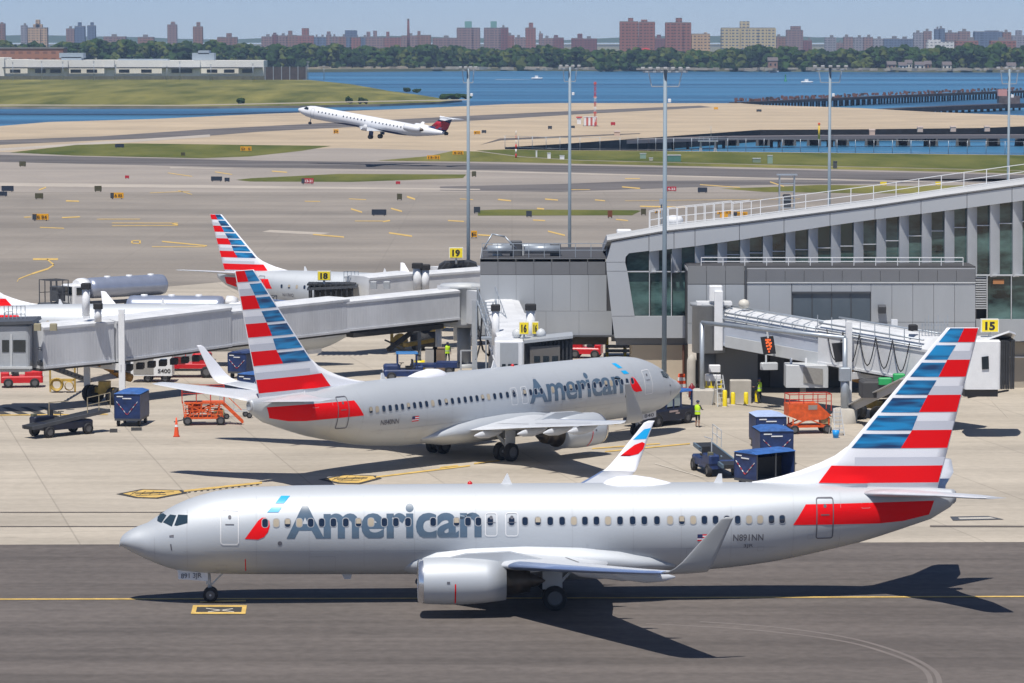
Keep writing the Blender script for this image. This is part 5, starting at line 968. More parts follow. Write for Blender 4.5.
    for d in (-.16, .16): wheel(t, (CX0 - 3.2, d, -2.3), .28, .16)
    m = MB(); m.lathe([(CX0 - 34.4, .42), (CX0 - 35.0, .30), (CX0 - 35.05, .05)], 12, (0, 0, .68), 'X'); m.build('exhaust_cap', FAN, t)
    return t
c = AT(374, 123.5, 690); crj(c, R(180 - 27), R(8.5))
# ================================================================ TERMINAL
def wbuild(mb, name, mats, t, fixn=True):
    """build from world coordinates under thing t (unrotated)"""
    o = mb.build(name, mats, t, fixn=fixn); o.data.transform(Matrix.Translation(-Vector(t.location))); return o
PANEL = mat('metal_panel', (0.40, 0.42, 0.44), .42, metal=.2, var=.06, scale=.4, stretch=(1, 1, .3)); PANELD = mat('metal_panel_dark', (0.19, 0.195, 0.205), .45, metal=.2, var=.05, scale=.3); FASC = mat('fascia_panel', (0.48, 0.50, 0.52), .4, metal=.3, var=.03, scale=.2)
BACK = mat('panel_joint', (0.06, 0.06, 0.065), .8); CURT = mat('curtain_glass', (0.008, 0.02, 0.024), .05, spec=.7, scale=.35, stretch=(1, 1, 2.2), var=.5, col2=(0.10, 0.19, 0.18), detail=4); CURT2 = mat('curtain_glass_green', (0.03, 0.075, 0.07), .06, spec=.7); FINM = mat('silver_fin', (0.56, 0.58, 0.60), .38, metal=.25, var=.05, scale=.8)  # teal blotches in the curtain glass colour stand in for reflections
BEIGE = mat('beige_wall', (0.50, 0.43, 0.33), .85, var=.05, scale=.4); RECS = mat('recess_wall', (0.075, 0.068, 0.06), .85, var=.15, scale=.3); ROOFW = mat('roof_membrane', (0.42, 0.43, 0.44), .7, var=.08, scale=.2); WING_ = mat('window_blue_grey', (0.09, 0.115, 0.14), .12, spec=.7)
FD_ = 255.0
def q3(px, py, D): v = AT(px, py, D); return (v.x, v.y, v.z)
def slabq(mb, pts, D, th):
    """panel traced on the vertical plane at distance D, th deep behind it"""
    mb.extr([q3(x, y, D) for x, y in pts], (0, th, 0))
seam = lambda x: interp([(604, 243), (664.4, 232.8), (739.4, 224.6), (806, 216.2), (875, 207.4), (945, 197), (1024, 186.2), (1180, 166)], x)
wtop = lambda x: interp([(624, 254.5), (700, 245.6), (764, 236.3), (806.6, 229), (875, 219.4), (943, 211.2), (1012, 202), (1024, 200.4), (1180, 180)], x)
T = thing('terminal_building', 'silver grey terminal with sloping roof and slanted fins between dark windows', 'building', (XD(800, 262), 262, 0))
# backing volume
m = MB(); m.extr([q3(x, y, FD_ + .9) for x, y in [(614, 244), (609, 262), (613, 303), (617, 338), (700, 338), (1180, 338), (1180, seam(1180) + 2), (1024, seam(1024) + 2), (875, seam(875) + 2), (739.4, seam(739.4) + 2)]], (0, 12, 0)); wbuild(m, 'core_wall', BACK, T)
# fascia panels
m = MB(); xs = [611.5, 649, 674, 695, 739.4, 784, 830, 875, 921, 967, 1012, 1058, 1104, 1150]
for a, b2 in zip(xs[:-1], xs[1:]):
    if a < 640: continue
    slabq(m, [(a + .25, seam(a)), (b2 - .25, seam(b2)), (b2 - .25, wtop(b2)), (a + .25, wtop(a))], FD_ - .4, .5)
slabq(m, [(611.7, 242.4), (648.7, 235.6), (648.7, 250.8), (629, 253.2), (625.6, 257), (625.2, 262), (606.3, 262)], FD_ - .4, .5)
slabq(m, [(606.3, 262.4), (625.2, 262.4), (627.3, 271), (606.8, 271)], FD_ - .4, .5)
slabq(m, [(606.8, 271.4), (627.4, 271.4), (634.6, 316), (611.8, 316)], FD_ - .4, .5); slabq(m, [(611.9, 316.4), (687.5, 316.4), (687.5, 338), (614.6, 338)], FD_ - .4, .5)
wbuild(m, 'fascia', FASC, T)
# roof cap and sloping roof
m = MB(); px_ = [607, 612, 640, 664.4, 739.4, 806, 875, 945, 1024, 1180]
rg = []
for x in px_:
    a = AT(x, seam(x), FD_ - .5); z = a.z; rg.append([(a.x, FD_ - .42, z + .04), (a.x, FD_ - .52, z + .16), (a.x, FD_ - .3, z + .36), (a.x, FD_ + 1.2, z + .46), (a.x, FD_ + 13, z - 1.0), (a.x, FD_ + 13, z - 1.6)])
m.loft(rg); ro = wbuild(m, 'roof', ROOFW, T)
for p_ in ro.data.polygons: p_.use_smooth = False
# clerestory windows and fins
pit = 22.72; x = 626.8; k = 0; fx = []
while x < 1140:
    fx.append(x); x += pit
lowy = lambda x: 271.2 if x < 690 else (266 if x < 745 else (268.4 if x < 975 else 275))
for i, x in enumerate(fx):
    x1 = min(x + pit, 1140); yb = lowy((x + x1) / 2) + 2; m = MB(); g = i in (7, 8, 9, 10, 13, 14)
    slabq(m, [(x, wtop(x) - 1), (x1 - .2, wtop(x1) - 1), (x1 - .2, yb), (x, yb)], FD_ + .45, .06); wbuild(m, 'window_pane', CURT2 if i in (8, 9) else CURT, T)
    # slanted silver fin: deeper at the top, its face angled back into the bay
    m = MB(); fw = pit * .38
    if i:
        a0, a1 = q3(x, wtop(x), FD_ - .2), q3(x, yb, FD_ - .2); b0, b1 = q3(x + fw * 1.1, wtop(x + fw), FD_ + .42), q3(x + fw * 1.1, yb, FD_ + .42)
        m.add([a0, a1, b1, b0, (a0[0], FD_ + .44, a0[2]), (a1[0], FD_ + .44, a1[2])], [(0, 1, 2, 3), (0, 4, 5, 1), (0, 3, 4), (1, 5, 2)]); wbuild(m, 'fin', FINM, T)
    # transom bar
    if x > 690:
        yt = interp([(690, 257), (800, 249), (875, 243), (945, 228), (1024, 221), (1180, 205)], x + 11); m = MB(); slabq(m, [(x + fw, yt), (x1, yt), (x1, yt + .9), (x + fw, yt + .9)], FD_ + .25, .15); wbuild(m, 'transom', FINM, T)
# big glass bay at the left end
for a, b2, al in ((627.4, 649, 634.8), (649.6, 671, 649.6), (671.6, 687, 671.6)):
    m = MB(); slabq(m, [(a, 272.2), (b2, 272.2), (b2, 316), (al, 316)], FD_ + .2, .06); wbuild(m, 'window_pane', CURT, T)
m = MB(); slabq(m, [(626, 271.2), (687.5, 271.2), (687.5, 272.2), (626, 272.2)], FD_ - .1, .3)
for x in (649.1, 671.1): slabq(m, [(x, 254), (x + .7, 254), (x + .7, 316), (x, 316)], FD_ - .1, .3)
wbuild(m, 'window_frame', FINM, T)
# right glass, louvre
for a, b2 in ((987.6, 1011), (1011.8, 1035), (1035.8, 1060), (1060.8, 1084)):
    m = MB(); slabq(m, [(a, 276), (b2, 276), (b2, 319), (a, 319)], FD_ + .2, .06); wbuild(m, 'window_pane', CURT, T)
m = MB(); slabq(m, [(975, 274.6), (1140, 274.6), (1140, 276), (975, 276)], FD_ - .1, .3); slabq(m, [(986.7, 276), (987.6, 276), (987.6, 319), (986.7, 319)], FD_ - .1, .3); slabq(m, [(1011, 276), (1011.8, 276), (1011.8, 319), (1011, 319)], FD_ - .1, .3); wbuild(m, 'window_frame', FINM, T)
m = MB()
for k in range(14): slabq(m, [(975.5, 277 + k * 2.35), (986.6, 277 + k * 2.35), (986.6, 278.3 + k * 2.35), (975.5, 278.3 + k * 2.35)], FD_, .2)
wbuild(m, 'louvre', FINM, T)
m = MB(); slabq(m, [(976, 319.4), (1140, 319.4), (1140, 341), (976, 341)], FD_ - .1, .4); wbuild(m, 'panel_band', PANEL, T)
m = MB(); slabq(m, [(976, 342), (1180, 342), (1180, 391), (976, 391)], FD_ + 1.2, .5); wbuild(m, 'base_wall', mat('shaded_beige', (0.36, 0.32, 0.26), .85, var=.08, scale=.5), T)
m = MB(); slabq(m, [(976, 356.6), (1180, 356.6), (1180, 357.8), (976, 357.8)], FD_ + 1.0, .2); wbuild(m, 'rail_band', WHITE, T)
m = MB(); slabq(m, [(993, 279.6), (1004, 279.6), (1004, 284), (993, 284)], FD_ + .05, .1); wbuild(m, 'hanging_sign', mat('sign_brown', (.45, .2, .08), .6), T)
# base walls below the left bay
m = MB(); slabq(m, [(616, 338.2), (688, 338.2), (688, 345), (616, 345)], FD_ + .4, .4); wbuild(m, 'soffit_band', PANELD, T)
m = MB(); slabq(m, [(632, 345), (688, 345), (688, 395), (632, 395)], FD_ + 0.3, 6); wbuild(m, 'base_wall', BEIGE, T)
m = MB(); slabq(m, [(682.5, 345), (684.5, 345), (684.5, 395), (682.5, 395)], FD_ + .0, .3); wbuild(m, 'downpipe', mat('rust_brown', (.16, .07, .045), .7), T)
# ---- lower block in front
LB = thing('gate_wing', 'lower grey flat roofed wing in front of the terminal, with dark parapet', 'building', (XD(830, 252), 252, 0)); LD = 251.0
def panels(mb, x0, x1, y0, y1, D, step, gap=.35):
    n_ = max(1, round((x1 - x0) / step))
    for i in range(n_): a = x0 + (x1 - x0) * i / n_; b2 = x0 + (x1 - x0) * (i + 1) / n_; slabq(mb, [(a + gap / 2, y0), (b2 - gap / 2, y0), (b2 - gap / 2, y1), (a + gap / 2, y1)], D, .12)
m = MB(); slabq(m, [(687.6, 266.4), (975.6, 266.4), (975.6, 344), (687.6, 344)], LD + .12, 4.5); wbuild(m, 'core_wall', BACK, LB)
m = MB(); panels(m, 687.5, 744.6, 266, 284, LD, 19); wbuild(m, 'parapet', mat('parapet_mid', (.22, .225, .23), .5, metal=.2), LB)
m = MB(); panels(m, 747, 975.5, 269, 281.6, LD, 19.2); wbuild(m, 'dark_parapet', PANELD, LB)
m = MB(); slabq(m, [(747, 282), (975.5, 282), (975.5, 283.4), (747, 283.4)], LD - .06, .2); wbuild(m, 'parapet_trim', LGREY, LB)
m = MB(); panels(m, 687.5, 744.6, 284.6, 323, LD, 19); panels(m, 687.5, 744.6, 323.4, 344, LD, 19); panels(m, 747, 791.6, 283.8, 344, LD, 19); panels(m, 871, 975.5, 283.8, 322, LD, 19.5); panels(m, 871, 975.5, 322.4, 344, LD, 19.5); panels(m, 792, 871, 321.6, 344, LD, 19.5); panels(m, 792, 871, 283.8, 291.6, LD, 19.5); wbuild(m, 'wall_panels', PANEL, LB)
for k in range(4): m = MB(); a = 792.6 + k * 19.5; slabq(m, [(a + .4, 293.4), (a + 19.1, 293.4), (a + 19.1, 321), (a + .4, 321)], LD + .05, .05); wbuild(m, 'window_pane', WING_, LB)
m = MB(); slabq(m, [(792, 292), (870.8, 292), (870.8, 293.4), (792, 293.4)], LD - .1, .3)
for k in range(5): a = 792.2 + k * 19.5; slabq(m, [(a, 293.4), (a + .7, 293.4), (a + .7, 321.4), (a, 321.4)], LD - .02, .12)
wbuild(m, 'window_frame', DGREY, LB)
m = MB(); v = AT(800, 268, LD); m.box((XD(831, LD), LD + 2.4, v.z - .1), (XD(975.6, LD) - XD(687.6, LD), 4.6, .2)); wbuild(m, 'roof', ROOFW, LB)
m = MB(); slabq(m, [(745, 266), (746.8, 266), (746.8, 344), (745, 344)], LD - .12, .15); wbuild(m, 'downpipe', DGREY, LB)
m = MB(); c = AT(882, 309, LD - .4); m.box(tuple(c), (.55, .5, .5), tilt=('X', .3)); m.bar((c.x, LD, c.z - .3), tuple(c), .08); wbuild(m, 'wall_lamp', DGREY, LB)
m = MB()
za = AT(800, 257.6, LD + 1.0).z; zb = AT(800, 268, LD + 1.0).z
for i in range(13): x = XD(701 + i * 21.8, LD + 1); m.bar((x, LD + 1, zb), (x, LD + 1, za), .05)
for z in (za, (za + zb) / 2 + .1): m.bar((XD(701, LD + 1), LD + 1, z), (XD(962.6, LD + 1), LD + 1, z), .06)
wbuild(m, 'railing', WHITE, LB)
# recess under the wing
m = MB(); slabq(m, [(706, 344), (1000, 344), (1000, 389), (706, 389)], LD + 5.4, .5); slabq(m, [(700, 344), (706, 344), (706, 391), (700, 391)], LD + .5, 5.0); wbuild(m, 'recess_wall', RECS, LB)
for x in (720, 800, 880, 958): m = MB(); slabq(m, [(x, 343.9), (x + 6, 343.9), (x + 6, 393.6), (x, 393.6)], LD + 1.5, .5); wbuild(m, 'column', mat('column_grey', (.2, .19, .17), .8), LB)
for x in (770, 850, 925): m = MB(); slabq(m, [(x, 356), (x + 14, 356), (x + 14, 388), (x, 388)], LD + 5.3, .1); wbuild(m, 'service_door', mat('door_grey', (.12, .12, .12), .6), LB)
m = MB(); slabq(m, [(996, 391.2), (1180, 391.2), (1180, 393.6), (996, 393.6)], FD_ - .6, .4); o = m.build('yellow_kerb', YELLOW); tag(o, 'yellow kerb along the foot of the terminal wall at the right edge', 'kerb')
# ---- annex behind gate 16
AX = thing('terminal_annex', 'grey panelled block on the left of the terminal with pipes and railing on its roof', 'building', (XD(546, 266), 266, 0)); AD = 259.0
m = MB(); slabq(m, [(480.6, 258.6), (612, 258.6), (612, 335), (480.6, 335)], AD + .12, 14); wbuild(m, 'core_wall', BACK, AX)
m = MB(); panels(m, 480, 605.6, 258.4, 274.6, AD, 18.6); wbuild(m, 'dark_parapet', PANELD, AX)
m = MB(); panels(m, 480, 606.6, 275, 311, AD, 18.6, .18); panels(m, 480, 612, 311.2, 335, AD, 31, .18); wbuild(m, 'wall_panels', PANEL, AX)
m = MB(); m.box(((XD(480, AD) + XD(612, AD)) / 2, AD + 7, ZD(258.4, AD) - .15), (XD(612, AD) - XD(480, AD), 14, .2)); wbuild(m, 'roof', ROOFW, AX)
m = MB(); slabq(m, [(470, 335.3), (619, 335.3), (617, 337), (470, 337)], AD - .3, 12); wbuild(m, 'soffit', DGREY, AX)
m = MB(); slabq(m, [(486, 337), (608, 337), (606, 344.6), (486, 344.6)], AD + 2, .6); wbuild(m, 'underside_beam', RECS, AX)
for x_ in (500, 560): m = MB(); slabq(m, [(x_, 337), (x_ + 8, 337), (x_ + 8, 376), (x_, 376)], AD + 4, .6); wbuild(m, 'column', CONC, AX)
zr = ZD(258.4, AD)
for k, (x0, x1, dy, r_) in enumerate(((487, 512, 3, .30), (525, 560, 3, .30), (500, 560, 6, .22))): m = MB(); m.m = 0; m.tube((XD(x0, AD), AD + dy, zr + .5), (XD(x1, AD), AD + dy, zr + .5), r_, r_, 14); wbuild(m, 'duct', STEEL, AX)
m = MB(); rr = random.Random(5)
for k in range(9): x = XD(482 + k * 15.6, AD); m.bar((x, AD + 1, zr), (x, AD + 1, zr + 1.05), .045)
for z in (.55, 1.05): m.bar((XD(482, AD), AD + 1, zr + z), (XD(607, AD), AD + 1, zr + z), .05)
m.path([(XD(482, AD), AD + 2, zr + .4), (XD(492, AD), AD + 2, zr + 1.7), (XD(505, AD), AD + 2, zr + 1.5), (XD(516, AD), AD + 2, zr + .6)], .06); wbuild(m, 'railing', STEEL, AX)
for x, s_, h in ((516, .9, 1.1), (521, .5, .8), (556, .8, .9), (497, .7, .9)): m = MB(); m.rbox((XD(x, AD), AD + 3.5, zr + h / 2), (s_, s_, h), .1); wbuild(m, 'roof_unit', DGREY if x in (516, 556) else LGREY, AX)
# railing along the sloping roof
m = MB(); prev = None
rl = lambda x: AT(x, seam(x) - 6.4, FD_ + 1.0)
x = 650
while x < 1150:
    a = rl(x); h = 1.15 if x > 740 else 1.25; m.bar((a.x, a.y, a.z - .2), (a.x, a.y, a.z + h), .055)
    if x < 745: m.bar((a.x, a.y + 1.6, a.z - .4), (a.x, a.y + 1.6, a.z + h), .05)
    if prev:
        for f in (1, .52, .12): m.bar((prev.x, prev.y, prev.z + h * f), (a.x, a.y, a.z + h * f), .05)
        if x < 760: m.bar((prev.x, prev.y + 1.6, prev.z + h), (a.x, a.y + 1.6, a.z + h), .05)
    prev = a; x += 9.2 if x < 760 else 22.6
wbuild(m, 'roof_railing', WHITE, T)
# small roof furniture
def roofbox(name, label, px, py, parts, cat, D=FD_ + 4):
    c = AT(px, py, D); t = thing(name, label, cat, tuple(c)); [(lambda mb, nm, mm: mb.build(nm, mm, t))(*p) for p in parts(c)]; return t
def ladder_parts(c):
    m = MB()
    for x in (-.55, .55): [m.bar((x, y, 0), (x, y, 3.0), .07) for y in (0, .7)]
    for k in range(4): m.bar((-.55, 0, .6 + k * .6), (.55, 0, .6 + k * .6), .06)
    m.box((0, .35, 3.05), (1.5, 1.0, .08)); a = MB(); a.rbox((0, .3, 1.1), (.6, .5, 1.0), .1); return [(m, 'frame', STEEL), (a, 'control_box', DGREY)]
roofbox('roof_ladder_frame', 'steel ladder frame standing on the sloping terminal roof', 787, 216, ladder_parts, 'ladder')
def dish(c):
    m = MB(); m.lathe([(0, .1), (.25, .55), (.6, .75), (.9, .6), (1.0, .05)], 14, (0, 0, 0), 'Z'); a = MB(); a.tube((-.9, 0, 0), (-.9, 0, 2.0), .06); a.box((-.9, -.1, 2.0), (.3, .3, .4)); return [(m, 'dome', WHITE), (a, 'pole', STEEL)]
roofbox('roof_camera', 'white camera dome at the left end of the terminal roof railing', 673.5, 228.5, dish, 'camera')
def gearb(c):
    m = MB(); m.rbox((0, 0, .35), (1.1, .8, .7), .12); a = MB(); a.box((.9, 0, .3), (.7, .5, .5)); return [(m, 'body', WHITE), (a, 'cover', SIGNY)]
roofbox('roof_unit', 'small white and yellow unit on the low left tip of the roof', 624, 238.6, gearb, 'roof unit')
# ================================================================ LIGHT MASTS
def light_mast(px, D, ytop, label, r, arms):
    X = XD(px, D); t = thing('light_mast', label, 'light mast', (X, D, 0), 0, 'tall floodlight masts'); h = ZD(ytop, D)
    m = MB(); m.tube((0, 0, 0), (0, 0, h), r, r * .72, 14); m.build('pole', mat('mast_paint', (.22, .28, .33), .6, var=.05), t); m = MB(); m.lathe([(0, r * 2), (.25, r * 2), (.3, r)], 12, (0, 0, 0), 'Z'); m.build('base_plate', CONC, t)
    w_ = arms; m = MB(); m.bar((-w_, 0, h - .15), (w_, 0, h - .15), .12); m.bar((-w_ * .6, 0, h - 1.2), (w_ * .6, 0, h - 1.2), .08); [m.bar((s * w_ * .6, 0, h - 1.2), (s * w_ * .75, 0, h - .15), .07) for s in (-1, 1)]; m.build('crossbar', STEEL, t)
    n_ = max(4, int(w_ * 4.5))
    for k in range(n_):
        x = -w_ + 2 * w_ * k / (n_ - 1); l = MB(); l.rbox((x, -.25, h + .1), (.30, .45, .16), .06); l.build('floodlight', mat('lamp_grey', (.34, .35, .36), .5), t)
    l = MB(); l.rbox((r + .12, -.1, h - 2.2), (.22, .22, .24), .05); l.build('camera', WHITE, t)
light_mast(468.4, 296, 68.5, 'tall light mast at left, beside the gate nineteen sign', .17, .65); light_mast(569.5, 290, 67, 'tall light mast rising behind the annex roof', .16, .75); light_mast(664.4, 249, 69.5, 'thickest tall light mast, standing before the glass bay by the gate aircraft nose', .185, 1.6)
light_mast(828.3, 282, 67.5, 'tall light mast rising behind the middle of the sloping roof', .15, 1.25); light_mast(1006.6, 286, 69, 'tall light mast at the right edge behind the terminal roof', .13, .95)
# ================================================================ JET BRIDGES
BR = mat('bridge_wall', (0.56, 0.575, 0.60), .5, var=.12, scale=.5, stretch=(1, 1, .35)); BRW = mat('bridge_roof', (0.66, 0.67, 0.68), .5, var=.1, scale=.7); BRB = mat('bridge_wall_shade', (0.46, 0.50, 0.57), .45, var=.04, scale=.5); UND = mat('underframe', (0.05, 0.05, 0.052), .7); TYEL = mat('machinery_yellow', (0.42, 0.28, 0.06), .6, var=.3, scale=2)  # BRB: bluish shade painted into the wall of the gate fifteen tunnel
def tunnel(t, A, B, w_, h, m1=BR, ribs=.26, roof=BRW, name='tunnel_section', rh=.12):
    """A, B: world floor-centre points"""
    A, B = Vector(A), Vector(B); d = (B - A); L_ = d.length; u = d.normalized(); s = Vector((u.y, -u.x, 0)).normalized(); up = Vector((0, 0, 1))
    m = MB(); P = lambda a, x, z: A + u * a + s * x + up * z
    m.add([P(0, -w_ / 2, 0), P(0, w_ / 2, 0), P(0, w_ / 2, h), P(0, -w_ / 2, h), P(L_, -w_ / 2, 0), P(L_, w_ / 2, 0), P(L_, w_ / 2, h), P(L_, -w_ / 2, h)], [(3, 2, 1, 0), (4, 5, 6, 7), (0, 1, 5, 4), (1, 2, 6, 5), (3, 7, 6, 2), (0, 4, 7, 3)])
    if ribs:
        n_ = int(L_ / ribs)
        for k in range(n_):
            a = (k + .5) * L_ / n_
            for x in (-w_ / 2, w_ / 2): q = P(a, x, 0); m.bar(q + up * .18, q + up * (h - .2), ribs * .5, .018, up=tuple(Vector((u.y, -u.x, 0))))
    for x in (-w_ / 2 - .04, w_ / 2 + .04):
        for z in (.08, h - .08): m.bar(P(0, x, z), P(L_, x, z), .08, .16)
    o = wbuild(m, name, m1, t)
    m = MB(); m.add([P(0, -w_ / 2 - .06, h + .005), P(0, -w_ * .3, h + rh), P(0, w_ * .3, h + rh), P(0, w_ / 2 + .06, h + .005), P(L_, -w_ / 2 - .06, h + .005), P(L_, -w_ * .3, h + rh), P(L_, w_ * .3, h + rh), P(L_, w_ / 2 + .06, h + .005)], [(0, 1, 5, 4), (1, 2, 6, 5), (2, 3, 7, 6), (0, 3, 2, 1), (4, 5, 6, 7)]); r2 = wbuild(m, 'tunnel_roof', roof, t)
    r2.parent = o
    m = MB(); m.bar(P(0, 0, -.1), P(L_, 0, -.1), w_ * .8, .18); u_ = wbuild(m, 'floor_beam', UND, t); u_.parent = o
    return P, L_
def bogie(t, P, a, w_, h, zf):
    """lift column: two posts, head beam, axle with big wheels"""
    c = P(a, 0, 0); m = MB()
    for x in (-w_ / 2 - .45, w_ / 2 + .45): q = P(a, x, 0); m.bar((q.x, q.y, 1.1), (q.x, q.y, q.z + h + .8), .42)
    q0, q1 = P(a, -w_ / 2 - .6, -.35), P(a, w_ / 2 + .6, -.35); m.bar(q0, q1, .45); wbuild(m, 'lift_column', WHITE, t)
    m = MB(); q0, q1 = P(a, -w_ / 2 - .3, 0), P(a, w_ / 2 + .3, 0); m.bar((q0.x, q0.y, .95), (q1.x, q1.y, .95), .5, .4); m.bar((c.x, c.y, .7), (c.x, c.y, 1.6), .8); wbuild(m, 'axle_frame', TYEL, t)
    for x in (-w_ / 2 - .1, -w_ / 2 + .5, w_ / 2 - .5, w_ / 2 + .1): q = P(a, x, 0); g = MB(); u = (P(a, 1, 0) - P(a, 0, 0)); u.z = 0; u.normalize(); g.tube(Vector((q.x, q.y, .62)) - u * .2, Vector((q.x, q.y, .62)) + u * .2, .62, .62, 18); wbuild(g, 'wheel', BLACK, t)
def bellows(t, P, L_, a0, a1, x0, x1, h, name='canopy_bellows'):
    m = MB(); n_ = 9
    for k in range(n_):
        a = a0 + (a1 - a0) * (k + .5) / n_; w2 = (x1 - x0) * (1 + .03 * (k % 2)); xc = (x0 + x1) / 2; q = [P(a, xc - w2 / 2, 0), P(a, xc - w2 / 2, h), P(a, xc + w2 / 2, h), P(a, xc + w2 / 2, 0)]
        for i in range(3): m.bar(q[i], q[i + 1], abs(a1 - a0) / n_ * .95, .12)
    wbuild(m, name, mat('bellows_black', (.03, .032, .036), .7, var=.3, scale=2), t)
def hoses(t, P, a0, a1, x, ztop, n_=5, sag=1.9):
    m = MB()
    for k in range(n_):
        aa, ab = a0 + (a1 - a0) * k / n_, a0 + (a1 - a0) * (k + 1) / n_; pts = []
        for i in range(9): f = i / 8; pts.append(P(aa + (ab - aa) * f, x, ztop - sag * math.sin(PI * f)))
        m.path(pts, .038, 6)
    wbuild(m, 'hanging_hose', BLACK, t)
# A: long bridge of gate 17
c0 = AT(464, 318, 272.0); JA = thing('jet_bridge', 'long corrugated jet bridge crossing behind the gate aircraft tail to the left edge', 'jet bridge', (c0.x, 272, 0), 0, 'passenger jet bridges')
P0 = AT(450, 318.6, 271); P1_ = AT(332, 331, 264.0); P2_ = AT(212, 345.5, 254.5); P3_ = AT(101, 360.6, 245); P4_ = AT(30, 367.5, 240.5)
tunnel(JA, P0, P1_, 2.5, 2.25, BR); tunnel(JA, AT(336, 331, 264.4), P2_, 2.75, 2.5, BR); PA, LA = tunnel(JA, AT(216, 345.4, 254.9), P3_, 3.0, 2.85, BR); PB, LB_ = tunnel(JA, P3_, P4_, 3.0, 2.85, BR)
bogie(JA, PB, -.3, 3.0, 2.9, 3)
# rotunda and pedestal
m = MB(); z0, z1 = ZD(326, 272), ZD(284, 272); m.lathe([(z0, 1.2), (z0, 1.7), (z0 + .3, 1.75), (z1 - .3, 1.75), (z1 - .25, 1.85), (z1, 1.85), (z1 + .1, .05)], 28, (c0.x, 272, 0), 'Z'); wbuild(m, 'rotunda', LGREY, JA)
m = MB(); [m.bar((c0.x - 1.9 + .0, 270.6, z0 + .1), (c0.x - 1.9, 270.6, z1), .3)]; m.box((c0.x - 1.5, 270.2, (z0 + z1) / 2), (.9, .3, z1 - z0 - .2)); wbuild(m, 'rotunda_shutter', BR, JA)
m = MB(); m.tube((c0.x, 272, 0), (c0.x, 272, z0 + .05), .55, .55, 18); m.lathe([(0, .9), (.3, .9), (.32, .55)], 16, (c0.x, 272, 0), 'Z'); wbuild(m, 'pedestal', GREYP, JA)
m = MB(); a, b2 = Vector((c0.x + 1.2, 271, z0 + .2)), AT(484, 318, 262); m.bar((a.x, a.y, (z0 + z1) / 2), (b2.x + 2, b2.y + 4, (z0 + z1) / 2), 2.4, 2.6); wbuild(m, 'fixed_walkway', BR, JA)
# cab at the left end
m = MB(); cc = AT(15, 371, 239.5); zc = cc.z; m.rbox((cc.x - .6, 240.6, zc + 1.65), (3.5, 3.4, 3.3), .3); wbuild(m, 'cab', GREYP, JA)
for x0, x1, y0, y1 in ((2, 9, 340, 352), (13, 25.5, 340, 352)): m = MB(); slabq(m, [(x0, y0), (x1, y0), (x1, y1), (x0, y1)], 238.86, .04); wbuild(m, 'cab_window', GLASS, JA)
m = MB(); slabq(m, [(-14, 322.4), (32.5, 321), (33.6, 324), (-14, 325.6)], 238.7, 4.2); wbuild(m, 'cab_roof', DGREY, JA)
m = MB(); slabq(m, [(10.4, 334), (12, 334), (12, 368), (10.4, 368)], 238.84, .05); slabq(m, [(-8, 366.6), (32, 366.6), (32, 368.8), (-8, 368.8)], 238.7, .2); wbuild(m, 'cab_trim', LGREY, JA)
m = MB()  # roof railing by the cab
for k in range(6): x = XD(4 + k * 4.2, 241); m.bar((x, 241, ZD(323, 241)), (x, 241, ZD(306, 241)), .05)
for y in (306, 314): m.bar((XD(4, 241), 241, ZD(y, 241)), (XD(25, 241), 241, ZD(y, 241)), .05)
wbuild(m, 'roof_railing', STEEL, JA)
hoses(JA, PB, 1.5, 3.3, 1.62, 2.3, 3, 2.0)
m = MB(); [m.rbox(tuple(AT(x, 327, 238.8)), (.5, .3, .5), .08) for x in (37.5, 53.5)]; wbuild(m, 'hose_bracket', mat('olive_box', (.3, .27, .18), .7), JA)
# service stair under the cab end
m = MB(); a, b2 = AT(37, 363, 238), G(90, 386); b2.z = .3; a2 = Vector(a); d = (b2 - a2); s_ = Vector((0, 1.0, 0))
for o_ in (0, 1): m.bar(a2 + s_ * o_, b2 + s_ * o_, .08, .25); m.bar(a2 + s_ * o_ + Vector((0, 0, 1)), b2 + s_ * o_ + Vector((0, 0, 1)), .05)
for k in range(14): q = a2 + d * (k + .5) / 14; m.bar(q, q + s_, .28, .04)
for k in range(5): q = a2 + d * k / 4; m.bar(q, q + Vector((0, 0, 1)), .05)
wbuild(m, 'service_stair', DGREY, JA)
m = MB(); a = AT(56, 364, 241); 
for k in range(12):
    f0, f1 = k / 12, (k + 1) / 12; pt = lambda f: AT(56 + 75 * f, 366 - 9 * math.sin(PI * min(1, f * 1.15)) + 12 * f * f, 243 + 4 * f); m.tube(pt(f0), pt(f1), .33, .30, 10)
wbuild(m, 'air_hose', mat('air_hose', (.42, .22, .05), .8, var=.3, scale=2), JA)
m = MB(); a = G(62, 393); m.box((a.x, a.y + .5, .9), (1.6, .6, .15)); m.lathe([(0, .45), (.05, .5), (.05, .3), (.3, .3), (.3, .5), (.35, .45)], 16, (a.x - .4, a.y, .6), 'Y'); m.lathe([(0, .3), (.05, .34), (.3, .34), (.35, .3)], 12, (a.x + .5, a.y, .5), 'Y'); [m.bar((a.x + x, a.y + .4, 0.05), (a.x + x, a.y + .4, 2.4), .12) for x in (-.9, .9)]; wbuild(m, 'hose_reel', TYEL, JA)
m = MB()   # under-floor truss and cable tray of the long bridge
for k in range(9): a_ = PA(1 + k * 1.2, 0, -.75); m.box(tuple(a_), (.5, 1.2, .4))
PC = tunnel.__defaults__
for f0, f1 in ((0.0, 1.0),): a_ = AT(350, 335, 264); b_ = AT(440, 326, 270); m.bar(a_, b_, .9, .35); m.bar(AT(385, 340, 266), AT(420, 356, 268), .12, .12); m.bar(AT(420, 326, 269), AT(388, 350, 267), .3, .3)
wbuild(m, 'underfloor_equipment', UND, JA)
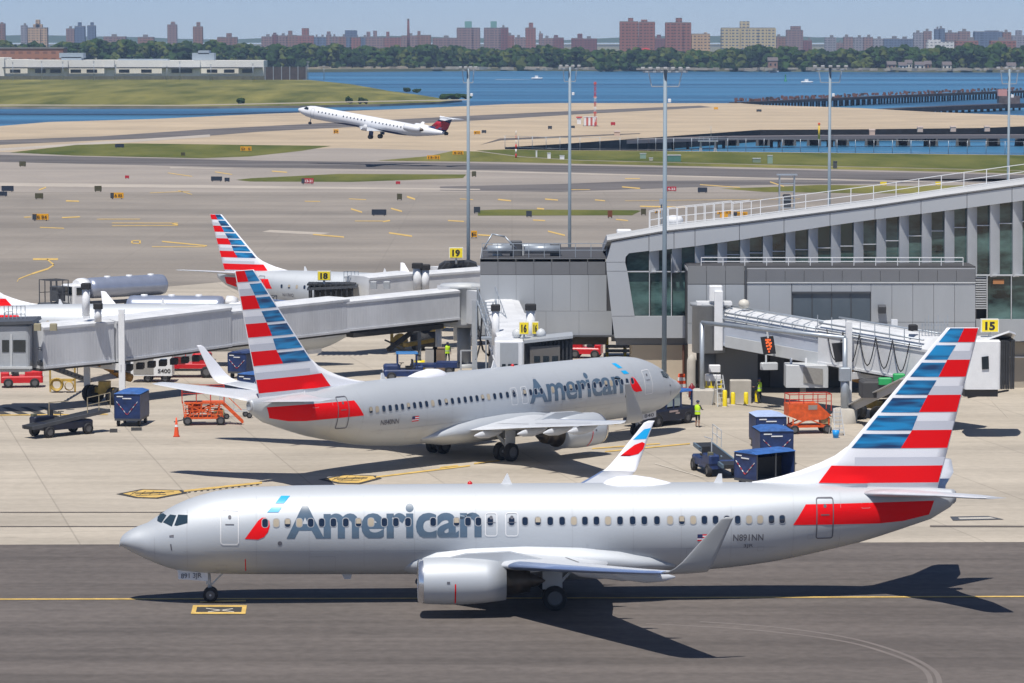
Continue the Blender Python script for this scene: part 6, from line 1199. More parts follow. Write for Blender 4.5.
# support column near the rotunda and twin vents above the tunnels
for px, yt, yb, D in ((438.6, 322, 356, 270), (423.6, 322, 330, 270)): m = MB(); a_ = AT(px, yt, D); m.tube((a_.x, D, 0 if px > 430 else ZD(yb, D)), (a_.x, D, a_.z), .24, .24, 12); wbuild(m, 'support_post', WHITE if px > 430 else DGREY, JA)
m = MB(); g = G(391, 352); g.y += 2; m.bar((g.x, g.y, .0), (g.x, g.y, 2.4), .25); m.tube((g.x + .7, g.y, .7), (g.x + .7, g.y + .3, .7), .65, .65, 14); m.bar((g.x, g.y, .4), (g.x + 1.6, g.y, .4), .2); wbuild(m, 'hose_reel', TYEL, JA)
m = MB(); g = G(430, 352); m.tube((g.x - 1.3, g.y + 1.2, .85), (g.x + .2, g.y + 2, .85), .85, .85, 18); wbuild(m, 'wheel', BLACK, JA); m = MB(); m.bar(AT(405, 345, 268), AT(432, 340, 270), .5, .3); m.bar((g.x - 1, g.y + 1, 1), (g.x + 1.6, g.y + 2.4, 2.2), .3); wbuild(m, 'axle_frame', TYEL, JA)
def vent(px, D, y0, y1, t, wd=.42):
    m = MB(); m.tube(AT(px, y0, D), AT(px, y1 + 4, D), wd, wd, 12); o = wbuild(m, 'vent_pipe', WHITE, t); m = MB(); m.rbox(tuple(AT(px, y1 + 2, D)), (wd * 2.5, wd * 2.5, .42), .1); wbuild(m, 'vent_cap', BLACK, t).parent = o
vent(86, 243, 316, 284, JA, .27); vent(98, 242.5, 322, 304, JA, .25)
# B: gate 16 bridge coming towards the camera
JB = thing('jet_bridge', 'short steep white jet bridge of gate sixteen running towards the gate aircraft', 'jet bridge', tuple(AT(512, 0, 230).xy) + (0,), 0, 'passenger jet bridges')
A0 = AT(500, 324, 262); B0 = AT(520, 376, 233); PBt, LBt = tunnel(JB, A0, (A0 + B0) / 2 , 2.4, 2.1, BR); tunnel(JB, (A0 * .55 + B0 * .45), B0, 2.7, 2.3, BR, roof=BRW)
z1 = ZD(288, 262)
m = MB(); m.box((XD(494, 262) + .2, 262.5, (z1 + ZD(325, 262)) / 2), (2.9, 2.2, z1 - ZD(325, 262))); m.box((XD(494, 262), 262, z1 + .1), (3.4, 2.4, .2)); wbuild(m, 'rotunda', LGREY, JB)
m = MB(); m.rbox((XD(494.6, 261), 261, z1 + .75), (.65, .65, 1.3), .12); wbuild(m, 'aircon_stack', WHITE, JB)
m = MB(); m.tube((XD(494, 262), 262.4, 0), (XD(494, 262), 262.4, ZD(325, 262)), .45, .45, 14); wbuild(m, 'pedestal', GREYP, JB)
cb = AT(509, 374, 228.5); m = MB(); m.rbox((cb.x + .0, 229.5, cb.z + 1.12), (1.9, 3.2, 2.25), .15); wbuild(m, 'cab', WHITE, JB); m = MB(); m.box((cb.x + 2.6, 230.4, cb.z + 1.1), (3.2, 2.6, 2.1)); wbuild(m, 'cab_hood', DGREY, JB)
m = MB(); slabq(m, [(500, 343), (518, 343), (518, 366), (500, 366)], 227.84, .05)
for k in range(6): pass
wbuild(m, 'cab_shutter', GREYP, JB)
PX_ = lambda a, x, z: Vector((XD(524, 228) + a, 228.8 + x, cb.z + z)); bellows(JB, PX_, 3, .9, 3.2, -.2, 2.6, 2.2)
m = MB(); slabq(m, [(524, 340.5), (573, 335.6), (573, 338.2), (524, 343.5)], 228.2, 3); wbuild(m, 'canopy_roof', GREYP, JB)
m = MB(); slabq(m, [(530, 347), (560, 345), (560, 368), (530, 368)], 228.4, .1); wbuild(m, 'cab_front', mat('cab_brown', (.13, .12, .11), .6), JB)
for x in (534, 543, 552): m = MB(); slabq(m, [(x, 356), (x + 6, 356), (x + 6, 362), (x, 362)], 228.34, .04); wbuild(m, 'cab_window', GLASS, JB)
for k in range(3): m = MB(); slabq(m, [(502 + k * 6, 364), (505.6 + k * 6, 364), (505.6 + k * 6, 368), (502 + k * 6, 368)], 227.78, .05); wbuild(m, 'cab_window', GLASS, JB)
# stair tower beside it
m = MB(); a = AT(477, 301, 250); b2 = AT(490, 338, 244)
for o_ in (Vector((0, 0, 0)), Vector((1.3, .5, 0))):
    m.bar(a + o_, b2 + o_, .08, .2); m.bar(a + o_ + Vector((0, 0, 1)), b2 + o_ + Vector((0, 0, 1)), .05)
    for k in range(9): q = a.lerp(b2, k / 8) + o_; m.bar(q, q + Vector((0, 0, 1)), .04)
for k in range(12): q = a.lerp(b2, (k + .5) / 12); m.bar(q, q + Vector((1.3, .5, 0)), .25, .04)
for px in (476.5, 486, 493): q = AT(px, 330, 247); m.bar((q.x, q.y, 0), (q.x, q.y, q.z + 2), .1)
m.box(tuple(AT(497, 338, 243)), (2.2, 1.4, .12)); 
for px in (490, 496, 502, 507): q = AT(px, 338, 243); m.bar(q, q + Vector((0, 0, 1.1)), .04)
for z in (.55, 1.1): q = AT(490, 338, 243); r_ = AT(508, 338, 243); m.bar(q + Vector((0, 0, z)), r_ + Vector((0, 0, z)), .04)
wbuild(m, 'service_stair', STEEL, JB)
hm = MB(); hm.path([AT(477, 306, 249), AT(478, 330, 248), AT(483, 350, 248), AT(489, 356, 248), AT(491, 340, 248), AT(490, 322, 248)], .07); hm.path([AT(482, 318, 249), AT(480, 345, 249), AT(476, 360, 249)], .06); wbuild(hm, 'hanging_hose', BLACK, JB)
vent(495.6, 238, 345, 305.5, JB, .26); vent(530.6, 233, 352, 305, JB, .30)
m = MB(); m.lathe([(-.1, .1), (.05, .3), (.3, .33), (.5, .2), (.58, .03)], 14, tuple(AT(517, 337, 230)), 'Z'); wbuild(m, 'roof_dome', LGREY, JB); m = MB(); m.lathe([(-.1, .1), (.05, .3), (.3, .33), (.5, .2), (.58, .03)], 14, tuple(AT(541, 337, 230)), 'Z'); wbuild(m, 'roof_dome', LGREY, JB)
m = MB(); g = AT(474, 0, 258); m.bar((g.x, 258, 0), (g.x, 258, ZD(300, 258)), .35); m.bar((g.x - 1, 258, 0), (g.x - 1, 258, 2.6), .12); m.bar((g.x - 1, 258, 2.6), (g.x + .2, 258, 2.6), .1); m.box((g.x - .3, 257, .6), (1.8, .8, 1.2)); wbuild(m, 'utility_stand', GREYP, JB)
# C: gate 15 bridge
JC = thing('jet_bridge', 'white roofed jet bridge of gate fifteen before the terminal wing at the right', 'jet bridge', (XD(712, 249), 249, 0), 0, 'passenger jet bridges')
A0 = AT(727, 343, 249); B0 = AT(842, 364, 238.5); C0_ = AT(966, 386, 228)
PC1, LC1 = tunnel(JC, A0, B0, 2.4, 1.75, BRB, ribs=0, roof=BRW, rh=.8); PC2, LC2 = tunnel(JC, A0.lerp(B0, .93), C0_, 2.8, 2.2, BRW, ribs=0, roof=BRW, rh=.75)
m = MB(); z0, z1 = ZD(352, 249), ZD(306, 249); m.lathe([(z0, 1.0), (z0, 1.2), (z1, 1.2), (z1 + .02, 1.35), (z1 + .25, 1.35), (z1 + .3, .05)], 26, (XD(709, 249), 249, 0), 'Z'); wbuild(m, 'rotunda', mat('rotunda_grey', (.33, .35, .37), .5, var=.1), JC)
m = MB(); m.rbox((XD(718.6, 247.5), 247.5, (ZD(350, 247.5) + ZD(290.6, 247.5)) / 2), (.62, .6, ZD(290.6, 247.5) - ZD(350, 247.5)), .08); m.rbox((XD(715.6, 248), 248, ZD(293, 248)), (.95, .9, 1.1), .1); m.box((XD(714, 248.6), 248.6, ZD(303, 248.6)), (2.5, 1.6, .22)); wbuild(m, 'rotunda_frame', WHITE, JC)
m = MB(); m.tube((XD(709, 249), 249, 0), (XD(709, 249), 249, z0), .5, .5, 16); m.box((XD(737, 249), 249.4, 1.9), (3.0, 1.0, 3.8)); wbuild(m, 'pedestal', mat('pedestal_grey', (.2, .2, .19), .8), JC)
m = MB()   # pipe runs and brackets along the roof
for x, z in ((1.32, 1.95), (1.15, 2.35), (-.4, 2.65)):
    m.tube(PC1(0, x, z), PC1(LC1, x, z), .07, .07, 8); m.tube(PC2(0, x * 1.15, z + .45), PC2(LC2 * .8, x * 1.15, z + .45), .06, .06, 8)
for k in range(10): m.bar(PC1(k * LC1 / 10, 1.3, 1.6), PC1(k * LC1 / 10, 1.3, 2.5), .06); m.bar(PC1(k * LC1 / 10, 1.3, 2.5), PC1(k * LC1 / 10, .4, 2.75), .05)
for k in range(8): m.bar(PC2(k * LC2 / 9, 1.45, 2.5), PC2(k * LC2 / 9, 1.45, 3.35), .06)
wbuild(m, 'pipe_run', STEEL, JC)
m = MB(); a = AT(770, 344, 244.6); m.bar(PC1(1.5, 1.3, .35), PC1(LC1 - .5, 1.3, .35), .12, .8); wbuild(m, 'lower_fairing', LGREY, JC)
hoses(JC, PC2, 1.2, LC2 * .72, 1.62, 2.5, 5, 2.0)
bogie(JC, PC2, 4.0, 3.1, 2.5, 3)
m = MB(); a = AT(806, 375, 238.5); m.rbox(tuple(a), (2.9, 2.0, 1.55), .06); ac = wbuild(m, 'cooling_unit', LGREY, JC); m = MB(); slabq(m, [(803.4, 367), (822.8, 369), (822.8, 385), (803.4, 382.4)], 237.42, .05); wbuild(m, 'grille', mat('grille_grey', (.28, .27, .25), .7, var=.1, scale=8), JC).parent = ac
m = MB(); [m.bar(AT(x, 368 - (x < 800) * 3, 238.5), AT(x, 358, 238.5), .15) for x in (791, 806, 820)]; wbuild(m, 'unit_hanger', WHITE, JC)
m = MB(); pts = [AT(846, 372, 236), AT(853, 369, 236), AT(858, 375, 236), AT(856, 382, 236)]; m.path(pts, .3, 10); wbuild(m, 'air_hose', mat('air_hose', (0, 0, 0)), JC)
# cab of gate 15
cz = ZD(388, 224.5); CCX = XD(984, 224.5); m = MB(); m.rbox((CCX - .15, 225.2, cz + 1.6), (2.3, 3.4, 3.2), .2); wbuild(m, 'cab', WHITE, JC)
m = MB(); slabq(m, [(981.6, 357), (988.6, 356), (989, 369), (982, 369.5)], 223.42, .05); wbuild(m, 'cab_window', GLASS, JC)
PX2 = lambda a, x, z: Vector((XD(994, 223.6) + a * .9, 223.6 + x + a * .25, cz + z)); bellows(JC, PX2, 2, .0, 1.6, 0, 2.8, 3.1)
m = MB(); m.add([q3(976, 342, 224), q3(1009, 330.6, 223.6), q3(1015.5, 333, 224.6), q3(1012, 338, 226.8), q3(984, 341, 227)], [(0, 1, 2, 3, 4)]); o = wbuild(m, 'canopy_roof', WHITE, JC); sd_ = o.modifiers.new('s', 'SOLIDIFY'); sd_.thickness = .12
m = MB(); m.rbox((CCX - .2, 225.2, cz - .25), (2.2, 2.6, .5), .1); m.bar((CCX - 1, 224.4, cz - .6), (CCX + 1.6, 224, cz - .1), .12); wbuild(m, 'cab_underframe', UND, JC)
m = MB()
for k in range(9): q = AT(922 + k * 3.2, 336, 230.5); m.bar(q, q + Vector((0, 0, .9 + .25 * (k % 3))), .05)
m.bar(AT(922, 330, 230.5), AT(948, 330, 230.5), .05); m.bar(AT(922, 325, 230.5), AT(948, 325, 230.5), .05); wbuild(m, 'roof_railing', STEEL, JC)
m = MB(); m.rbox(tuple(AT(913, 327.5, 231)), (.6, .6, .4), .1); m.tube(AT(912, 331, 231), AT(912, 326, 231), .1); wbuild(m, 'roof_lamp', BLACK, JC)
m = MB(); m.lathe([(-.35, .05), (-.25, .3), (0, .42), (.25, .3), (.35, .05)], 14, tuple(AT(744, 304, 247)), 'Z'); wbuild(m, 'roof_dome', mat('cream_dome', (.6, .57, .5), .5), JC)
# ramp stair below bridge C
m = MB(); a = G(841, 421); a.z = .5; b2 = AT(908, 381, 226.5)
for o_ in (0, 1.1): v = Vector((0, o_, 0)); m.bar(a + v, b2 + v, .1, .45)
m.bar(a + Vector((0, .55, .1)), b2 + Vector((0, .55, .1)), 1.1, .06); wbuild(m, 'service_ramp', mat('ramp_grey', (.42, .42, .41), .5), JC)
m = MB(); a = AT(880, 387, 231); m.rbox(tuple(AT(884, 388, 231)), (3.2, 2.2, 1.1), .2); wbuild(m, 'underframe_machinery', UND, JC); m = MB(); m.rbox(tuple(AT(885, 381, 230)), (.9, .6, .45), .1); m.rbox(tuple(AT(899, 377, 230)), (.8, .6, .45), .1); wbuild(m, 'green_cover', mat('bright_green', (.02, .35, .10), .5), JC)
for px, r_ in ((868, .55), (883, .6)): g = G(px, 412); m = MB(); m.tube((g.x, 233, r_), (g.x, 233.5, r_), r_, r_, 18); wbuild(m, 'wheel', BLACK, JC)
# D: gate 18 bridge behind
JD = thing('jet_bridge', 'white jet bridge of gate eighteen, its dark cab before the small jet', 'jet bridge', (XD(420, 288), 288, 0), 0, 'passenger jet bridges')
tunnel(JD, AT(482, 296, 292), AT(400, 303, 286), 2.5, 2.3, BRW, ribs=0); tunnel(JD, AT(404, 303, 286.3), AT(357, 308, 282.5), 2.8, 2.5, BRW, ribs=0)
PX3 = lambda a, x, z: Vector((XD(356, 282) - a, 280.6 + x, ZD(307, 282) + z)); bellows(JD, PX3, 3, 0, 3.9, 0, 2.6, 1.9)
m = MB(); slabq(m, [(307, 288), (357, 285.6), (357, 288), (307, 290.4)], 280.3, 3); wbuild(m, 'canopy_roof', DGREY, JD); m = MB(); slabq(m, [(314, 290), (352, 288.6), (352, 306), (314, 306)], 281.2, .2); wbuild(m, 'cab_front', mat('cab_brown', (.13, .12, .11), .6), JD)
m = MB(); 
for k in range(5): q = AT(344 + k * 3.6, 284, 283); m.bar(q, q + Vector((0, 0, 1.05)), .05)
for z in (.5, 1.0): m.bar(AT(344, 284, 283) + Vector((0, 0, z)), AT(358.4, 284, 283) + Vector((0, 0, z)), .05)
wbuild(m, 'roof_railing', STEEL, JD)
for px in (373.6, 386.8): m = MB(); m.rbox(tuple(AT(px, 285, 281)), (.55, .4, .6), .08); wbuild(m, 'lamp', GREYP, JD)
vent(417.4, 285, 290, 263.6, JD, .36); vent(425.4, 285, 292, 265, JD, .32)
m = MB(); m.tube((XD(470, 291), 291, 0), (XD(470, 291), 291, 4.5), .4, .4, 12); wbuild(m, 'pedestal', GREYP, JD)
# E: gate 19 cab hood
JE = thing('jet_bridge', 'black folded hood of the gate nineteen jet bridge beside the left light mast', 'jet bridge', (XD(458, 296), 296, 0), 0, 'passenger jet bridges')
m = MB(); pts = [(436.5, 273), (438.5, 266), (444, 262.6), (470, 261.8), (476, 264), (478.6, 273)]; slabq(m, pts, 294.5, 2.6); 
wbuild(m, 'canopy_bellows', mat('bellows_black', (0, 0, 0)), JE); m = MB(); m.bar(AT(446, 262, 294), AT(470, 261, 294), .15, .2); [m.bar(AT(438 + k * 5.5, 272.4, 294.3), AT(446 + k * 4.5, 262.6, 294.3), .09) for k in range(6)]; wbuild(m, 'hood_frame', DGREY, JE)
m = MB(); m.bar(AT(436, 280, 296), AT(500, 279, 299), 2.6, 2.2); wbuild(m, 'tunnel_section', BRW, JE); m = MB(); m.tube((XD(458, 296), 296, 0), (XD(458, 296), 296, 4), .4, .4, 12); wbuild(m, 'pedestal', GREYP, JE)
# gate number signs
def gate_sign(num, x0, x1, y0, y1, D, label, pole_y, face=None, box=.35):
    a, b2 = AT(x0, y1, D), AT(x1, y0, D); t = thing('gate_sign', label, 'sign', (a.x + (b2.x - a.x) / 2, D, ZD(pole_y, D)), 0, 'gate number signs'); z0 = t.location.z
    wd, h, zc = b2.x - a.x, b2.z - a.z, (a.z + b2.z) / 2 - z0
    m = MB(); m.box((0, box / 2, zc), (wd * 1.12, box, h * 1.14)); m.build('box', mat('sign_white', (.7, .7, .66), .5), t); m = MB(); m.box((0, -.02, zc), (wd, .04, h)); m.build('panel', SIGNY, t)
    m = MB(); put_text(m, num, (0, -.05, zc - h * .33), (1, 0, 0), (0, 0, 1), h * .68, .05, wd * .62, center=True); tx = m.build('number', SK, t)
    m = MB(); m.tube((0, box / 2, 0), (0, box / 2, zc - h * .55), .09, .09, 8); m.build('pole', LGREY, t)
gate_sign('15', 982, 998, 320, 331.6, 225.5, 'yellow sign reading 15 above the cab of the right hand jet bridge', 342, box=.5)
gate_sign('16', 519.6, 528.4, 322.6, 333.8, 229.5, 'yellow sign reading 16 facing the camera above the gate sixteen cab', 342)
gate_sign('16', 532.4, 538.2, 322.6, 333.6, 230.2, 'narrow yellow sign reading 16 turned aside, right of its twin', 342)
gate_sign('18', 318, 330, 271.6, 280, 281, 'yellow sign reading 18 in front of the small jet', 287)
gate_sign('19', 449.8, 462.4, 248.2, 257.6, 293.5, 'yellow sign reading 19 above the black hood', 264)
# gantry with docking displays
GT = thing('display_gantry', 'grey steel pipe gantry carrying docking displays across the gate fifteen bridge', 'gantry', tuple(G(702, 397))); a = G(702, 404.5); b2 = G(845, 423)
m = MB(); at, bt_ = AT(702, 322.6, a.y), AT(845, 338, b2.y); m.tube(a, at, .16, .16, 12); m.tube(Vector((b2.x, b2.y, .9)), AT(845, 372, b2.y) , .30, .30, 14); m.tube(Vector((b2.x, b2.y, 1)), bt_, .17, .17, 12); m.tube(at, bt_, .15, .15, 12); m.rbox(tuple(AT(845, 374, b2.y)), (.8, .7, .9), .1); wbuild(m, 'pipe_frame', STEEL, GT)
m = MB(); m.lathe([(0, .82), (.95, .82), (1.0, .7), (1.02, .05)], 20, (b2.x, b2.y, 0), 'Z'); wbuild(m, 'concrete_footing', CONC, GT); m = MB(); m.rbox((a.x + .1, a.y, .55), (1.5, 1.2, 1.1), .15); wbuild(m, 'concrete_footing', CONC, GT)
D_ = 241.6; m = MB(); slabq(m, [(760.6, 337.4), (773.4, 336.2), (776, 353.6), (763.6, 354.6)], D_, .35); dp = wbuild(m, 'display', mat('display_black', (.02, .02, .022), .4), GT); EM = mat('led_amber', (.1, .02, .0), .5, emit=((1.0, .16, .04), 1.1))
m = MB(); m.smooth = False
for (x, y) in ((766, 340), (768, 339.7), (770, 340), (766.6, 343), (768.6, 342.4), (771, 343), (767, 346), (769.2, 345.4), (771, 346.4), (768, 349), (770, 348.6), (769, 351.6), (767.4, 341.6), (769.8, 344)): c = AT(x, y, D_ - .03); m.box(tuple(c), (.11, .04, .13))
tag(wbuild(m, 'led_pattern', EM, GT), kind='stuff').parent = dp; 
m = MB(); m.bar(AT(767, 331, D_), AT(768, 338, D_), .12); m.bar(AT(766, 355, D_), AT(766, 363, D_), .12); m.rbox(tuple(AT(769, 366, D_)), (1.2, .5, .5), .1, rz=.2); wbuild(m, 'display_bracket', LGREY, GT)
m = MB(); slabq(m, [(832, 343.6), (843.6, 342.6), (846.6, 361), (835.6, 362.4)], 233.6, .35); wbuild(m, 'display', mat('display_black', (0, 0, 0)), GT)
# docking display post by the long bridge
t = thing('display_post', 'dark post with a tilted docking panel in front of the long jet bridge', 'display post', tuple(G(419.5, 372))); m = MB(); g = t.location; m.bar((g.x, g.y, 0), (g.x, g.y, ZD(305, g.y)), .26); wbuild(m, 'post', mat('post_grey', (.14, .15, .16), .6), t)
m = MB(); slabq(m, [(404.6, 311), (417.6, 310), (419, 333), (412, 334.6)], g.y - .1, .25); wbuild(m, 'panel', DGREY, t); m = MB(); slabq(m, [(408, 312.5), (418, 310.5), (418.6, 331.6), (413.6, 332.6)], g.y - .16, .06); wbuild(m, 'panel_face', GREYP, t)
m = MB(); m.tube((g.x, g.y, 0), (g.x, g.y, .9), .42, .42, 12); wbuild(m, 'base', SIGNY, t)
# ================================================================ GROUND EQUIPMENT AND PEOPLE
def person(label, px, py, h, rz, top=(0.55, 0.85, 0.02), legs=(0.02, 0.025, 0.035), sleeve=(0.02, .02, .03), arms='down', shorts=False, cap=(.02, .03, .08)):
    t = thing('person', label, 'person', tuple(G(px, py)), rz, 'ramp workers'); k = h / 1.75
    J = {'pel': (0, 0, .95), 'wai': (0, 0, 1.1), 'che': (.02, 0, 1.32), 'nek': (.01, 0, 1.50), 'hd1': (.03, 0, 1.58), 'hd2': (.03, 0, 1.70)}
    for s, n_ in ((1, 'l'), (-1, 'r')):
        J['hp' + n_] = (0, .10 * s, .90); J['kn' + n_] = (.04 + .05 * s, .12 * s, .5); J['an' + n_] = (-.02 + .04 * s, .13 * s, .08); J['to' + n_] = (.14 + .04 * s, .14 * s, .04)
        J['sh' + n_] = (0, .18 * s, 1.42)
        if arms == 'out': J['el' + n_] = (.10, .27 * s, 1.18); J['wr' + n_] = (.32, .20 * s, 1.14); hd = Vector((1, -.1 * s, .05)).normalized()
        else: J['el' + n_] = (-.02, .25 * s, 1.14); J['wr' + n_] = (.07, .26 * s, .90); hd = Vector((.2, 0, -1)).normalized()
        J['pa' + n_] = tuple(Vector(J['wr' + n_]) + hd * .08)
        sidev = Vector((1, 0, 0)) if arms != 'out' else Vector((0, 1, 0))
        for f, (o_, ln) in enumerate(((-.032, .075), (-.011, .09), (.011, .085), (.032, .065))):
            b2 = Vector(J['pa' + n_]) + sidev * o_; J[f'f{f}a' + n_] = tuple(b2 + hd * ln * .5); J[f'f{f}b' + n_] = tuple(b2 + hd * ln + Vector((.012, 0, 0)))
        J['tha' + n_] = tuple(Vector(J['wr' + n_]) + hd * .04 + sidev * .045); J['thb' + n_] = tuple(Vector(J['wr' + n_]) + hd * .085 + sidev * .06)
    E = [('pel', 'wai'), ('wai', 'che'), ('che', 'nek'), ('nek', 'hd1'), ('hd1', 'hd2')]
    for n_ in 'lr':
        E += [('pel', 'hp' + n_), ('hp' + n_, 'kn' + n_), ('kn' + n_, 'an' + n_), ('an' + n_, 'to' + n_), ('che', 'sh' + n_), ('sh' + n_, 'el' + n_), ('el' + n_, 'wr' + n_), ('wr' + n_, 'pa' + n_), ('wr' + n_, 'tha' + n_), ('tha' + n_, 'thb' + n_)]
        for f in range(4): E += [('pa' + n_, f'f{f}a' + n_), (f'f{f}a' + n_, f'f{f}b' + n_)]
    rad = {'pel': (.15, .12), 'wai': (.14, .11), 'che': (.17, .12), 'nek': (.06, .06), 'hd1': (.085, .09), 'hd2': (.085, .095), 'hp': .10, 'kn': .062, 'an': .045, 'to': .04, 'sh': .06, 'el': .045, 'wr': .032, 'pa': .034, 'th': .012, 'f0': .010, 'f1': .010, 'f2': .010, 'f3': .009}
    keys = list(J); me = bpy.data.meshes.new('person_body'); me.from_pydata([Vector(J[q]) * k for q in keys], [(keys.index(a), keys.index(b2)) for a, b2 in E], [])
    o = bpy.data.objects.new('tmp', me); COL.objects.link(o); sk = o.modifiers.new('k', 'SKIN'); ss = o.modifiers.new('s', 'SUBSURF'); ss.levels = 2; ss.render_levels = 2
    for i, q in enumerate(keys):
        r_ = rad[q] if q in rad else rad[q[:2]]; r_ = r_ if isinstance(r_, tuple) else (r_, r_); me.skin_vertices[0].data[i].radius = (r_[0] * k, r_[1] * k)
    me.skin_vertices[0].data[0].use_root = True; bpy.context.view_layer.update()
    nm = bpy.data.meshes.new_from_object(o.evaluated_get(bpy.context.evaluated_depsgraph_get())); bpy.data.objects.remove(o)
    skin = mat('skin', (.32, .19, .13), .6); lm = mat('cloth_%02d%02d' % (int(legs[0] * 99), int(legs[2] * 99)), legs, .85); sm = mat('sleeve_dark', sleeve, .85); sh = mat('shoe_black', (.015, .015, .015), .6)
    nm.name = 'body'; nm.materials.clear(); [nm.materials.append(x) for x in (skin, lm, sm, sh)]
    for p in nm.polygons:
        z = p.center.z / k; y = abs(p.center.y) / k; p.use_smooth = True
        p.material_index = 3 if z < .1 else (0 if (shorts and z < .5) else 1) if z < .98 and y < .22 else (2 if z < 1.5 and z > (.98 if arms != 'out' else 1.0) and (y > .19 or True) and not (p.center.x > .28 * k) else 0)
        if z < .98 and y >= .22: p.material_index = 0
    b = bpy.data.objects.new('body', nm); COL.objects.link(b); b.parent = t
    m = MB(); m.loft([[(cx * k + rx * k * math.cos(2 * PI * i / 20), ry * k * math.sin(2 * PI * i / 20), z * k) for i in range(20)] for z, rx, ry, cx in ((.86, .155, .20, 0), (1.0, .15, .185, 0), (1.15, .15, .185, 0), (1.32, .155, .215, .01), (1.43, .12, .20, .01), (1.50, .08, .10, .01))], caps=False); m.build('safety_vest', mat('hi_vis_yellow', top, .6), b)
    m = MB(); [m.lathe([(z * k, .158 * k), ((z + .05) * k, .158 * k)], 20, (0, 0, 0), 'Z') for z in (1.05,)]
    for v_i, v in enumerate(m.v): m.v[v_i] = (v[0] * 1.0, v[1] * 1.25, v[2])
    m.build('reflective_band', mat('reflective_grey', (.6, .6, .6), .3), b)
    m = MB(); m.lathe([(1.66 * k, .108 * k), (1.70 * k, .112 * k), (1.76 * k, .09 * k), (1.79 * k, .03 * k)], 14, (.03 * k, 0, 0), 'Z'); m.box((.14 * k, 0, 1.675 * k), (.1 * k, .13 * k, .02)); m.build('cap', mat('cap_%02d' % int(cap[2] * 99), cap, .7), b)
    m = MB()
    for s in (-1, 1): m.lathe([(0, .014), (.008, .008)], 6, (.112 * k, s * .034 * k, 1.645 * k), 'X')
    m.build('eyes', BLACK, b); m = MB(); m.lathe([(.10, .03), (.145, .012)], 6, (.0, 0, 1.615 * k), 'X'); m.build('nose', skin, b); m = MB(); m.box((.113 * k, 0, 1.575 * k), (.01, .05, .012)); m.build('mouth', mat('lips', (.25, .09, .08), .6), b)
    return t
person('person in a yellow vest and dark trousers standing behind the push back tug', 697.5, 427.4, 1.78, R(60), arms='out', legs=(.03, .035, .03), shorts=True); person('person in a yellow vest and dark trousers beside the yellow bollards in the shade', 759.5, 403.5, 1.8, R(150), arms='out'); person('person in a yellow vest far back beside the bridge pedestal', 447.5, 364, 1.72, R(-80))
def cart(label, px, py, rz, L_=3.0, W_=1.65, H=2.15, openside=None, cover=BLUEM, marks=True, faces=(-1,)):
    t = thing('baggage_cart', label, 'baggage cart', tuple(G(px, py)), rz, 'blue covered baggage carts')
    m = MB(); m.box((0, 0, .48), (L_, W_, .14)); m.build('bed', DGREY, t)
    m = MB(); [m.box((sx * (L_ / 2 - .05), 0, .48 + (H - .6) / 2 + .07), (.08, W_, H - .62)) for sx in (1,)]; m.build('end_wall', BLUEP, t); m = MB(); m.box((-(L_ / 2 - .05), 0, .48 + (H - .6) / 2 + .07), (.08, W_, H - .62)); m.build('end_wall', BLUEP, t)
    m = MB(); m.add([(-L_ / 2 - .05, -W_ / 2 - .05, H - .05), (L_ / 2 + .05, -W_ / 2 - .05, H - .05), (L_ / 2 + .05, W_ / 2 + .05, H - .05), (-L_ / 2 - .05, W_ / 2 + .05, H - .05), (-L_ / 2, -W_ / 4, H + .08), (L_ / 2, -W_ / 4, H + .08), (L_ / 2, W_ / 4, H + .08), (-L_ / 2, W_ / 4, H + .08)], [(0, 1, 5, 4), (4, 5, 6, 7), (7, 6, 2, 3), (0, 4, 7, 3), (1, 2, 6, 5), (3, 2, 1, 0)]); m.build('roof', cover, t)
    for sy in (-1, 1):
        if openside == sy:
            
            for x in (-L_ / 2 + .05, 0, L_ / 2 - .05): m = MB(); m.bar((x, sy * W_ / 2, .5), (x, sy * W_ / 2, H - .05), .06); m.build('side_post', DGREY, t)
            m = MB(); m.box((0, -sy * .1, 1.1), (L_ * .92, .05, 1.2)); m.build('inner_wall', BLACK, t)
        else: m = MB(); m.box((0, sy * W_ / 2, .55 + (H - .65) / 2), (L_ - .02, .05, H - .68)); m.build('side_curtain', BLUEP, t)
    for sx in faces:
        x = sx * (L_ / 2 + .0); n_ = sx
        m = MB(); zt, zb = H - .55, .8
        for s in (-1, 1):
            for k in range(6):
                m.m = k % 2; f0, f1 = k / 6, (k + .8) / 6; P = lambda f: (x, s * W_ * .42 * (1 - f) + .0, zt + (zb - zt) * f); m.bar(P(f0), P(f1), .06, .03)
        m.build('reflective_chevron', [mat('reflective_white', (.7, .7, .7), .4), mat('reflective_red', (.5, .05, .05), .4)], t)
        m = MB(); m.box((x + n_ * .015, 0, H - .35), (.02, W_ * .35, .07)); m.box((x + n_ * .015, W_ * .28, H - .22), (.02, W_ * .25, .07)); m.build('name_plate', WHITE, t)
    m = MB(); m.bar((L_ / 2, 0, .35), (L_ / 2 + .9, 0, .25), .08); m.build('tow_bar', DGREY, t)
    for x in (-L_ / 2 + .5, L_ / 2 - .5):
        for y in (-W_ / 2 + .15, W_ / 2 - .15): wheel(t, (x, y, .24), .24, .16, n=14)
    return t
cart('blue covered baggage cart with a chevron on its end, standing alone at left', 132, 424.5, R(84), W_=1.7, H=2.25, faces=(-1,)); cart('dark blue baggage cart behind the tail fin of the gate aircraft', 243.5, 377.5, R(70), H=2.0, W_=1.5, L_=2.4, cover=BLUEP); cart('blue baggage cart mostly hidden at the foot of the gate aircraft fin', 259, 398.5, R(60), H=1.9)
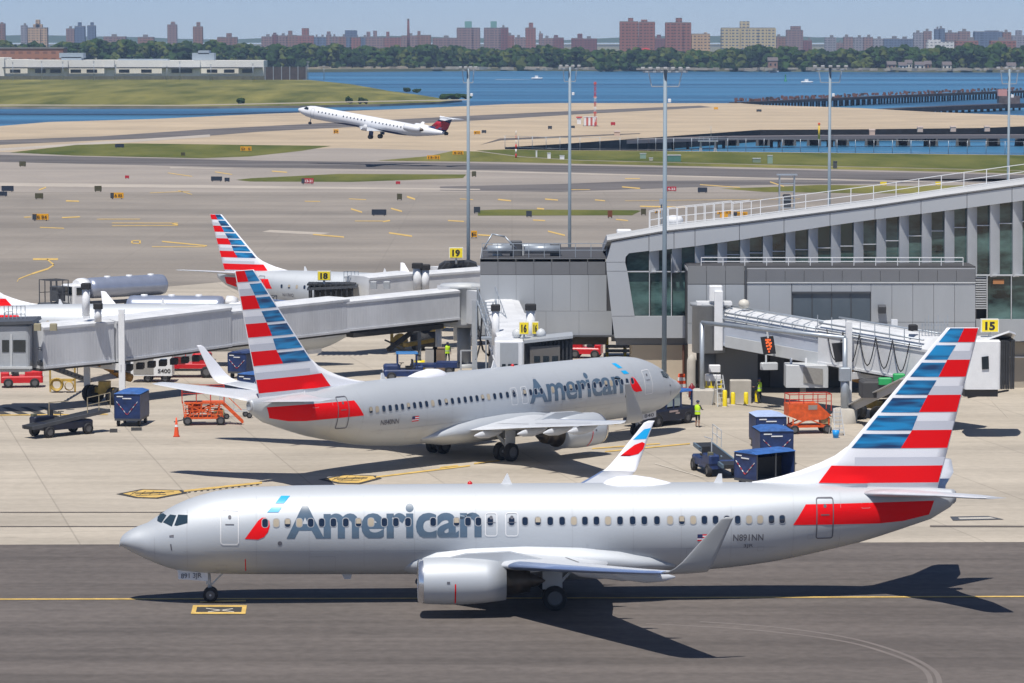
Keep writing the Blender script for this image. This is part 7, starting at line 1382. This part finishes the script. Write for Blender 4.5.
cart('farthest of the three blue carts, with a pale roof', 767.5, 447.5, R(96), L_=2.6, W_=1.9, H=2.15, cover=mat('pale_blue_cover', (.42, .52, .75), .45, var=.1)); cart('middle of the three blue carts stacked in line, marked with white lettering plates', 772.6, 463, R(96), L_=2.8, W_=2.0, H=2.15); cart('nearest blue cart with an open side and chevron end, just behind the foreground fuselage', 764.5, 486.5, R(38), L_=3.0, W_=1.9, H=2.1, openside=-1)
def belt_loader(label, loc, rz, tilt=.12, body=BLUEP, rail=True):
    t = thing('belt_loader', label, 'belt loader', loc, rz, 'belt loaders'); L_ = 6.2
    m = MB(); m.rbox((0, 0, .72), (3.9, 1.7, .5), .15); m.rbox((-1.2, .55, 1.05), (1.6, .65, .5), .12); m.build('chassis', body, t)
    bm_ = MB(); a, b2 = Vector((-2.9, -.25, .72)), Vector((3.3, -.25, .72 + L_ * tilt)); bm_.bar(a, b2, .95, .22); bm_.build('belt', mat('belt_black', (.022, .024, .028), .6, var=.2, scale=4), t)
    m = MB(); [m.bar(a + Vector((0, s * .55, .02)), b2 + Vector((0, s * .55, .02)), .12, .22) for s in (-1, 1)]; [m.bar((x, -.25, .6), (x + .4, -.25, 1.1), .1) for x in (-1, 1)]; m.build('belt_side_rail', mat('rail_blue_grey', (.10, .15, .20), .5) if rail else DGREY, t)
    m = MB(); pr = [b2.lerp(a, f) + Vector((0, -.62, .2)) for f in (0, .15, .3)]
    for p_ in pr: m.bar(p_, p_ + Vector((0, 0, 1.0)), .04)
    m.bar(pr[0] + Vector((0, 0, 1)), pr[2] + Vector((0, 0, 1)), .04); m.bar(pr[0] + Vector((0, 0, .5)), pr[2] + Vector((0, 0, .5)), .04)
    m.bar(a.lerp(b2, .35) + Vector((0, .62, .1)), a.lerp(b2, .35) + Vector((0, .62, 1.2)), .05); m.bar(a.lerp(b2, .35) + Vector((0, .62, 1.2)), a.lerp(b2, .6) + Vector((0, .62, 1.0)), .05); m.build('hand_rail', LGREY if rail else mat('rail_buff', (.35, .30, .20), .6), t)
    m = MB(); m.box((-.2, .62, 1.15), (.5, .5, .12)); m.box((-.45, .62, 1.4), (.1, .5, .5)); m.build('seat', BLACK, t); m = MB(); m.lathe([(0, .2), (.03, .2)], 14, (.4, .62, 1.45), 'Z'); m.tube((.4, .62, 1.0), (.35, .62, 1.45), .03); m.build('steering_wheel', BLACK, t)
    m = MB(); m.rbox((-1.7, .72, 1.35), (.35, .3, .25), .05); m.build('beacon_box', mat('box_olive', (.12, .12, .08), .6), t)
    for s in (-1, 1): m = MB(); m.lathe([(0, .1), (.05, .09)], 10, (1.96, s * .6, .8), 'X'); m.build('headlight', WHITE, t)
    for x in (-1.6, 1.5):
        for y in (-.8, .8): wheel(t, (x, y, .38), .38, .28, n=16)
    return t
belt_loader('dark belt loader parked on the open apron at left, its belt pointing away', (-29.3, 225.9, 0), R(44), .11, body=mat('navy_black', (.010, .014, .032), .45, var=.3, scale=2), rail=False); belt_loader('blue belt loader with black belt left of the blue carts', tuple(G(714, 473)), R(103), .10)
# push-back tug
t = thing('pushback_tug', 'navy tug with windowed cab at the nose of the gate aircraft', 'tug', (10.1, 232.4, 0), R(228), None)
m = MB(); m.rbox((.3, 0, .75), (5.4, 2.2, .8), .25); m.extr([(.9, -1.0, 1.15), (3.0, -1.0, 1.1), (2.6, -1.0, 1.35), (1.0, -1.0, 1.5)], (0, 2.0, 0)); m.build('body', mat('navy_black', (0, 0, 0)), t)
m = MB(); m.rbox((-.55, 0, 2.22), (2.9, 2.1, .16), .2); m.rbox((-.3, 0, 2.36), (1.1, .9, .14), .1); m.build('cab_roof', BLUEM, t)
m = MB(); [m.bar((x, s * .98, 1.1), (x, s * .98, 2.2), .09) for s in (-1, 1) for x in (.85, .1, -.7, -1.85)]; m.build('cab_pillar', BLUEP, t)
for s in (-1, 1):
    for x in (.47, -.3): m = MB(); m.box((x, s * .97, 1.68), (.62, .03, .85)); m.build('side_window', mat('cab_glass', (.35, .42, .42), .1, spec=.7), t)
m = MB(); m.box((.9, 0, 1.68), (.03, 1.8, .85)); m.build('windscreen', mat('cab_glass', (0, 0, 0)), t); m = MB(); m.box((-.5, 0, 1.35), (.6, 1.4, .5)); m.build('seat', BLACK, t)
for s in (-1, 1): m = MB(); m.lathe([(0, .13), (.05, .1)], 10, (3.02, s * .7, .85), 'X'); m.build('headlight', WHITE, t)
m = MB(); m.box((.2, 1.115, .95), (.9, .02, .12)); m.box((-.2, 1.115, .8), (.4, .02, .1)); m.build('name_plate', mat('plate_pale', (.45, .35, .33), .6), t); m = MB(); m.bar((3.0, 0, .5), (5.6, .5, .5), .14); m.build('tow_bar', YELLOW, t)
for x in (-1.35, 1.75):
    for y in (-.95, .95): wheel(t, (x, y, .45), .45, .35)
# red tractor, red truck, blue tractor and flat trailers
def tractor(label, loc, rz, col, roof=None, L_=3.0, grp='small towing tractors'):
    t = thing('tow_tractor', label, 'tractor', loc, rz, grp); m = MB(); m.rbox((0, 0, .62), (L_, 1.5, .5), .15); m.rbox((L_ * .28, 0, 1.0), (L_ * .42, 1.35, .5), .18); m.rbox((-L_ * .4, 0, .95), (L_ * .2, 1.4, .35), .1); m.build('body', col, t)
    m = MB(); m.box((-L_ * .15, 0, 1.0), (.5, 1.1, .15)); m.box((-L_ * .15 - .25, 0, 1.3), (.12, 1.1, .55)); m.build('seat', BLACK, t); m = MB(); m.lathe([(0, .2), (.03, .2)], 12, (.12, .3, 1.35), 'Z'); m.tube((.3, .3, 1.0), (.12, .3, 1.35), .03); m.build('steering_wheel', BLACK, t)
    if roof: m = MB(); m.rbox((-L_ * .1, 0, 2.1), (L_ * .55, 1.5, .12), .1); m.build('roof', roof, t); m = MB(); [m.bar((x, s * .68, 1.0), (x, s * .68, 2.1), .08) for s in (-1, 1) for x in (L_ * .14, -L_ * .34)]; m.build('roof_post', col, t)
    for s in (-1, 1): m = MB(); m.lathe([(0, .1), (.04, .08)], 10, (L_ / 2, s * .5, .85), 'X'); m.build('headlight', WHITE, t)
    for x in (-L_ * .32, L_ * .3):
        for y in (-.68, .68): wheel(t, (x, y, .36), .36, .24, n=16)
    return t
tractor('red open tractor at the left edge below the jet bridge cab', tuple(G(22, 387)), R(8), RED, L_=3.1); tractor('blue tractor with a bright blue roof above the gate aircraft fuselage', tuple(G(403, 380.5)), R(185), BLUEP, roof=mat('roof_bright_blue', (.02, .16, .42), .4), L_=3.0); tractor('red tractor beyond the underside of the annex, above the gate aircraft', (XD(586, 280), 280, 0), R(170), RED, L_=2.6)
t = thing('flat_trailer', 'long blue flat trailer behind the blue roofed tractor', 'trailer', (XD(434, 266), 266, 0), R(178)); m = MB(); m.box((0, 0, .75), (3.6, 1.6, .25)); m.box((-1.0, 0, .95), (1.6, 1.5, .15)); m.build('deck', BLUEP, t); [wheel(t, (x, y, .35), .35, .2, n=14) for x in (-1.2, 1.2) for y in (-.7, .7)]; m = MB(); m.bar((1.8, 0, .5), (2.6, 0, .5), .1); m.build('tow_bar', DGREY, t)
for px, mm, lab in ((431, CONC, 'pale grey crate on the apron behind the blue trailer'), (439, mat('brown_crate', (.25, .18, .12), .8, var=.2), 'brown crate right of the pale one behind the blue trailer')): t = thing('crate', lab, 'crate', (XD(px, 267.5), 267.6, 0), 0, 'crates behind the blue trailer'); m = MB(); m.rbox((0, 0, .95), (.9, .9, 1.9), .05); m.build('box', mm, t); m = MB(); m.box((0, 0, 1.93), (.96, .96, .06)); m.build('lid', mm, t)
t = thing('service_truck', 'red flatbed truck with yellow ladder behind the white cooling trailer', 'truck', (XD(186, 263.5), 264.5, 0), R(0)); m = MB(); m.rbox((-.6, 0, .9), (4.4, 2.0, .35), .08); m.rbox((1.1, 0, 1.35), (1.4, 1.9, 1.0), .2); m.build('body', RED, t); m = MB(); m.box((-1.4, -.98, 1.35), (2.6, .06, .55)); m.build('side_board', mat('dark_red', (.2, .02, .02), .6), t)
m = MB(); [m.bar((-2.6, y, 1.75), (1.6, y, 2.0), .08) for y in (-.5, -.1)]; [m.bar((-2.4 + k * .45, -.5, 1.77 + k * .027), (-2.4 + k * .45, -.1, 1.77 + k * .027), .06) for k in range(9)]; m.build('ladder', TYEL, t); m = MB(); m.box((1.4, -.96, 1.6), (.7, .04, .4)); m.build('side_window', GLASS, t); [wheel(t, (x, y, .45), .45, .3) for x in (-1.6, 1.5) for y in (-.9, .9)]
t = thing('cooling_trailer', 'white air conditioning trailer with grey grille and number, left of the red truck', 'trailer', (XD(151, 260.0), 260.8, 0)); m = MB(); m.rbox((0, 0, 1.27), (3.1, 1.8, 1.5), .06); m.build('housing', WHITE, t); m = MB(); m.box((-.6, -.91, 1.27), (1.5, .04, 1.25)); m.build('grille', mat('grille_grey', (0, 0, 0)), t); m = MB(); m.box((-1.56, 0, 1.27), (.03, 1.5, 1.2)); m.build('side_panel', GREYP, t)
m = MB(); m.box((.95, -.92, 1.6), (.45, .03, .38)); m.build('badge', mat('badge_blue', (.03, .14, .3), .5), t); m = MB(); put_text(m, 'S400', (.95, -.93, .75), (1, 0, 0), (0, 0, 1), .3, .02, .95, center=True); m.build('number', SK, t); m = MB(); [m.box((x, -.5, 2.06), (.45, .5, .12)) for x in (-.9, 0, .9)]; m.build('roof_vent', DGREY, t); [wheel(t, (x, y, .32), .32, .2, n=16) for x in (-.3, 1.0) for y in (-.7, .7)]
# orange platforms
def platform(label, px, py, rz, kind):
    t = thing('service_platform', label, 'platform', tuple(G(px, py)), rz, 'orange mobile service platforms'); m = MB()
    m.box((0, 0, .5), (2.6, 1.3, .14)); [m.bar((x, y, .5), (x, y, 1.0), .08) for x in (-1.2, 1.2) for y in (-.6, .6)]
    for y in (-.6, .6): m.bar((-1.2, y, .55), (.9, y, 1.45), .08); m.bar((.9, y, .55), (-1.2, y, 1.45), .08)
    m.build('scissor_frame', ORANGE, t)
    if kind == 'bin':
        m = MB(); m.extr([(-1.5, -.65, 2.0), (.45, -.65, 2.0), (1.35, -.65, 1.2), (.9, -.65, .95), (-.6, -.65, .85), (-1.5, -.65, 1.2)], (0, 1.3, 0)); m.build('platform_box', ORANGE, t); m = MB(); m.box((.1, -.66, 1.75), (.6, .02, .3)); m.build('name_plate', mat('plate_grey', (.3, .25, .22), .6), t)
    else:
        m = MB(); m.box((0, 0, 1.5), (2.6, 1.3, .1))
        for y in (-.62, .62):
            for k in range(9): m.bar((-1.3 + k * .3, y, .55), (-1.3 + k * .3 + (.3 if k % 2 else -.1), y, 1.5), .06)
            for z in (.75, 1.0, 1.25): m.bar((-1.3, y, z), (1.2, y, z), .05)
        m.box((-.6, 0, 1.1), (.9, .8, .5)); m.build('platform_box', ORANGE, t)
        m = MB(); 
        for y in (-.5, .5): m.bar((1.2, y, 1.5), (2.6, y, .15), .08, .16)
        [m.bar((1.3 + k * .22, -.5, 1.38 - k * .21), (1.3 + k * .22, .5, 1.38 - k * .21), .16, .04) for k in range(6)]; m.bar((1.2, -.5, 2.3), (2.5, -.5, 1.0), .05); m.build('stair', ORANGE, t)
    m = MB(); z0 = 1.5
    for x in (-1.45, -.5, .45, 1.35):
        for y in (-.62, .62): m.bar((x, y, z0), (x, y, 2.6), .05)
    for y in (-.62, .62): [m.bar((-1.45, y, z), (1.35, y, z), .05) for z in (2.6, 2.15)]
    m.bar((-1.45, -.62, 2.6), (-1.45, .62, 2.6), .05); m.bar((1.35, -.62, 2.6), (1.35, .62, 2.6), .05); m.build('guard_rail', mat('rail_red', (.5, .04, .02), .5), t)
    if kind != 'bin': m = MB(); m.box((-.9, 0, 2.65), (1.2, 1.4, .06)); m.build('sun_roof', mat('brown_roof', (.35, .2, .12), .7), t)
    for x in (-1.1, 1.1):
        for y in (-.6, .6): wheel(t, (x, y, .3), .3, .18, n=14)
    m = MB(); m.rbox((1.0, -.3, .85), (.7, .5, .4), .08); m.build('engine_box', mat('engine_mix', (.35, .3, .15), .7, var=.5, scale=5), t); m = MB(); m.bar((-1.3, 0, .35), (-2.0, 0, .2), .07); m.build('tow_bar', DGREY, t); return t
platform('orange service stair with rails under the wing tip at the left', 204, 424.5, R(6), 'stair'); platform('orange service lift with a boxy bin right of the blue carts', 808.5, 433, R(10), 'bin')
t = thing('tow_dolly', 'pale grey empty dolly frame right of the orange stair', 'dolly', tuple(G(236, 418)), R(20)); m = MB(); [m.bar((-1, y, .5), (1, y, .5), .06) for y in (-.5, .5)]; [m.bar((x, -.5, .5), (x, .5, .5), .06) for x in (-1, 0, 1)]; [m.bar((x, .5, .5), (x, .5, 1.5), .05) for x in (-1, 0, 1)]; m.bar((-1, .5, 1.5), (1, .5, 1.5), .05); m.bar((-1, .5, 1.5), (0, .5, .5), .05); m.build('frame', LGREY, t); [wheel(t, (x, y, .2), .2, .12, n=12) for x in (-.8, .8) for y in (-.5, .5)]
# cones, chocks, bollards
def cone(label, px, py, h=1.25, k=.8):
    t = thing('traffic_cone', label, 'traffic cone', tuple(G(px, py)), 0, 'tall orange cones'); m = MB(); m.m = 0; m.lathe([(.06, .22 * k), (h * .45, .15 * k), (h * .46, .15 * k), (h * .62, .115 * k), (h, .05 * k), (h * 1.01, .005)], 16, (0, 0, 0), 'Z'); m.build('cone', mat('cone_orange', (.8, .09, .02), .5), t)
    m = MB(); m.box((0, 0, .035), (.5 * k, .5 * k, .06)); m.build('base', mat('cone_base', (.45, .05, .02), .6), t); m = MB(); m.lathe([(h * .52, .142 * k), (h * .64, .117 * k)], 16, (0, 0, 0), 'Z'); m.build('reflective_collar', WHITE, t)
cone('tall orange traffic cone standing alone left of the gate aircraft tail', 176.5, 436.8); cone('tall orange traffic cone right of the blue carts', 788.6, 451, 1.35)
for i, (px, py, lab) in enumerate(((113.6, 432.4, 'black wheel chock on the apron below the blue cart, left one'), (136.4, 430.6, 'black wheel chock on the apron below the blue cart, right one'))): g = G(px, py); t = thing('wheel_chock', lab, 'wheel chock', tuple(g), .1, 'wheel chocks'); m = MB(); m.extr([(-.35, -.15, 0), (-.35, .15, 0), (-.35, .0, .22)] if i else [(-.25, -.15, 0), (-.25, .15, 0), (-.25, 0, .25)], (.7 if i else .5, 0, 0)); m.build('block', BLACK, t); m = MB(); m.bar((.3, 0, .1), (.45, 0, .1), .03); m.build('rope', GREYP, t)
for px, y0, y1, lab in ((724.8, 390, 407, 'yellow bollard, leftmost of the four beside the ladder'), (733, 392, 405, 'second yellow bollard from the left'), (746, 392, 405, 'third yellow bollard from the left before the concrete block'), (757, 390, 402.6, 'rightmost yellow bollard beside the worker')): g = G(px, y1); h = ZD(y0, g.y); t = thing('bollard', lab, 'bollard', tuple(g), 0, 'yellow bollards'); m = MB(); m.lathe([(0, .16), (h - .1, .16), (h - .02, .12), (h, .01)], 14, (0, 0, 0), 'Z'); m.build('post', SIGNY, t); m = MB(); m.lathe([(0, .2), (.05, .2), (.06, .16)], 14, (0, 0, 0), 'Z'); m.build('base_ring', CONC, t)
o = MB(); o.rbox((0, 0, .82), (1.5, .9, 1.65), .08); x = o.build('concrete_block', CONC, loc=G(741, 404)); tag(x, 'tall beige concrete block behind the yellow bollards', 'block'); x.location.y += .7
o = MB(); o.rbox((0, 0, .5), (1.4, 1.2, 1.0), .1); x = o.build('concrete_block', CONC, loc=G(714, 402)); tag(x, 'low concrete block carrying the yellow pump', 'block')
t = thing('pump_unit', 'yellow and white pump unit on the low concrete block by the ladder', 'pump', tuple(G(713, 402) + Vector((0, 0, 1.0)))); m = MB(); m.rbox((0, 0, .75), (1.1, .7, .45), .06); m.rbox((.1, 0, 1.4), (.8, .6, .5), .06); m.build('housing', WHITE, t); m = MB(); [m.bar((x, -.3, 0), (x, -.3, .6), .08) for x in (-.5, -.15, .2, .55)]; m.box((0, -.3, .1), (1.2, .1, .15)); m.build('frame', SIGNY, t)
def ladder(label, px, py, h, rz=0):
    t = thing('step_ladder', label, 'ladder', tuple(G(px, py)), rz, 'step ladders'); m = MB(); [m.bar((s * .35, 0, 0), (s * .22, .6, h), .05) for s in (-1, 1)]; [m.bar((s * .35, 1.2, 0), (s * .22, .6, h), .04) for s in (-1, 1)]; m.build('side_rail', LGREY, t); m = MB(); [m.bar((-.33 + .12 * k / 7, .6 * k / 7, h * k / 7), (.33 - .12 * k / 7, .6 * k / 7, h * k / 7), .06) for k in range(1, 7)]; m.build('rung', LGREY, t)
ladder('tall step ladder leaning by the pump left of the bollards', 722.5, 407, 2.2, .3); ladder('step ladder beside the orange lift and blue bucket', 839.5, 436, 1.75, .2)
t = thing('bucket', 'bright blue bucket at the foot of the ladder by the orange lift', 'bucket', tuple(G(835.8, 438))); m = MB(); m.lathe([(0, .01), (.01, .17), (.5, .24), (.5, .20), (.1, .15)], 16, (0, 0, 0), 'Z'); m.build('pail', mat('bucket_blue', (.01, .28, .7), .4), t); m = MB(); [m.tube((.22 * math.cos(R(a)), 0, .5 + .16 * math.sin(R(a))), (.22 * math.cos(R(a + 30)), 0, .5 + .16 * math.sin(R(a + 30))), .015) for a in range(0, 180, 30)]; m.build('handle', STEEL, t)
t = thing('traffic_barrel', 'orange and white striped traffic barrel by the nose of the gate aircraft', 'barrel', tuple(G(681.5, 391)))
for k in range(5): m = MB(); r0, r1 = .40 - k * .035, .40 - (k + 1) * .035; m.lathe([(.06 + k * .24, r0), (.06 + (k + 1) * .24, r1 + .01)] + ([(.06 + (k + 1) * .24, .01)] if k == 4 else []), 16, (0, 0, 0), 'Z'); m.build('band', mat('cone_orange', (0, 0, 0)) if k % 2 == 0 else WHITE, t)
m = MB(); m.lathe([(0, .5), (.07, .5), (.08, .3)], 16, (0, 0, 0), 'Z'); m.build('base', mat('cone_base', (0, 0, 0)), t)
t = thing('guard_pillar', 'round topped pale concrete pillar beside the striped barrel', 'pillar', tuple(G(691.5, 396))); m = MB(); h = ZD(354, t.location.y); m.lathe([(0, .36), (h - .5, .34), (h - .2, .26), (h, .02)], 20, (0, 0, 0), 'Z'); m.build('shaft', CONC, t); m = MB(); m.lathe([(0, .45), (.1, .45), (.12, .36)], 20, (0, 0, 0), 'Z'); m.build('footing', CONC, t)
t = thing('fire_extinguisher_cart', 'dark red wheeled extinguisher at the foot of the round topped pillar', 'extinguisher', tuple(G(691.5, 399) + Vector((0, -.3, 0)))); m = MB(); m.lathe([(.15, .01), (.16, .24), (.9, .24), (1.05, .1), (1.15, .06), (1.16, .01)], 14, (0, 0, 0), 'Z'); m.build('tank', mat('deep_red', (.22, .01, .02), .4), t); [wheel(t, (0, s * .3, .18), .18, .07, n=12) for s in (-1, 1)]; m = MB(); m.bar((.15, 0, .2), (.35, 0, 1.1), .04); m.build('handle', BLACK, t)
# cargo loader under the annex
t = thing('cargo_loader', 'yellow and white cargo loader parked beneath the annex', 'loader', (XD(618, 270), 270, 0)); m = MB(); [m.bar((x, y, 0.2), (x, y, 3.2), .22) for x in (-.85, .55) for y in (-.6, .6)]; m.build('mast', SIGNY, t); m = MB(); m.rbox((-.15, -.3, 2.75), (.75, .6, .95), .06); m.build('cab', WHITE, t); m = MB(); m.box((-.15, -.62, 2.95), (.5, .03, .35)); m.build('windscreen', GREYP, t); m = MB(); [m.bar((-1.0, -.7, z), (1.1, -.7, z), .1, .25) for z in (1.9, 1.55)]; m.box((0, 0, 1.1), (2.2, 1.4, .3)); m.build('platform', GREYP, t); [wheel(t, (x, y, .35), .35, .2) for x in (-.7, .7) for y in (-.6, .6)]
# tank trucks
def tanker(label, loc, rz):
    t = thing('tank_truck', label, 'tank truck', loc, rz, 'fuel tank trucks'); m = MB(); L_ = 8.6; m.m = 0
    secs = [(-L_ / 2, .6), (-L_ / 2 + .25, .95), (-L_ / 2 + .6, 1.0), (L_ / 2 - .6, 1.0), (L_ / 2 - .25, .95), (L_ / 2, .6)]
    m.loft([[(x - 1.2, 1.15 * k * math.cos(2 * PI * i / 24), 2.25 + .98 * k * math.sin(2 * PI * i / 24)) for i in range(24)] for x, k in secs]); m.build('tank', mat('tank_silver', (.36, .40, .50), .3, metal=.5, var=.06), t)
    for x in (-4.0, -1.6, .8): m = MB(); m.lathe([(0, .3), (.12, .3), (.14, .05)], 12, (x, 0, 3.2), 'Z'); m.build('hatch', WHITE, t)
    m = MB(); m.box((0, 0, .85), (11, .9, .3)); m.box((-3.4, 0, .7), (3.4, 2.2, .5)); m.build('chassis', DGREY, t)
    m = MB(); m.rbox((4.35, 0, 1.75), (1.7, 2.3, 1.9), .2); m.loft([[(3.3 + dx, 1.1 * k * math.cos(2 * PI * i / 16), 2.75 + .5 * k * math.sin(2 * PI * i / 16)) for i in range(16)] for dx, k in ((0, 1), (.5, .95), (.9, .6))]); m.build('cab', WHITE, t)
    m = MB(); m.box((5.22, 0, 2.15), (.05, 1.9, .75)); m.build('windscreen', GLASS, t)
    for s in (-1, 1): m = MB(); m.box((4.45, s * 1.16, 2.1), (.8, .04, .7)); m.build('side_window', GLASS, t)
    m = MB()
    for x in (5.7, 6.3, 6.9, 7.5): [m.bar((x, y, .9), (x, y, 3.2), .07) for y in (-1.1, 1.1)]; m.bar((x, -1.1, 3.2), (x, 1.1, 3.2), .07)
    for y in (-1.1, 1.1): [m.bar((5.7, y, z), (7.5, y, z), .06) for z in (1.0, 2.0, 3.2)]
    m.box((6.6, 0, .9), (2.2, 2.2, .3)); m.rbox((6.2, 0, 1.9), (.8, 1.6, 1.4), .1); m.build('lift_basket', DGREY, t)
    for x in (-4.2, -3.0, 4.2, 6.6): [wheel(t, (x, y, .5), .5, .35, n=16) for y in (-.95, .95)]
    return t
ta = tanker('silver fuel tank truck with white cab behind the left jet bridge', (XD(116, 329), 328, 0), R(218)); copy_tree(ta, None, 'second silver tank truck, only its tank showing beyond the white jet fuselage', (XD(176, 304) + 1.2, 304, 0), R(-4))
t = thing('hose_trolley', 'low dark hose trolley between the small jet and the long bridge', 'trolley', tuple(G(380, 328.5))); m = MB(); m.box((0, 0, .5), (2.6, 1.1, .3)); m.rbox((-.4, 0, .85), (1.2, .8, .45), .1); m.build('bed', DGREY, t); [wheel(t, (x, y, .25), .25, .15, n=12) for x in (-.9, .9) for y in (-.45, .45)]
# ================================================================ AIR
m = MB(); m.box((0, 3870, 58), (17000, 8060, 142)); hz = m.build('haze', None or mat('tmp', (0, 0, 0))); hz.data.materials.clear()
hm_ = bpy.data.materials.new('haze'); hm_.use_nodes = True; n = hm_.node_tree; n.nodes.remove(n.nodes['Principled BSDF']); pv = n.nodes.new('ShaderNodeVolumePrincipled'); pv.inputs['Color'].default_value = (0.50, 0.69, 1.0, 1); pv.inputs['Density'].default_value = 0.000082; pv.inputs['Anisotropy'].default_value = 0.0
n.links.new(pv.outputs[0], n.nodes['Material Output'].inputs['Volume']); hz.data.materials.append(hm_); tag(hz, kind='stuff')
